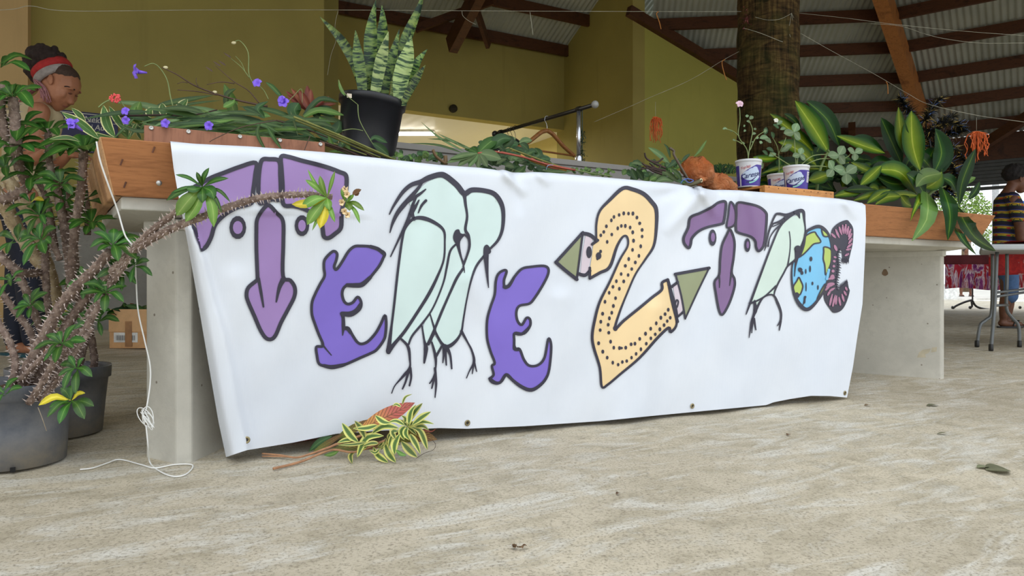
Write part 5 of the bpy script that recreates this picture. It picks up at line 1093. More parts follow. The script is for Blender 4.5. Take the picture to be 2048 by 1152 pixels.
for i in range(44):
    x = 1105+rnd.random()*215; y = 990-rnd.random()*38+(x-1105)*.07; a = rnd.random()*6.3; L = 16+rnd.random()*18
    ql(H3, [Z4(x, y), Z4(x+L*.5*cos(a), y-4), Z4(x+L*cos(a), y+L*.4*sin(a)-4)], 5+rnd.random()*3, .04+rnd.random()*.1, M_mid if rnd.random() < .6 else M_strap2, 'ell', n=5, cols=1)
qs(H3, [Z4(1110, 968), Z4(1200, 985), Z4(1320, 1003)], 1.2, .05, M_gstem)
# bunch with dark twigs, cut branch, blue tie
H4 = root('twiggy_leaf_bunch', Q(1320, 360, .1).to_tuple(), 'bunch of broad leaves and dark twigs with one sawn branch, left of the orange bag', 'cut plant')
for pts, w, m in (([(330, 610), (240, 530), (148, 470)], 56, M_strap2), ([(520, 550), (570, 500), (630, 408)], 26, M_mid), ([(330, 560), (310, 480), (275, 440)], 24, M_dark), ([(420, 590), (460, 550), (492, 522)], 30, M_dark), ([(60, 740), (30, 690), (10, 640)], 60, M_dark), ([(110, 740), (80, 690), (50, 650)], 60, M_dark), ([(170, 740), (240, 690), (330, 690)], 60, M_strap2), ([(200, 760), (280, 730), (360, 750)], 50, M_strap2), ([(400, 760), (330, 700), (250, 650)], 50, M_strap2), ([(420, 750), (400, 700), (330, 640)], 44, M_strap), ([(480, 790), (440, 760), (380, 740)], 40, M_dark), ([(300, 640), (360, 600), (400, 560)], 40, M_dark), ([(120, 620), (60, 600), (10, 600)], 30, M_strap2)):
    ql(H4, [Z5(*p) for p in pts], w/4.096, .02+random.random()*.1, m, 'ell')
for i in range(60):
    x = -20+rnd.random()*460; y = 600+rnd.random()*150; a = rnd.random()*6.3; L = 40+rnd.random()*50
    ql(H4, [Z5(x, y), Z5(x+L*.5*cos(a), y-12), Z5(x+L*cos(a), min(y+L*.5*sin(a), 765))], 10+rnd.random()*6, .08+rnd.random()*.2, (M_dark, M_strap, M_mid)[rnd.randrange(3)], 'ell', n=6, cols=1)
for pts in ([(120, 515), (135, 560), (200, 600), (290, 640)], [(100, 600), (180, 660), (260, 690)], [(140, 570), (220, 590), (270, 560)], [(110, 610), (200, 640), (290, 660)], [(160, 600), (230, 650), (250, 610)], [(90, 650), (150, 640), (260, 670)]):
    qs(H4, [Z5(*p) for p in pts], (1.6, 2.2), .02, M_twig, 'twig')
qs(H4, [Z5(325, 475), Z5(360, 500), (1348, 310), (1362, 335), (1378, 362)], (2.6, 2.8), .0, plain('grey_branch', (92, 80, 66)), 'twig')
qs(H4, [Z5(580, 742), Z5(520, 768), Z5(440, 785)], (4.2, 4.6), -.03, plain('olive_branch', (96, 88, 58)), 'branch', seg=10); g = G(); c1_ = Q(*Z5(581, 741), -.032); g.lathe([(0.0001, 0), (.0085, 0)], c1_-Vector((.0, .006, 0)), 12, Vector((.5, -.85, .1))); g.mk('sawn_end', plain('pale_wood', (224, 210, 170)), H4)
string('blue_tie', [Q(*Z5(415, 765), -.04), Q(*Z5(440, 735), -.045), Q(*Z5(480, 728), -.045), Q(*Z5(520, 742), -.04), Q(*Z5(480, 758), -.045), Q(*Z5(450, 725), -.045)], .0016, mat=plain('blue_string', (90, 130, 214)), parent=H4)
# orange bag
k = NT('orange_film'); v = k.coord(); b1 = k.noise(v, 16, 6, .65, 1.5); k.bump(b1, 1.0, .05)
k.fin(k.ramp(k.noise(v, 6), [(.35, lin((232, 124, 60))), (.65, lin((248, 172, 116)))]), .2, 0, .6); tr = k.n('ShaderNodeBsdfTransparent'); mx = k.n('ShaderNodeMixShader'); mx.inputs[0].default_value = .30; tr.inputs[0].default_value = (1, .72, .5, 1); k.l(k.b.outputs[0], mx.inputs[1]); k.l(tr.outputs[0], mx.inputs[2]); k.l(mx.outputs[0], k.out.inputs[0]); M_bag = k.m
OB = root('plastic_bag', Q(1415, 375, .12).to_tuple(), 'crumpled translucent orange plastic bag knotted in the middle on the planter', 'bag')
def blob(parent, cx, cy, rx, ry, nd, rot, mat, nm, amp=.16, seed=0):
    c = Q(cx, cy, nd); s = c.y/1400; r_ = random.Random(seed); ph = [r_.random()*6 for _ in range(9)]; g = G(); n1, n2 = 34, 26; vs = []
    for i in range(n2+1):
        th = pi*i/n2
        for j in range(n1):
            f = 2*pi*j/n1; m = 1+amp*(sin(3*f+ph[0]+2*th)+.7*sin(5*f-ph[1]+3*th)+.6*sin(4*th+ph[2])*cos(2*f)+.5*sin(9*f+ph[3]+th*4)+.35*sin(14*f+ph[4]-th*7))/2.2
            x = rx*sin(th)*cos(f)*m; z = -ry*cos(th)*m; y = .75*ry*sin(th)*sin(f)*m
            x, z = x*cos(rot)-z*sin(rot), x*sin(rot)+z*cos(rot); vs.append(c+Vector((x*s, y*s, z*s)))
    fs = [(i*n1+j, i*n1+(j+1) % n1, (i+1)*n1+(j+1) % n1, (i+1)*n1+j) for i in range(n2) for j in range(n1)]
    g.add(vs, fs); return g.mk(nm, mat, parent)
blob(OB, 1397, 341, 34, 25, .12, -.35, M_bag, 'bag_body', .24, 1); blob(OB, 1436, 368, 38, 20, .10, -.3, M_bag, 'bag_body', .24, 2)
blob(OB, 1394, 346, 26, 16, .12, -.35, plain('brown_contents', (196, 128, 84), .8, sc=30), 'contents', .2, 3); blob(OB, 1436, 371, 28, 11, .10, -.3, plain('brown_contents', (150, 92, 60)), 'contents', .2, 4)
g = G(); g.tube(cat([Q(1400, 360, .09), Q(1412, 358, .085), Q(1420, 352, .09), Q(1424, 346, .1)], 4), [.012, .004], 8); g.mk('knot', M_bag, OB)
# dark strappy plant behind the bag
H5 = root('dark_strap_plant', Q(1450, 350, .3).to_tuple(), 'low plant with narrow blackish-green leaves behind the bag and the nearest yoghurt tub', 'plant')
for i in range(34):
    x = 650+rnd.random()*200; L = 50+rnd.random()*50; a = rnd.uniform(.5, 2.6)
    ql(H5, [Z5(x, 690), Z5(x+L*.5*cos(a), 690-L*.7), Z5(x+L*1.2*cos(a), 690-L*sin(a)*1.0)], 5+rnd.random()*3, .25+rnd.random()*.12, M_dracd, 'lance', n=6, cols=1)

# ------------------------------------------------------------------ yoghurt tubs with seedlings
M_tub = plain('white_tub_plastic', (226, 228, 232), .35, 0, .03); M_lab = plain('purple_label', (66, 48, 150), .4, 0, .05); M_lab2 = plain('label_pale_blue', (196, 212, 234), .4, 0, .03); M_labw = plain('label_white', (228, 226, 232), .4, 0, .02); M_navy = plain('label_navy', (40, 44, 104), .4, 0, .03); M_aqua = plain('label_aqua', (140, 212, 200), .4, 0, .03); M_red = plain('label_red', (196, 60, 70), .4)
def textmesh(body, size, shear=0.0, bold=0.0):
    cu = bpy.data.curves.new('txt', 'FONT'); cu.body = body; cu.size = size; cu.shear = shear; cu.offset = bold; cu.resolution_u = 3
    o = bpy.data.objects.new('txt', cu); C.objects.link(o); dg = bpy.context.evaluated_depsgraph_get(); dg.update()
    me = bpy.data.meshes.new_from_object(o.evaluated_get(dg)); vs = [v.co.copy() for v in me.vertices]; fs = [tuple(p.vertices) for p in me.polygons]
    bpy.data.objects.remove(o); bpy.data.meshes.remove(me); return vs, fs
def tub(cx, base_y, wpx, nd, H, rot, label, zbase=None, hide=False):
    b = Q(cx, base_y, nd); s = b.y/1400
    if zbase is not None: b.z = zbase
    R = wpx/2*s; r0 = R*.80; Tt = root('yoghurt_tub', b.to_tuple(), label, 'tub', 'yoghurt tubs used as seedling pots')
    g = G(); g.lathe([(r0*.92, .001), (r0, .0), (r0+.001, .003), (R*.955, H-.014), (R*.965, H-.012), (R, H-.011), (R*1.0, H-.003), (R*.985, H), (R*.95, H), (R*.93, H-.012), (r0*.93, .004)], b, 40); g.f.append(tuple(range(39, -1, -1))); g.mk('cup', M_tub, Tt)
    g = G(); g.lathe([(0.0001, 0), (R*.93, 0)], b+Vector((0, 0, H-.013)), 20); tag(g.mk('soil', M_soil, Tt), kind='stuff')
    def cp(th, h, off=.0006):  # th: angle from facing direction, h 0..1
        r = r0+.001+(R*.955-r0-.001)*(h*H-.003)/(H-.017)+off; a = rot+th; return b+Vector((sin(a)*r, -cos(a)*r, h*H))
    def band(poly, mat, nm, off):
        g = G(); vs = []; n = 24
        for th, lo, hi in poly: vs += [cp(th, lo, off), cp(th, (lo+hi)/2, off), cp(th, hi, off)]
        g.add(vs, [(3*i, 3*i+3, 3*i+4, 3*i+1) for i in range(len(poly)-1)]+[(3*i+1, 3*i+4, 3*i+5, 3*i+2) for i in range(len(poly)-1)]); return g.mk(nm, mat, Tt)
    P = []
    for i in range(61):
        th = -.95+3.6*i/60; hi = .42+.37*min(1, max(0, (th+.95)/1.3))**.8; P.append((th, .045, min(.79, hi)))
    band(P, M_lab, 'label', .0004)
    band([(th, .05, .78) for th in (-1.7, -1.5, -1.3, -1.12)], M_lab, 'label', .0004)
    def oval(c, h, rx, ry, mat, nm, off, pw=2):
        g = G(); vs = [cp(c+rx*q/7*cos(2*pi*k/28), h+ry*q/7*sin(2*pi*k/28), off) for q in range(1, 8) for k in range(28)]
        vs.append(cp(c, h, off))
        g.add(vs, [(196, k, (k+1) % 28) for k in range(28)]+[(q*28+k, q*28+28+k, q*28+28+(k+1) % 28, q*28+(k+1) % 28) for q in range(6) for k in range(28)]); return g.mk(nm, mat, Tt)
    oval(-.04, .41, .80, .185, M_lab2, 'label_cloud', .0008); oval(.26, .63, .24, .09, M_lab2, 'label_cloud', .0008); oval(.14, .52, .52, .15, M_lab2, 'label_cloud', .0008)
    def word(tx, size, c, h, mat, nm, off, sh=.3, bold=0.0, rise=0.0, sq=1.0):
        vs, fs = textmesh(tx, size, sh, bold); w_ = max(v.x for v in vs); g = G(); out = []
        for v in vs:
            th = c+(v.x-w_/2)*sq/(R*.9); out.append(cp(th, h+(v.y+(v.x-w_/2)*rise)/H, off))
        g.add(out, fs); g.mk(nm, mat, Tt, smooth=False)
    word('Caresse', H*.25, -.10, .34, M_navy, 'lettering', .0018, .35, H*.004, .2, .95)
    word('Yoplait', H*.14, -.55, .66, M_red, 'lettering', .0009, .2, 0, .2, .9)
    g = G()
    for k in range(6):
        a = k*1.05; p0_ = cp(-.28, .71, .0009); u_ = Vector((cos(rot), sin(rot), 0)); g.add([p0_+u_*.002*cos(a)+Vector((0, 0, .002*sin(a))), p0_+u_*.006*cos(a-.3)+Vector((0, 0, .006*sin(a-.3))), p0_+u_*.006*cos(a+.3)+Vector((0, 0, .006*sin(a+.3)))], [(0, 1, 2)])
    g.mk('emblem', M_red, Tt, smooth=False)
    band([(-.5+.1*i, .14+.022*i*i/8, .145+.02*i*i/8+.05) for i in range(12)], M_navy, 'label_swoosh', .0009); band([(-.25+.1*i, .12+.0235*i*i/10, .125+.0215*i*i/10+.05) for i in range(9)], M_aqua, 'label_swoosh', .0013)
    band([(th, .32, .74) for th in (1.02, 1.12, 1.22, 1.32, 1.42)], M_labw, 'label_panel', .0008)
    for k in range(8): band([(th, .36+k*.045, .375+k*.045) for th in (1.07, 1.16, 1.26)+((1.36,) if k % 3 else ())], plain('label_small_print', (96, 92, 120)), 'small_print', .0012)
    return Tt, b, R
zk_ = zk
T1, b1_, R1_ = tub(1497, 379, 52, .08, .127, -.02, 'yoghurt tub on its own at the left, with a pink flower above it', zk_+.0005)
T2, b2_, R2_ = tub(1558, 380, 46, .22, .110, -.05, 'yoghurt tub half hidden behind the rightmost tub', zk_+.0005)
T3, b3_, R3_ = tub(1592.5, 377, 51, .06, .122, -.42, 'rightmost yoghurt tub, with three-part strawberry leaves', zk_+.0005)
def trefoil(parent, px, py, nd, r, a0=0, mat=None, n=3):
    for k in range(n):
        a = a0+k*2*pi/n; c = (px, py); tip = (px+r*cos(a)*1.9, py-r*sin(a)*1.7); m_ = (px+r*cos(a), py-r*sin(a)); ql(parent, [c, m_, tip], r*1.55, nd, mat or M_tref, 'ell', n=7, cols=2, fold=.1)
for pts in ([(1497, 330), (1494, 300), (1477, 272), (1480, 240), (1479, 215)], [(1496, 318), (1500, 290), (1505, 260), (1497, 240)], [(1500, 300), (1512, 275), (1530, 262)], [(1478, 272), (1465, 262), (1450, 258)], [(1484, 288), (1474, 282), (1466, 281)]):
    qs(T1, pts, (1.1, .7), .08, M_gstem)
for x, y, r in ((1450, 258, 5), (1463, 262, 4), (1468, 281, 4), (1490, 262, 4), (1503, 236, 7), (1494, 232, 6), (1497, 244, 5), (1508, 268, 5), (1515, 276, 5), (1486, 287, 4), (1510, 258, 5), (1530, 262, 7), (1536, 282, 7), (1522, 285, 6), (1488, 252, 4), (1505, 284, 4)):
    a = random.random()*6; ql(T1, [(x-r*cos(a), y-r*.5*sin(a)), (x, y-1), (x+r*cos(a), y+r*.5*sin(a))], r*1.2, .08+random.random()*.03, M_tref, 'ell', n=5, cols=1)
flower(T1, 1479, 208, .08, 8, plain('pink_petal', (226, 190, 206), .5), 5, (0, -1, .4))
for pts in ([(1558, 345), (1558, 320), (1555, 295), (1545, 275)], [(1556, 310), (1566, 290), (1572, 275)]): qs(T2, pts, (1, .7), .22, M_gstem)
for x, y, r, a in ((1531, 262, 8, 1.4), (1528, 276, 9, .1), (1536, 281, 8, -.6), (1545, 270, 7, 2), (1559, 246, 7, .6), (1552, 253, 7, 2.6), (1566, 258, 6, .3), (1540, 300, 8, 2.8), (1530, 306, 7, 2.5), (1545, 310, 8, .3), (1570, 300, 9, .4), (1576, 294, 9, .5), (1522, 330, 8, 2), (1514, 320, 7, 1.6)):
    ql(T2, [(x-r*cos(a), y+r*sin(a)), (x, y-1), (x+r*cos(a), y-r*sin(a))], r*1.25, .17+random.random()*.05, M_tref if random.random() < .6 else M_dark, 'ell', n=6, cols=1)
flower(T2, 1552, 241, .2, 5, plain('white_petal', (232, 230, 216), .5), 5, (0, -1, .3))
for pts in ([(1592, 330), (1590, 300), (1588, 262)], [(1600, 332), (1625, 312), (1660, 309), (1680, 312)], [(1604, 333), (1640, 318), (1690, 316), (1705, 300)], [(1610, 333), (1650, 333), (1690, 343)], [(1582, 332), (1560, 318), (1540, 305)], [(1594, 332), (1596, 312), (1600, 300)]): qs(T3, pts, (1.2, .8), .06, M_gstem)
for x, y, r, a0 in ((1588, 264, 12, 1.2), (1678, 310, 13, 1.1), (1600, 309, 9, 1.3), (1692, 346, 15, .6), (1666, 338, 12, 2.0), (1710, 306, 10, .5)): trefoil(T3, x, y, .05, r*.92, a0)

# ------------------------------------------------------------------ yellow-centred broad-leaved plant at the right end
DR = root('broad_leaved_dracaena', Q(1790, 400, .3).to_tuple(), 'large plant with broad glossy yellow-centred leaves at the right end of the planter', 'plant')
DL = [([(700, 560), (560, 330), (400, 95)], 175, 1, .40), ([(790, 500), (690, 270), (500, 95)], 150, 0, .46), ([(575, 560), (400, 390), (178, 210)], 110, 1, .44), ([(590, 670), (430, 530), (250, 460)], 125, 1, .34), ([(450, 340), (380, 260), (300, 210)], 60, 0, .42),
      ([(1195, 558), (980, 485), (768, 405)], 105, 1, .36), ([(1200, 570), (1040, 450), (890, 428)], 90, 0, .42), ([(1345, 660), (1250, 450), (1160, 243)], 150, 0, .38), ([(1500, 690), (1350, 440), (1315, 150)], 120, 2, .30), ([(1508, 715), (1440, 480), (1430, 185)], 185, 1, .27), ([(1690, 745), (1720, 540), (1640, 340)], 140, 0, .26),
      ([(1480, 920), (1330, 730), (1115, 705)], 160, 1, .20), ([(1165, 670), (1070, 760), (975, 845)], 92, 1, .18), ([(895, 640), (1010, 700), (1140, 745)], 80, 1, .24), ([(1550, 935), (1480, 820), (1385, 740)], 150, 0, .16), ([(1545, 870), (1640, 820), (1700, 725)], 120, 2, .16), ([(1660, 860), (1700, 800), (1760, 780)], 110, 0, .22), ([(1640, 740), (1560, 640), (1480, 560)], 120, 0, .30),
      ([(1245, 885), (1140, 930), (1035, 1005)], 74, 1, .10), ([(1340, 940), (1210, 950), (1110, 1015)], 90, 2, .09), ([(1485, 935), (1400, 930), (1240, 920)], 70, 2, .12), ([(1335, 935), (1380, 1000), (1430, 1030)], 110, 2, .08), ([(1100, 885), (960, 880), (838, 890)], 70, 0, .14), ([(1240, 895), (1080, 930), (915, 980)], 60, 1, .12), ([(1000, 900), (860, 915), (745, 940)], 70, 1, .14), ([(700, 745), (580, 790), (515, 800)], 110, 2, .24),
      ([(240, 605), (130, 612), (25, 595)], 62, 1, .40), ([(560, 640), (300, 660), (85, 760)], 110, 0, .42), ([(640, 700), (300, 690), (100, 740)], 60, 1, .36), ([(1430, 830), (1260, 830), (1130, 770)], 120, 0, .22), ([(820, 800), (900, 780), (960, 860)], 90, 0, .22), ([(1000, 790), (1150, 800), (1330, 860)], 100, 0, .24), ([(400, 640), (500, 560), (470, 370)], 110, 0, .50), ([(560, 600), (620, 480), (540, 420)], 120, 0, .50), ([(1500, 560), (1400, 480), (1350, 400)], 110, 0, .34), ([(1640, 700), (1600, 600), (1640, 510)], 120, 0, .30)]
for pts, w, k_, nd in DL:
    ql(DR, [ZD(*p) for p in pts], 1.14*w/4.43, nd, (M_dracd, M_drac, M_mid)[k_] if k_ < 2 else (M_mid if random.random() < .3 else M_drac), 'ell', fold=.18, n=12, wave=.012)
for pts, w, nd, m in (([(440, 465), (440, 570), (378, 662)], 88, .02, 2), ([(505, 445), (535, 550), (525, 660)], 80, -.03, 0), ([(560, 515), (630, 640), (722, 702)], 72, -.04, 0), ([(548, 585), (590, 660), (642, 718)], 42, .0, 0), ([(572, 520), (585, 420), (640, 283)], 48, .12, 0), ([(610, 492), (640, 455), (657, 418)], 30, .14, 0), ([(420, 470), (390, 530), (372, 580)], 40, .0, 1), ([(470, 380), (500, 300), (475, 205)], 76, .26, 0), ([(395, 440), (430, 400), (500, 385)], 70, .14, 2), ([(560, 460), (540, 420), (500, 400)], 60, .16, 0), ([(590, 450), (600, 420), (640, 400)], 26, .2, 2)):
    P = [ZR(*p) for p in pts]
    if pts[-1][1] > pts[0][1] and pts[-1][1] > 560:   # hangs over the front board
        P = cat([Vector((*p, 0)) for p in P], 3); n_ = len(P); PP = [Q(p.x, p.y, nd+(-.205-nd)*min(1, i/(n_-1)*3.2)-.012*sin(i/(n_-1)*pi)) for i, p in enumerate(P)]
        leaf(DR, PP, w/2.057*PP[-1].y/1400, (M_dracd, M_drac, M_mid)[m], 'ell', fold=.2, n=14, nrm=(0, -1, .3))
    else: ql(DR, P, w/2.057, nd, (M_dracd, M_drac, M_mid)[m], 'ell', fold=.2, n=12, nrm=(0, -1, .3))
rnd = random.Random(21)
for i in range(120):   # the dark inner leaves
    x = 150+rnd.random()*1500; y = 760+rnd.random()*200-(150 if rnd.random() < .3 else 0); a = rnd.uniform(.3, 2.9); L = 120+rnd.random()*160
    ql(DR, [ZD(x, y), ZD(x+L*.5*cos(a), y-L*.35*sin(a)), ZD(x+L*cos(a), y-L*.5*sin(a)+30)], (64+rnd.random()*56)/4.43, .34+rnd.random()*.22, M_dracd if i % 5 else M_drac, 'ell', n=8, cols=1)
for pts in ([(1850, 400), (1835, 350), (1830, 310)], [(1838, 400), (1800, 360), (1770, 330)], [(1760, 395), (1700, 350), (1655, 300)], [(1845, 400), (1870, 380), (1890, 372)], [(1632, 390), (1640, 340), (1655, 305)]): qs(DR, pts, (3.5, 2.4), .3, plain('green_stalk', (96, 116, 60)), 'stalk')
# black square pot behind
g = G(); bpz = Q(1915, 425, .35); s = bpz.y/1400; bb = Vector((bpz.x, bpz.y, .86)); 
def sq(h, z): return [bb+Vector((x*h, y*h, z)) for x, y in ((-1, -1), (1, -1), (1, 1), (-1, 1))]
g.hexa(sq(.034, 0), sq(.052, .095)); g.hexa(sq(.056, .083), sq(.058, .097)); tag(g.mk('plant_pot', M_pot2, smooth=False, bevel=.003), 'small black square plastic pot at the far right end of the planter', 'pot')

# tinsel bush: a dark branching plant wound with tinsel
TC_ = Q(1858, 300, .54); TI = root('tinsel_branch', (TC_.x, TC_.y, .86), 'dark feathery branch wound with glittering gold and blue tinsel behind the broad leaves', 'decoration')
g = G(); gl = G(); gb = G(); rnd = random.Random(5)
trunk = cat([Vector((TC_.x, TC_.y, .86)), TC_+Vector((.02, 0, -.05)), W(1852, 250, TC_.y), W(1872, 200, TC_.y)], 6); g.tube(trunk, [.009, .004], 6)
arms = [[(1845, 260), (1825, 230), (1800, 195)], [(1850, 240), (1865, 215), (1880, 196)], [(1858, 262), (1895, 245), (1930, 256)], [(1850, 300), (1890, 270), (1925, 262)], [(1850, 320), (1900, 290), (1935, 330)], [(1850, 345), (1895, 320), (1920, 372)], [(1850, 360), (1840, 320), (1820, 290)], [(1850, 300), (1830, 270), (1812, 250)], [(1855, 330), (1880, 300), (1900, 290)], [(1850, 380), (1880, 350), (1905, 390)], [(1846, 380), (1826, 350), (1822, 330)], [(1855, 280), (1875, 250), (1905, 232)], [(1850, 400), (1890, 380), (1900, 350)]]
for a in arms:
    P = resample(cat([W(x, y, TC_.y+rnd.uniform(-.08, .08)) for x, y in a], 5), 26); g.tube(P, [.007, .003], 5)
    for p in P:
        for _ in range(26):
            d = Vector((rnd.gauss(0, 1), rnd.gauss(0, 1), rnd.gauss(0, 1))).normalized(); L = .035+rnd.random()*.04; s = d.orthogonal().normalized()*.005; q = rnd.random()
            (gl if q < .10 else gb if q < .16 else g).add([p-s, p+s, p+d*L+s*.4+Vector((0, 0, -.004))], [(0, 1, 2)])
tag(g.mk('foliage', plain('blackish_foliage', (26, 26, 18), .45), TI, smooth=False), kind='stuff'); tag(gl.mk('gold_tinsel', plain('gold_foil', (236, 200, 110), .3, .3), TI, smooth=False), kind='stuff'); tag(gb.mk('blue_tinsel', plain('blue_foil', (130, 160, 224), .3, .3), TI, smooth=False), kind='stuff')
# ================================================================== HALL FURNITURE
# palm-trunk post
k = NT('palm_trunk_bark'); v = k.coord('Object', (1, 1, 1)); vr = k.coord('Object', (7, 7, 26)); vf = k.coord('Object', (60, 60, 4))
r_ = k.noise(vr, 1.2, 5, .6, 1.0); f_ = k.noise(vf, 1.0, 4, .6); gq = k.noise(v, 3.0, 4)
c_ = k.ramp(k.math('ADD', k.math('MULTIPLY', r_, .55), k.math('MULTIPLY', f_, .45)), [(.38, lin((30, 24, 16))), (.52, lin((72, 56, 34))), (.68, lin((112, 92, 54)))])
c_ = k.mix(k.ramp(gq, [(.5, (0, 0, 0)), (.7, (.5, .5, .5))]), c_, lin((66, 72, 34)))
k.bump(k.math('ADD', r_, f_), .7, .02); M_palm = k.fin(c_, .9, 0, .1)
tp = Q(1536, 300, .95); PR = 59*tp.y/1400; g = G(); prof = []
for i in range(52):
    z = zf(tp.x, tp.y)-.01+i*.068; prof.append((PR*(1.0+.018*sin(i*1.9)+.012*sin(i*.7)+(.05 if i < 2 else 0)), z))
g.lathe(prof, Vector((tp.x, tp.y, 0)), 40, cap=True)
tag(g.mk('palm_trunk_post', M_palm), 'thick dark palm trunk serving as a roof post behind the yoghurt tubs', 'post')
# grey counter behind the planter
ca = T((Q(694, 300, .82)-A).dot(U), .82, 0); cb = T((Q(1472, 300, .82)-A).dot(U), .82, 0)
zc_ = CH+(570-284)*DQ(790, .82)/1400; 
g = G(); bk_ = NN*.09; z0_ = .02
g.hexa([ca+zv*z0_, cb+zv*z0_, cb+bk_+zv*z0_, ca+bk_+zv*z0_], [ca+zv*(zc_-.03), cb+zv*(zc_-.03), cb+bk_+zv*(zc_-.03), ca+bk_+zv*(zc_-.03)])
CT = root('grey_counter', ((ca+cb)/2+zv*.02).to_tuple(), 'long plain grey counter wall just behind the planter, below the clothes rail', 'counter')
M_gc = plain('grey_counter_paint', (150, 146, 140), .7, 0, .12, 3); g.mk('wall_panel', M_gc, CT, smooth=False)
g = G(); g.hexa([ca-NN*.01+zv*(zc_-.029), cb-NN*.01+zv*(zc_-.029), cb+bk_*1.2+zv*(zc_-.029), ca+bk_*1.2+zv*(zc_-.029)], [ca-NN*.01+zv*zc_, cb-NN*.01+zv*zc_, cb+bk_*1.2+zv*zc_, ca+bk_*1.2+zv*zc_]); g.mk('coping', M_gc, CT, smooth=False, bevel=.003)

# clothes rail
M_chr = plain('chrome_tube', (206, 208, 212), .18, .9, .05); M_blk = plain('black_plastic', (30, 29, 28), .4); M_rail = plain('dark_steel_tube', (70, 66, 60), .3, .7, .1)
zr = 1.49
def RZ(px, py): D = (zr-CH)*1400/(570-py); return W(px, py, D)
ra_, rb_ = RZ(990, 268), RZ(1190, 209); rd = (rb_-ra_).normalized()
CR = root('clothes_rail', (((ra_+rb_)/2).x, ((ra_+rb_)/2).y, .09), 'metal clothes rail on chrome uprights standing behind the grey counter', 'clothes rail')
g = G(); g.tube([ra_, rb_], .011, 14); g.mk('rail', M_rail, CR)
for e, m in ((ra_, M_blk), (rb_, plain('clear_knob', (150, 150, 146), .2))): g = G(); g.ball(e, .021, .021, .021, 14, 9); g.mk('end_knob', m, CR)
for fr in (.065, .86):
    p = ra_+(rb_-ra_)*fr; zz_ = zf(p.x, p.y); g = G(); g.tube([Vector((p.x, p.y, zr-.005)), Vector((p.x, p.y, 1.21))], .0125, 14); g.tube([Vector((p.x, p.y, 1.22)), Vector((p.x, p.y, zz_+.03))], .0155, 14); g.mk('upright', M_chr, CR)
    g = G(); g.lathe([(.0165, -.02), (.019, -.012), (.019, .012), (.0165, .02)], (p.x, p.y, 1.21), 14); g.mk('collar', M_chr, CR)
    s_ = Vector((-rd.y, rd.x, 0)); g = G(); g.tube([Vector((p.x, p.y, zz_+.03))-s_*.22, Vector((p.x, p.y, zz_+.03))+s_*.22], .014, 10); g.mk('foot', M_chr, CR)
    g = G(); g.lathe([(.015, -.016), (.017, 0), (.015, .016)], p, 12, rd); g.mk('clamp', M_blk, CR)
def hanger(fr, wid, mat, nm, label, thick=.012, drop=.12, group=None, ang=0.0, bar=True, sc=1.0):
    p = ra_+(rb_-ra_)*fr; s_ = Vector((-rd.y, rd.x, 0)); s_ = (Matrix.Rotation(ang, 3, 'Z') @ s_); H = root(nm, (p+zv*.0).to_tuple(), label, 'hanger', group)
    g = G(); P = [p+s_*(.017*cos(a))+zv*(.012*0+.017*sin(a)-.002) for a in [x*.35-.6 for x in range(12)]]; P = [p+s_*.018-zv*.006]+P[2:]+[p-s_*.018-zv*.012, p-s_*.006-zv*.03, p-zv*.05, p-zv*.075]
    g.tube(cat(P, 4), .0016, 6); g.mk('hook', M_chr if mat is not M_blk else M_blk, H)
    g = G(); c = p-zv*.07
    for sg in (-1, 1): g.tube(cat([c, c+s_*sg*wid*.22-zv*.018, c+s_*sg*wid*.6-zv*(drop*.62), c+s_*sg*wid-zv*drop], 5), [thick, thick*.9, ][0:2], 8)
    g.mk('arms', mat, H)
    if bar: g = G(); g.tube([c-s_*wid*.93-zv*(drop+.0), c+s_*wid*.93-zv*(drop+.0)], .006, 8); g.mk('trouser_bar', mat, H)
M_hw = m_wood('hanger_wood', (150, 98, 52), (104, 62, 30), 0, (8, 8, 8), .4)
hanger(.565, .215, M_hw, 'wooden_hanger', 'brown wooden coat hanger with trouser bar, alone near the middle of the clothes rail', .013, .125)
hanger(.16, .20, M_blk, 'plastic_hanger', 'black plastic hanger at the left end of the rail, nearest the knob', .008, .11, None, .3, False)
hanger(.20, .20, M_blk, 'plastic_hanger', 'black plastic hanger at the left of the rail, middle one of three', .008, .11, None, -.1, False)
hanger(.235, .20, M_blk, 'plastic_hanger', 'black plastic hanger at the left of the rail, rightmost of three', .008, .11, None, .1, False)
# dark garland by the right upright
p = ra_+(rb_-ra_)*.875; g = G(); rnd = random.Random(4)
for i in range(160):
    q = Vector((p.x+.012+rnd.gauss(0, .008), p.y+.02+rnd.gauss(0, .01), 1.20+rnd.random()*.17)); d = Vector((rnd.gauss(0, 1), rnd.gauss(0, 1), rnd.gauss(0, 1))).normalized()*.016; s = d.orthogonal().normalized()*.003; g.add([q-s, q+s, q+d], [(0, 1, 2)])
g.tube([Vector((p.x+.012, p.y+.02, 1.19)), Vector((p.x+.012, p.y+.02, zr+.005))], .003, 5)
tag(g.mk('garland', plain('dark_green_garland', (28, 52, 30), .5), smooth=False), 'short dark green garland hanging beside the right upright of the clothes rail', 'garland')

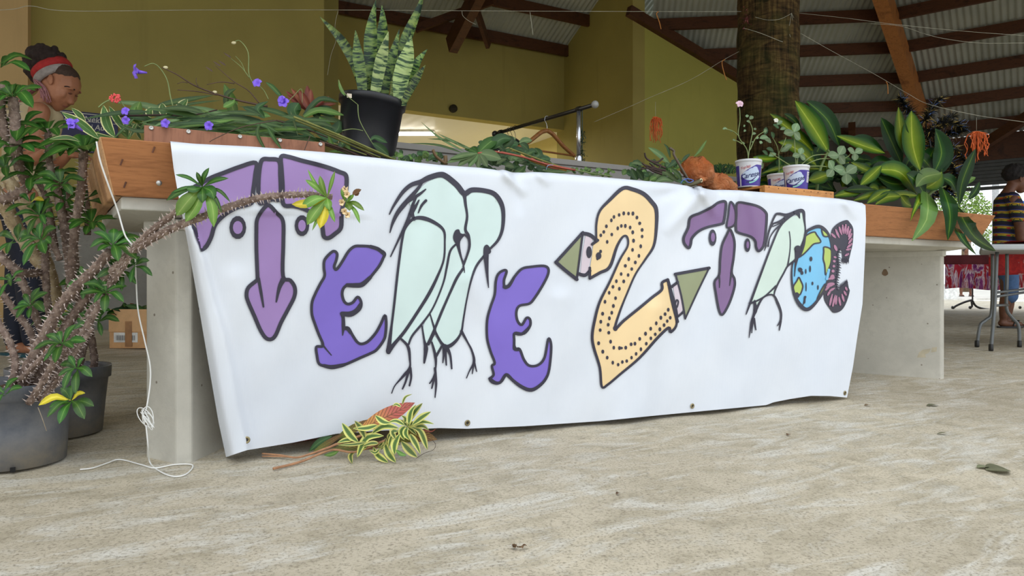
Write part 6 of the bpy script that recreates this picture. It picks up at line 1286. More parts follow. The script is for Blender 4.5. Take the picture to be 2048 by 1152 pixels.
# street-sign board on the left wall
M_nav = plain('navy_enamel', (34, 34, 84), .4, 0, .08); M_crm = plain('sign_cream', (206, 204, 196), .5, 0, .06)
ns = ndA-.03; a0_, a1_ = Q(112, 218, ns), Q(236, 227, ns); b0_ = Q(112, 300, ns)
SB = root('street_sign', ((a0_+a1_)/2-zv*.4).to_tuple(), 'navy blue sign board with cream lettering on the wall behind the woman', 'sign')
tA = (a0_-A).dot(U); tB = (a1_-A).dot(U); zT = a0_.z; zBt = b0_.z
bx(tA, tB, ns, ns+.02, zBt, zT, 'board', M_nav, SB); 
for z in (zT-.02, zBt+.012): bx(tA+.008, tB-.008, ns-.002, ns-.0003, z, z+.007, 'border', M_crm, SB, 0)
bx(tA+.012, tB-.012, ns-.002, ns-.0003, Q(200, 246, ns).z, Q(200, 246, ns).z+.003, 'rule', M_crm, SB, 0)
def flat_text(tx, px, py, hpx, nm='lettering', sh=.15):
    o_ = Q(px, py, ns-.002); s = o_.y/1400; vs, fs = textmesh(tx, hpx*s*1.4, sh, .0006); g = G(); g.add([o_+U*v.x*.92+zv*v.y for v in vs], fs); g.mk(nm, M_crm, SB, smooth=False)
flat_text('18', 120, 245, 11, sh=0); flat_text('Nèkë -', 168, 243, 12); flat_text('i Auc', 181, 259, 11)

# cardboard box under the table's left end
kb0 = F(219, 697); kz = zf(kb0.x, kb0.y); ux = (Vector((F(300, 699).x, F(300, 699).y, 0))-Vector((kb0.x, kb0.y, 0))).normalized(); uy = Vector((-ux.y, ux.x, 0)); s = kb0.y/1400
Hh = 78*s; KB = root('cardboard_box', (kb0+ux*.16).to_tuple(), 'brown cardboard box with a white barcode label on the floor behind the table leg', 'box')
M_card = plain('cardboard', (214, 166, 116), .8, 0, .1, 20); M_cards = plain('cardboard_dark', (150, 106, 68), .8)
def kbx(x0, x1, y0, y1, z0, z1, nm, mat, bev=0):
    g = G(); q = lambda x, y, z: Vector((kb0.x, kb0.y, kz))+ux*x+uy*y+zv*z
    g.hexa([q(x0, y0, z0), q(x1, y0, z0), q(x1, y1, z0), q(x0, y1, z0)], [q(x0, y0, z1), q(x1, y0, z1), q(x1, y1, z1), q(x0, y1, z1)]); return g.mk(nm, mat, KB, smooth=False, bevel=bev)
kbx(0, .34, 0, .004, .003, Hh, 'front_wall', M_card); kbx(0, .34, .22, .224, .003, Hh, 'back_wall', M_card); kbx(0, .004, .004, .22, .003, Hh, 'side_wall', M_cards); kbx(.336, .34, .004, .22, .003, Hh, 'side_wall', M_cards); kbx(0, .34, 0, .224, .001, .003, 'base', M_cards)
kbx(-.002, .342, -.005, -.001, Hh*.43, Hh+.002, 'flap', plain('cardboard_flap', (222, 176, 126), .8, 0, .08, 20))
kbx(.03, .185, -.0032, -.0003, Hh*.16, Hh*.41, 'label', plain('paper_white', (232, 230, 224)))
for i in range(24):
    x = .045+i*.0052; kbx(x, x+.0012+.0016*((i*7) % 3)/2, -.0040, -.0034, Hh*.21, Hh*.34, 'barcode_bar', M_blk)
kbx(.105, .15, -.0065, -.0051, Hh*.05, Hh*.7, 'tape', plain('brown_tape', (168, 122, 80), .35))
LB = root('dark_leaf_bundle', (kb0+ux*.1+zv*(Hh*.5)+uy*.1).to_tuple(), 'bundle of dark green and maroon leaves sticking out of the cardboard box', 'cut plant')
rnd = random.Random(9)
for i in range(30):
    b = kb0+ux*(.04+rnd.random()*.26)+uy*(.04+rnd.random()*.14)+zv*(Hh-.04); d = Vector((rnd.uniform(-1, .7), rnd.uniform(-.5, .3), rnd.uniform(.1, .9))).normalized(); L = .08+rnd.random()*.1
    leaf(LB, [b, b+d*L*.5, b+d*L-zv*.03], .03+rnd.random()*.02, (M_dark, M_dracd, M_strap)[i % 3] if i % 5 else M_brom, 'ell', n=6, cols=1)

# ------------------------------------------------------------------ cut branches lying in front of the banner
ZF = lambda x, y: (480+x/4.655, 760+y/4.655)
def FD(px, py, lift=.006):
    D = F(px, py, lift).y; return D
def fl(parent, pts, w, mat, D0=2.08, prof='lance', nrm=(0, -1, .6), **kw):
    P = []
    for x, y in pts:
        px, py = ZF(x, y); P.append(W(px, py, min(D0, FD(px, py) if py > 860 else D0)))
    return leaf(parent, P, w/4.655*2.08/1400, mat, prof, nrm=nrm, **kw)
FB = root('cut_branches', F(700, 915).to_tuple(), 'cut branches with yellow-striped leaves and one red leaf lying at the banner foot', 'cut plant')
M_bst = plain('brown_cut_stem', (166, 122, 88), .7, 0, .2, 60)
for pts, r in (([(205, 685), (380, 700), (520, 722), (650, 690), (820, 630), (930, 585), (1180, 500)], (8, 12)), ([(310, 825), (560, 762), (800, 665), (900, 650), (1080, 668), (1350, 560)], (12, 9)), ([(205, 710), (360, 712), (500, 720)], (6, 6))):
    P = cat([W(*ZF(x, y), min(2.08, FD(*ZF(x, y), .008))) for x, y in pts], 6); g = G(); g.tube(P, [r[0]/4.655*.00149, r[1]/4.655*.00149], 10); g.mk('stem', M_bst, FB)
M_crot = m_leaf('croton_red_leaf', (196, 98, 92), (216, 150, 84), (120, 74, 54), .4, 'veins'); M_crotd = m_leaf('croton_dark_leaf', (96, 66, 40), (88, 104, 40), (150, 120, 50), .4, 'veins')
fl(FB, [(1100, 470), (1360, 345), (1628, 212)], 165, M_crot, 2.12, 'ell'); fl(FB, [(880, 560), (1050, 460), (1300, 360)], 90, M_crotd, 2.13, 'ell'); fl(FB, [(850, 640), (1200, 610), (1440, 590)], 90, M_crotd, 2.11, 'ell'); fl(FB, [(1420, 560), (1650, 520), (1836, 555)], 130, M_crotd, 2.12, 'ell')
fl(FB, [(640, 668), (740, 580), (860, 520)], 70, M_dark, 2.13, 'ell'); fl(FB, [(680, 665), (800, 600), (960, 500)], 60, M_crotd, 2.12, 'ell'); fl(FB, [(780, 700), (860, 690), (930, 650)], 44, M_mid, 2.08, 'ell'); fl(FB, [(1450, 650), (1500, 690), (1550, 700)], 40, M_mid, 2.05, 'ell')
fl(FB, [(1700, 460), (1780, 480), (1830, 450)], 16, M_brom, 2.1)
LF = [([(1105, 580), (1030, 520), (950, 400)], 74), ([(1165, 545), (1130, 460), (1068, 380)], 66), ([(1280, 420), (1180, 450), (1050, 450)], 58), ([(1400, 400), (1330, 390), (1258, 330)], 62), ([(1480, 450), (1340, 430), (1225, 500)], 70), ([(1340, 520), (1180, 540), (1090, 720)], 74), ([(1060, 555), (980, 560), (905, 585)], 50), ([(1180, 580), (1060, 600), (900, 605)], 36), ([(1180, 625), (1130, 640), (1100, 715)], 54), ([(1080, 665), (1030, 700), (1045, 780)], 50),
      ([(1240, 620), (1280, 700), (1380, 770)], 64), ([(1345, 570), (1380, 680), (1450, 768)], 72), ([(1500, 570), (1580, 660), (1650, 720)], 80), ([(1490, 500), (1440, 600), (1440, 695)], 70), ([(1470, 480), (1420, 480), (1450, 555)], 60), ([(1540, 430), (1500, 480), (1530, 560)], 60), ([(1560, 420), (1600, 330), (1700, 215)], 66), ([(1570, 410), (1590, 300), (1640, 230)], 60), ([(1600, 420), (1690, 350), (1778, 295)], 66), ([(1600, 420), (1700, 390), (1808, 410)], 44), ([(1590, 440), (1680, 480), (1745, 650)], 62), ([(1580, 500), (1640, 600), (1680, 690)], 60), ([(1530, 420), (1450, 380), (1370, 400)], 44), ([(1530, 400), (1540, 360), (1500, 330)], 40), ([(1510, 230), (1540, 160), (1605, 132)], 26), ([(1500, 250), (1450, 225), (1420, 250)], 30), ([(1560, 440), (1540, 500), (1580, 560)], 56), ([(1620, 440), (1700, 430), (1760, 470)], 46), ([(1290, 590), (1220, 590), (1140, 620)], 46), ([(1300, 640), (1260, 680), (1200, 650)], 34), ([(1360, 540), (1340, 600), (1300, 640)], 34), ([(1420, 500), (1400, 560), (1380, 640)], 40)]
for i, (pts, w) in enumerate(LF): fl(FB, pts, w, M_song, 2.05+.03*random.random(), 'ell' if w > 60 else 'lance', fold=.3, n=10)
for i in range(16):
    a = random.random()*6.28; c = (1560, 430) if i % 2 else (1380, 560); fl(FB, [c, (c[0]+60*cos(a), c[1]+50*sin(a)), (c[0]+125*cos(a), c[1]+100*sin(a)+15)], 40, M_song, 2.1, n=7)
g = G(); P = cat([W(*ZF(x, y), min(2.05, FD(*ZF(x, y)))) for x, y in [(1790, 560), (1820, 600), (1800, 650), (1720, 680), (1640, 730)]], 6); g.tube(P, .0007, 5); g.mk('dry_tendril', M_twig, FB)
# terracotta saucer under the banner
sc = F(572, 893); sc = sc+Vector((0, .10, 0)); g = G(); zq = zf(sc.x, sc.y); g.lathe([(.0001, .002), (.055, .002), (.075, .022), (.080, .022), (.058, 0), (.0001, 0)], Vector((sc.x, sc.y, zq)), 32); tag(g.mk('terracotta_saucer', plain('terracotta', (150, 76, 54), .7)), 'terracotta saucer peeking out under the banner near its left end', 'saucer')

# loose leaves and litter on the floor
def floor_leaf(px, py, wpx, hpx, ang, mat, label, nm='fallen_leaf'):
    c = F(px, py, .003); s = c.y/1400; L = wpx*s/2; d = Vector((cos(ang), sin(ang), 0)); g = G(); leafgeo(g, [c-d*L, c+zv*.004, c+d*L+zv*.001], hpx*s, 'ell', nrm=(0, 0, 1), fold=.12, n=8, cols=2); tag(g.mk(nm, mat), label, 'leaf')
M_fl = m_leaf('fallen_grey_green', (122, 124, 96), (132, 134, 104), (160, 160, 130), .6); M_flb = m_leaf('fallen_brown', (104, 80, 56), (120, 96, 70), (150, 120, 90), .7)
floor_leaf(1996, 941, 44, 62, -.15, M_fl, 'grey-green round leaf lying on the open floor at the right edge'); 
floor_leaf(1966, 935, 26, 20, .1, M_fl, 'small curled leaf tip beside the round leaf on the open floor at the right')
floor_leaf(1865, 811, 30, 14, .3, M_fl, 'thin green leaf on the floor below the right table wall', 'fallen_leaf'); floor_leaf(1885, 868, 22, 10, -.1, M_fl, 'thin green sliver of leaf on the floor midway between the wall and the round leaf')
floor_leaf(1735, 811, 14, 10, .2, M_flb, 'small brown leaf on the floor right of the banner corner'); floor_leaf(1577, 870, 9, 10, .5, M_flb, 'tiny brown leaf scrap on the floor in front of the banner, right half')
floor_leaf(1236, 988, 9, 9, .5, M_flb, 'tiny dark crumb of leaf on the bare floor right of centre')
DB = root('dead_leaf_scrap', F(1033, 1095).to_tuple(), 'crumpled brown dead leaf scrap on the bare floor in the foreground', 'litter')
for i in range(6):
    c = F(1024+i*4, 1096, .004); a = i*1.3; leaf(DB, [c, c+Vector((cos(a)*.005, sin(a)*.004, .006)), c+Vector((cos(a)*.012, sin(a)*.009, .002))], .010, M_flb, 'ell', nrm=(0, 0, 1), n=5, cols=1, name='flake')

# ------------------------------------------------------------------ strings and hanging decorations
_string = string
def string(name, pts, r, label=None, catg='string', mat=None, group=None, parent=None): return _string(name, pts, r*(.62 if name == 'string' else 1), label, catg, mat or M_st, group, parent)
M_st = plain('string_grey', (170, 168, 150), .6); M_or = plain('orange_raffia', (206, 92, 28), .6, 0, .2, 60)
tD_ = tp.y-PR-.01
string('string', [(-260, 20, 3.2), (0, 20, 3.3), (60, 12, 3.35), (140, 22, 3.4), (400, 20, 3.6), (660, 20, 3.8), (1000, 22, 4.0), (1300, 23, 4.2), (1482, 23, tD_+.12)], .0021, 'straight white string stretched across the top from the left edge to the palm trunk')
string('string', [(1060, 24, 4.02), (1062, 40, 4.02), (1066, 70, 4.02)], .003, 'short loose string end hanging down from the stretched string above the hatch')
string('string', [(924, 22, 3.95), (926, 32, 3.95), (938, 42, 3.95), (952, 49, 3.95)], .0018, 'curled string end hanging from the stretched string near the rafter')
string('string', [(676, 22, 3.8), (670, 50, 3.8), (672, 80, 3.8), (662, 110, 3.8), (655, 150, 3.8)], .0012, 'thin frayed strand dangling above the left rim of the snake-plant pot')
string('string', [(1188, 244, 4.3), (1260, 213, 4.25), (1300, 195, 4.25), (1380, 160, 4.3), (1445, 121, 4.35), (1478, 103, tD_+.12)], .0014, 'thin slack string rising from the clothes rail to the palm trunk')
string('string', [(1487, 56, tD_+.05), (1520, 66, tD_), (1560, 82, tD_), (1594, 96, tD_+.12), (1596, 160, tD_+.14), (1596, 242, tD_+.14)], .0022, 'white string crossing the palm trunk diagonally and hanging down its right side')
string('string', [(1510, 34, tD_+.02), (1535, 40, tD_), (1560, 38, tD_), (1583, 27, tD_+.03)], .0016, 'short looped string across the upper palm trunk')
string('string', [(1596, 26, tD_+.14), (1690, 36, 4.4), (1784, 48, 4.3), (1900, 60, 4.2), (2048, 71, 4.0), (2300, 84, 3.8)], .0016, 'upper string running right from the palm trunk past the thick rafter')
string('string', [(1740, 47, 4.35), (1800, 52, 4.3), (1850, 68, 4.2), (1893, 78, 4.15), (1960, 86, 4.1), (2048, 86, 4.0), (2300, 84, 3.8)], .0016, 'middle string curving below the upper one at the top right')
string('string', [(1600, 66, tD_+.18), (1660, 100, 4.7), (1752, 150, 4.6), (1815, 187, 4.5), (1859, 209, 4.4), (1956, 231, 4.3), (2048, 244, 4.2), (2300, 280, 4.0)], .0022, 'lowest string running right from the palm trunk, carrying the orange tassel')
for k_, pts in enumerate(([(1583, 26, tD_+.03), (1580, 45, tD_+.02), (1577, 60, tD_+.02), (1581, 74, tD_+.02)], [(1583, 26, tD_+.03), (1590, 42, tD_+.06), (1597, 60, tD_+.13)], [(1583, 26, tD_+.03), (1586, 50, tD_+.04), (1584, 70, tD_+.04)])): string('string', pts, .0015, ('left strand', 'right strand', 'middle strand')[k_]+' of the tuft knotted at the top right of the palm trunk')
def tassel(px, py, wpx, hpx, D, label, seed):
    r_ = random.Random(seed); c = W(px, py, D); s = D/1400; Tt = root('raffia_tassel', (c.x, c.y, c.z-hpx*s), label, 'decoration'); g = G()
    for i in range(34):
        a = r_.random()*6.28; rr = wpx*s*.5*r_.random()**.6; L = hpx*s*(.45+.55*r_.random()); P = [c+Vector((r_.gauss(0, .004), r_.gauss(0, .004), 0)), c+Vector((cos(a)*rr*.8, sin(a)*rr*.5, .004-L*.15))]
        for k in range(1, 6): P.append(c+Vector((cos(a)*rr*(1+.15*sin(k*2+i)), sin(a)*rr*.5+.003*sin(k*3+i), -L*(k+1)/6+.0)))
        g.tube(cat(P, 3), .0019, 4)
    for i in range(10): 
        a = i*.628; g.tube(cat([c+Vector((wpx*s*.3*cos(a), .01*sin(a), -hpx*s*.12+hpx*s*.1*sin(a*2))), c+Vector((wpx*s*.15*cos(a+1), -.01, -hpx*s*.02)), c+Vector((wpx*s*.3*cos(a+2), .0, -hpx*s*.2))], 4), .002, 4)
    tag(g.mk('strands', M_or, Tt), kind='stuff')
    g = G(); g.tube([c, c+zv*(30 if seed == 1 else 28)*s], .0008, 5); g.mk('cord', M_st, Tt)
tassel(1311, 234, 28, 54, 4.25, 'dark orange raffia tassel hanging against the yellow wall left of the palm trunk', 1); tassel(1953, 263, 44, 66, 4.3, 'bright orange raffia tassel hanging on the lowest string at the right', 2)
for pts, lb in (([(1317, 23, 4.2), (1313, 28, 4.2), (1318, 42, 4.2), (1322, 58, 4.2)], 'short orange ribbon end hanging from the stretched string near the top'), ([(1450, 119, 4.35), (1444, 124, 4.35), (1447, 142, 4.35), (1453, 160, 4.35)], 'orange ribbon end hanging from the slack string beside the palm trunk'), ([(1772, 163, 4.58), (1775, 170, 4.58), (1776, 188, 4.58)], 'tiny pinkish ribbon end hanging from the lowest string before the rafter')):
    string('ribbon', pts, .0028, lb, 'ribbon', plain('ribbon_orange', (176, 110, 40)))
g = G(); rnd = random.Random(6)
for i in range(90):
    q = W(1493+rnd.gauss(0, 3.5), 38+rnd.gauss(0, 10), tD_-.01+rnd.random()*.04); d = Vector((rnd.gauss(0, 1), rnd.gauss(0, 1), rnd.gauss(0, 1))).normalized()*.016; s = d.orthogonal().normalized()*.0035; g.add([q-s, q+s, q+d], [(0, 1, 2)])
tag(g.mk('tinsel_tuft', plain('mixed_tinsel', (120, 60, 60), .3, .5, .8, 80), smooth=False), 'small tuft of red and green tinsel tied to the upper left of the palm trunk', 'decoration')

# ------------------------------------------------------------------ folding tables at the right
M_gm = plain('grey_powder_metal', (116, 120, 122), .4, .4, .08); M_tt = plain('grey_table_plastic', (176, 180, 182), .5, 0, .05)
FT = root('folding_table', F(1990, 697).to_tuple(), 'grey folding table with bent metal legs and a red cloth, right of the concrete table', 'table')
zT_ = CH+(570-498)/1400*5.2; d0 = 5.25
fa = W(1953, 500, 5.0); 
g = G(); g.hexa([Vector((fa.x, 4.95, zT_-.022)), Vector((fa.x+1.9, 4.75, zT_-.022)), Vector((fa.x+2.45, 5.55, zT_-.022)), Vector((fa.x+.52, 5.75, zT_-.022))], [Vector((fa.x, 4.95, zT_+.022)), Vector((fa.x+1.9, 4.75, zT_+.022)), Vector((fa.x+2.45, 5.55, zT_+.022)), Vector((fa.x+.52, 5.75, zT_+.022))]); g.mk('table_top', M_tt, FT, smooth=False, bevel=.012)
def Wl(p, D): return W(p[0], p[1], D)
for pts, Ds_ in (([(1985, 508), (1985, 556), (1983, 625), (1972, 640), (1960, 652), (1954, 688)], (5.45,)*6), ([(1994, 504), (1990, 600), (1987, 640), (1982, 697)], (5.2,)*4), ([(2014, 508), (2014, 556), (2013, 615), (2024, 635), (2037, 652), (2039, 685)], (5.5,)*6)):
    P = [Wl(p, D) for p, D in zip(pts, Ds_)]; e = P[-1]; zf_ = zf(e.x, e.y); P[-1] = Vector((e.x, e.y, zf_+.012)); g = G(); g.tube(cat(P, 6), .0125, 10); lg = g.mk('leg', M_gm, FT)
    g = G(); g.lathe([(.0155, -.01), (.0165, .0), (.016, .035), (.0135, .04)], P[-1], 12, cap=True); g.mk('rubber_foot', M_blk, FT)
for a, b in (((1994, 585), (2060, 577)), ((1994, 593), (2060, 583)), ((1992, 611), (2016, 610))): g = G(); g.tube([Wl(a, 5.3), Wl(b, 5.4)], .010, 8); g.mk('cross_bar', M_gm, FT)
M_red = NT('printed_red_cloth'); v = M_red.coord(); vo = M_red.n('ShaderNodeTexVoronoi'); vo.inputs['Scale'].default_value = 9; M_red.l(v, vo.inputs['Vector']); n_ = M_red.noise(v, 18, 4, .6, 1)
M_red = M_red.fin(M_red.mix(M_red.ramp(M_red.math('ADD', vo.outputs['Distance'], M_red.math('MULTIPLY', M_red.math('SUBTRACT', n_, .5), .5)), [(.16, (1, 1, 1)), (.24, (0, 0, 0))]), M_red.ramp(n_, [(.35, lin((160, 26, 34))), (.65, lin((206, 44, 40)))]), lin((214, 196, 190))), .75)
def cloth(name, a, b, z0, z1, mat, label, amp=.02, k=9, nseg=60, par=None, sag=.0, seed=0):
    a = Vector(a); b = Vector(b); d = (b-a).normalized(); nb = Vector((-d.y, d.x, 0)); vs = []; rows = 9
    for j in range(rows):
        for i in range(nseg+1):
            f = i/nseg; v = j/(rows-1); p = a.lerp(b, f); w = amp*v*(sin(f*k*6.28+seed)+.5*sin(f*k*2.3*6.28+1)); p = p+nb*w; p.z = z1+(z0+sag*sin(f*9+seed)-z1)*v; vs.append(p)
    fs = [(j*(nseg+1)+i, j*(nseg+1)+i+1, (j+1)*(nseg+1)+i+1, (j+1)*(nseg+1)+i) for j in range(rows-1) for i in range(nseg)]
    o = mk(name, vs, fs, mat, par, solid=.002)
    if label: tag(o, label, 'cloth')
    return o
CL = root('table_cloth', (fa.x+1.0, 5.2, zT_+.025), 'red flower-printed cloth lying on the grey folding table and hanging under its edge', 'cloth')
g = G(); n = 26; vs = []
for j in range(9):
    for i in range(n+1):
        x = fa.x+.14+.56*j/8+1.7*i/n; y = 4.95+.7*j/8-.1*i/n; vs.append(Vector((x, y, zT_+.030+.012*abs(sin(i*1.3+j*.9))+.008*sin(i*.5))))
g.add(vs, [(j*(n+1)+i, j*(n+1)+i+1, (j+1)*(n+1)+i+1, (j+1)*(n+1)+i) for j in range(8) for i in range(n)]); g.mk('spread', M_red, CL)
cloth('hanging_edge', (W(1978, 500, 5.62).x, 5.62, 0), (fa.x+2.3, 5.5, 0), CH+(570-552)/1400*5.6, zT_-.01, M_red, None, .02, 5, 60, CL, .012)
# second table further in, with dyed cloths hanging to the ground
k = NT('tie_dyed_cloth'); v = k.coord('Object', (1, 1, 1)); n1_ = k.noise(k.coord('Object', (3, 3, .7)), 2.4, 5, .6, 2.5)
M_dye = k.fin(k.ramp(n1_, [(.34, lin((96, 24, 96))), (.44, lin((150, 60, 140))), (.50, lin((226, 214, 226))), (.55, lin((176, 40, 70))), (.66, lin((196, 24, 50)))]), .8)
T2r = root('market_table', W(1960, 620, 9.5).to_tuple(), 'market table draped in dark red cloth, seen beneath the folding table', 'table')
D2 = 9.3; zt2 = CH+(570-512)/1400*D2; a2 = W(1880, 520, D2); b2 = a2+Vector((2.4, -.3, 0))
g = G(); g.hexa([Vector((a2.x, a2.y, zt2-.03)), Vector((b2.x, b2.y, zt2-.03)), Vector((b2.x+.1, b2.y+.8, zt2-.03)), Vector((a2.x+.1, a2.y+.8, zt2-.03))], [Vector((a2.x, a2.y, zt2)), Vector((b2.x, b2.y, zt2)), Vector((b2.x+.1, b2.y+.8, zt2)), Vector((a2.x+.1, a2.y+.8, zt2))]); g.mk('table_top', M_tt, T2r, smooth=False)
for x, y in ((a2.x+.12, a2.y+.7), (b2.x-.1, b2.y+.7), (b2.x-.1, b2.y+.1)): g = G(); g.tube([Vector((x, y, zt2-.03)), Vector((x, y, zf(x, y)))], .015, 8); g.mk('leg', M_gm, T2r)
cloth('drape', a2-Vector((.02, .03, 0)), b2-Vector((.02, .03, 0)), CH+(570-529)/1400*D2, zt2+.01, plain('dark_red_cloth', (88, 18, 26), .8, 0, .3, 8), None, .02, 6, 50, T2r)
cloth('hanging_cloth', W(1890, 540, 11.6), W(2075, 540, 11.0), CH-(578-570)/1400*11.4, CH+(570-520)/1400*11.4, M_dye, 'purple, white and red dyed cloths hanging behind the market table', .03, 7, 90, None, .02)
g = G(); p = F(1905, 598); zz0 = zf(p.x, p.y); s = p.y/1400; g.box(Vector((p.x, p.y+.2, zz0+15*s)), 24*s, .3, 30*s); tag(g.mk('white_crate', plain('white_foam', (206, 206, 202), .7), smooth=False, bevel=.01), 'white foam box on the floor beneath the hanging cloths', 'box')
RK = root('rack_stand', F(1945, 612).to_tuple(), 'black metal stand with castors on curved feet under the far tables', 'stand')
dk = F(1945, 618).y
for pts, r in (([(1945, 520), (1945, 560), (1945, 604)], .012), ([(1890, 526), (1940, 548), (1986, 573)], .014), ([(1945, 600), (1930, 604), (1912, 612), (1905, 618)], .018), ([(1945, 602), (1955, 614), (1985, 620), (2040, 621)], .018), ([(1943, 603), (1944, 612), (1940, 617)], .016)):
    g = G(); g.tube(cat([W(x, y, dk) for x, y in pts], 6), r, 8); g.mk('tube', M_blk, RK)
for x, y in ((1905, 619), (1940, 618), (2040, 622)): c = W(x, y, dk); g = G(); g.lathe([(.0001, -.012), (.022, -.012), (.026, 0), (.022, .012), (.0001, .012)], Vector((c.x, c.y, zf(c.x, c.y)+.026)), 14, Vector((1, 0, 0))); g.mk('castor', M_blk, RK)

# ------------------------------------------------------------------ outside seen through the open bay
TR = root('garden_tree', (27.5, 42, .1), 'sunlit bushy green tree outside beyond the open bay', 'tree')
rnd = random.Random(8); g = G()
for cx, cy, r in ((1905, 385, 26), (1935, 400, 30), (1962, 425, 28), (1890, 420, 30), (1925, 440, 36), (1960, 462, 30)):
    for i in range(420):
        q = W(cx, cy, 42); d = Vector((rnd.gauss(0, 1), rnd.gauss(0, 1), rnd.gauss(0, 1))).normalized()*r*42/1400*rnd.random()**.4; p = q+d; n_ = Vector((rnd.gauss(0, 1), rnd.gauss(0, 1), rnd.gauss(0, 1))).normalized(); a = n_.orthogonal().normalized()*.10; b = n_.cross(a).normalized()*.05; g.add([p-a, p-b, p+a, p+b], [(0, 1, 2, 3)])
tag(g.mk('foliage', plain('light_foliage', (120, 150, 62), .6, 0, .35, 3), TR, smooth=False), kind='stuff')
g = G(); q = W(1930, 450, 42); g.tube([Vector((q.x, q.y, .05)), Vector((q.x, q.y, q.z))], [.25, .14], 8); g.mk('trunk', plain('tree_trunk', (110, 92, 70), .9), TR)
g = G(); q = W(1991, 400, 34); g.box(Vector((q.x, q.y, 3.6)), .2, .2, 7.2); tag(g.mk('power_pole', plain('pole_grey', (170, 172, 172), .8), smooth=False), 'grey concrete pole standing outside beyond the open bay', 'pole')
BW = root('white_building', (48, 60, .1), 'pale building with a blue shutter outside beyond the open bay', 'building')
q = W(2035, 470, 60); g = G(); g.box(Vector((q.x+3, q.y+2, 2.6)), 8, 4, 5.2); g.mk('wall', plain('white_render', (220, 222, 224), .8), BW, smooth=False); g = G(); q = W(2040, 415, 58.5); g.box(q, .9, .1, 1.1); g.mk('shutter', plain('blue_paint', (40, 96, 176)), BW, smooth=False)
# ================================================================== PEOPLE
def figure(g, name, mat, parent, vox=.012, sm=6):
    o = g.mk(name, mat, parent); r = o.modifiers.new('fuse', 'REMESH'); r.mode = 'VOXEL'; r.voxel_size = vox; r.use_smooth_shade = True
    s = o.modifiers.new('soften', 'SMOOTH'); s.factor = .5; s.iterations = sm; return o
def limb(g, pts, rads, seg=14):
    P = [Vector(p) for p in pts]; n = len(P); Q_ = cat(P, 5); m = len(Q_); R = []
    for i in range(m):
        t = i/(m-1)*(n-1); a = int(min(t, n-2)); R.append(rads[a]+(rads[a+1]-rads[a])*(t-a))
    g.tube(Q_, R, seg); g.ball(Q_[0], R[0], seg=seg); g.ball(Q_[-1], R[-1], seg=seg)
def torso(g, secs, seg=26):
    """secs: (center, rx, ry, yaw) stacked"""
    vs = []
    for c, rx, ry, yaw in secs:
        for j in range(seg):
            a = 2*pi*j/seg; x = rx*cos(a); y = ry*sin(a); vs.append(Vector(c)+Vector((x*cos(yaw)-y*sin(yaw), x*sin(yaw)+y*cos(yaw), 0)))
    n = len(secs); fs = [(i*seg+j, i*seg+(j+1) % seg, (i+1)*seg+(j+1) % seg, (i+1)*seg+j) for i in range(n-1) for j in range(seg)]+[tuple(range(seg-1, -1, -1)), tuple((n-1)*seg+j for j in range(seg))]
    g.add(vs, fs)
def hand(g, wrist, d, up, s=1.0, curl=.5):
    d = Vector(d).normalized(); up = Vector(up); sd = d.cross(up).normalized(); up = sd.cross(d).normalized(); w = Vector(wrist)
    g.ball(w+d*.045*s, .040*s, .040*s, .018*s, 12, 8, Matrix((sd, d, up)).transposed())
    for k, L in enumerate((.066, .076, .071, .056)):
        b = w+d*.075*s+sd*(-.027+.018*k)*s; m = b+d*L*.5*s-up*L*.15*curl*s; e = b+d*L*.85*s-up*L*.65*curl*s; g.tube(cat([b, m, e], 3), [.0088*s, .0068*s], 8); g.ball(e, .0068*s, seg=8, rings=5)
    b = w+d*.03*s-sd*.034*s; g.tube(cat([b, b+d*.03*s-sd*.02*s, b+d*.055*s-sd*.018*s-up*.01*s], 3), [.0105*s, .008*s], 8); g.ball(b+d*.055*s-sd*.018*s-up*.01*s, .008*s, seg=8, rings=5)
k = NT('tan_skin'); v = k.coord(); M_skin = k.fin(k.ramp(k.noise(v, 12, 4), [(.3, lin((156, 102, 74))), (.7, lin((186, 128, 96)))]), .5, 0, .4)
k = NT('brown_skin'); v = k.coord(); M_skin2 = k.fin(k.ramp(k.noise(v, 12, 4), [(.3, lin((92, 58, 42))), (.7, lin((120, 78, 56)))]), .5, 0, .4)
M_hair = plain('dark_brown_hair', (46, 32, 28), .8, 0, .4, 60, .8)
# ---- woman in the cream top, head bowed
DW = 4.06; S_ = DW/1400
def wp(x, y, dy=0.0): return W(x, y, DW)+Vector((0, dy, 0))
WM = root('person', (wp(50, 570).x, DW, zf(wp(50, 570).x, DW)), 'person in a red and grey headscarf, cream sleeveless top and navy trousers, head bowed', 'person')
g = G()
# skull, jaw, face
t_ = math.radians(-28); Rm = Matrix.Rotation(-t_, 3, 'Y')
prof_ = [(112, 223), (119, 222), (125, 219), (128, 215.5), (132, 215), (133, 212), (136, 211.5), (137, 208.5), (141, 210), (146, 209.5), (148, 206), (147.5, 199), (147.5, 191), (150, 187), (154.5, 182), (157.5, 174), (158, 164), (155, 153), (148, 142), (135, 132), (118, 127), (100, 130), (88, 142), (82, 158), (84, 172), (92, 184), (98, 196), (104, 212)]
def pdist(x, y):
    c = False; dm_ = 1e9; n = len(prof_)
    for i in range(n):
        (xi, yi), (xj, yj) = prof_[i], prof_[i-1]
        if (yi > y) != (yj > y) and x < (xj-xi)*(y-yi)/(yj-yi)+xi: c = not c
        dm_ = min(dm_, seg_d(x, y, (xi, yi), (xj, yj))[0])
    return dm_ if c else -1
yy_ = 128.0
while yy_ < 223:
    xx_ = 84.0
    while xx_ < 158:
        d_ = pdist(xx_, yy_)
        if d_ > 1.2: g.ball(wp(xx_, yy_), d_*S_, min(28, d_*1.15+1.5)*S_, d_*S_, 10, 8)
        xx_ += 2.6
    yy_ += 2.6
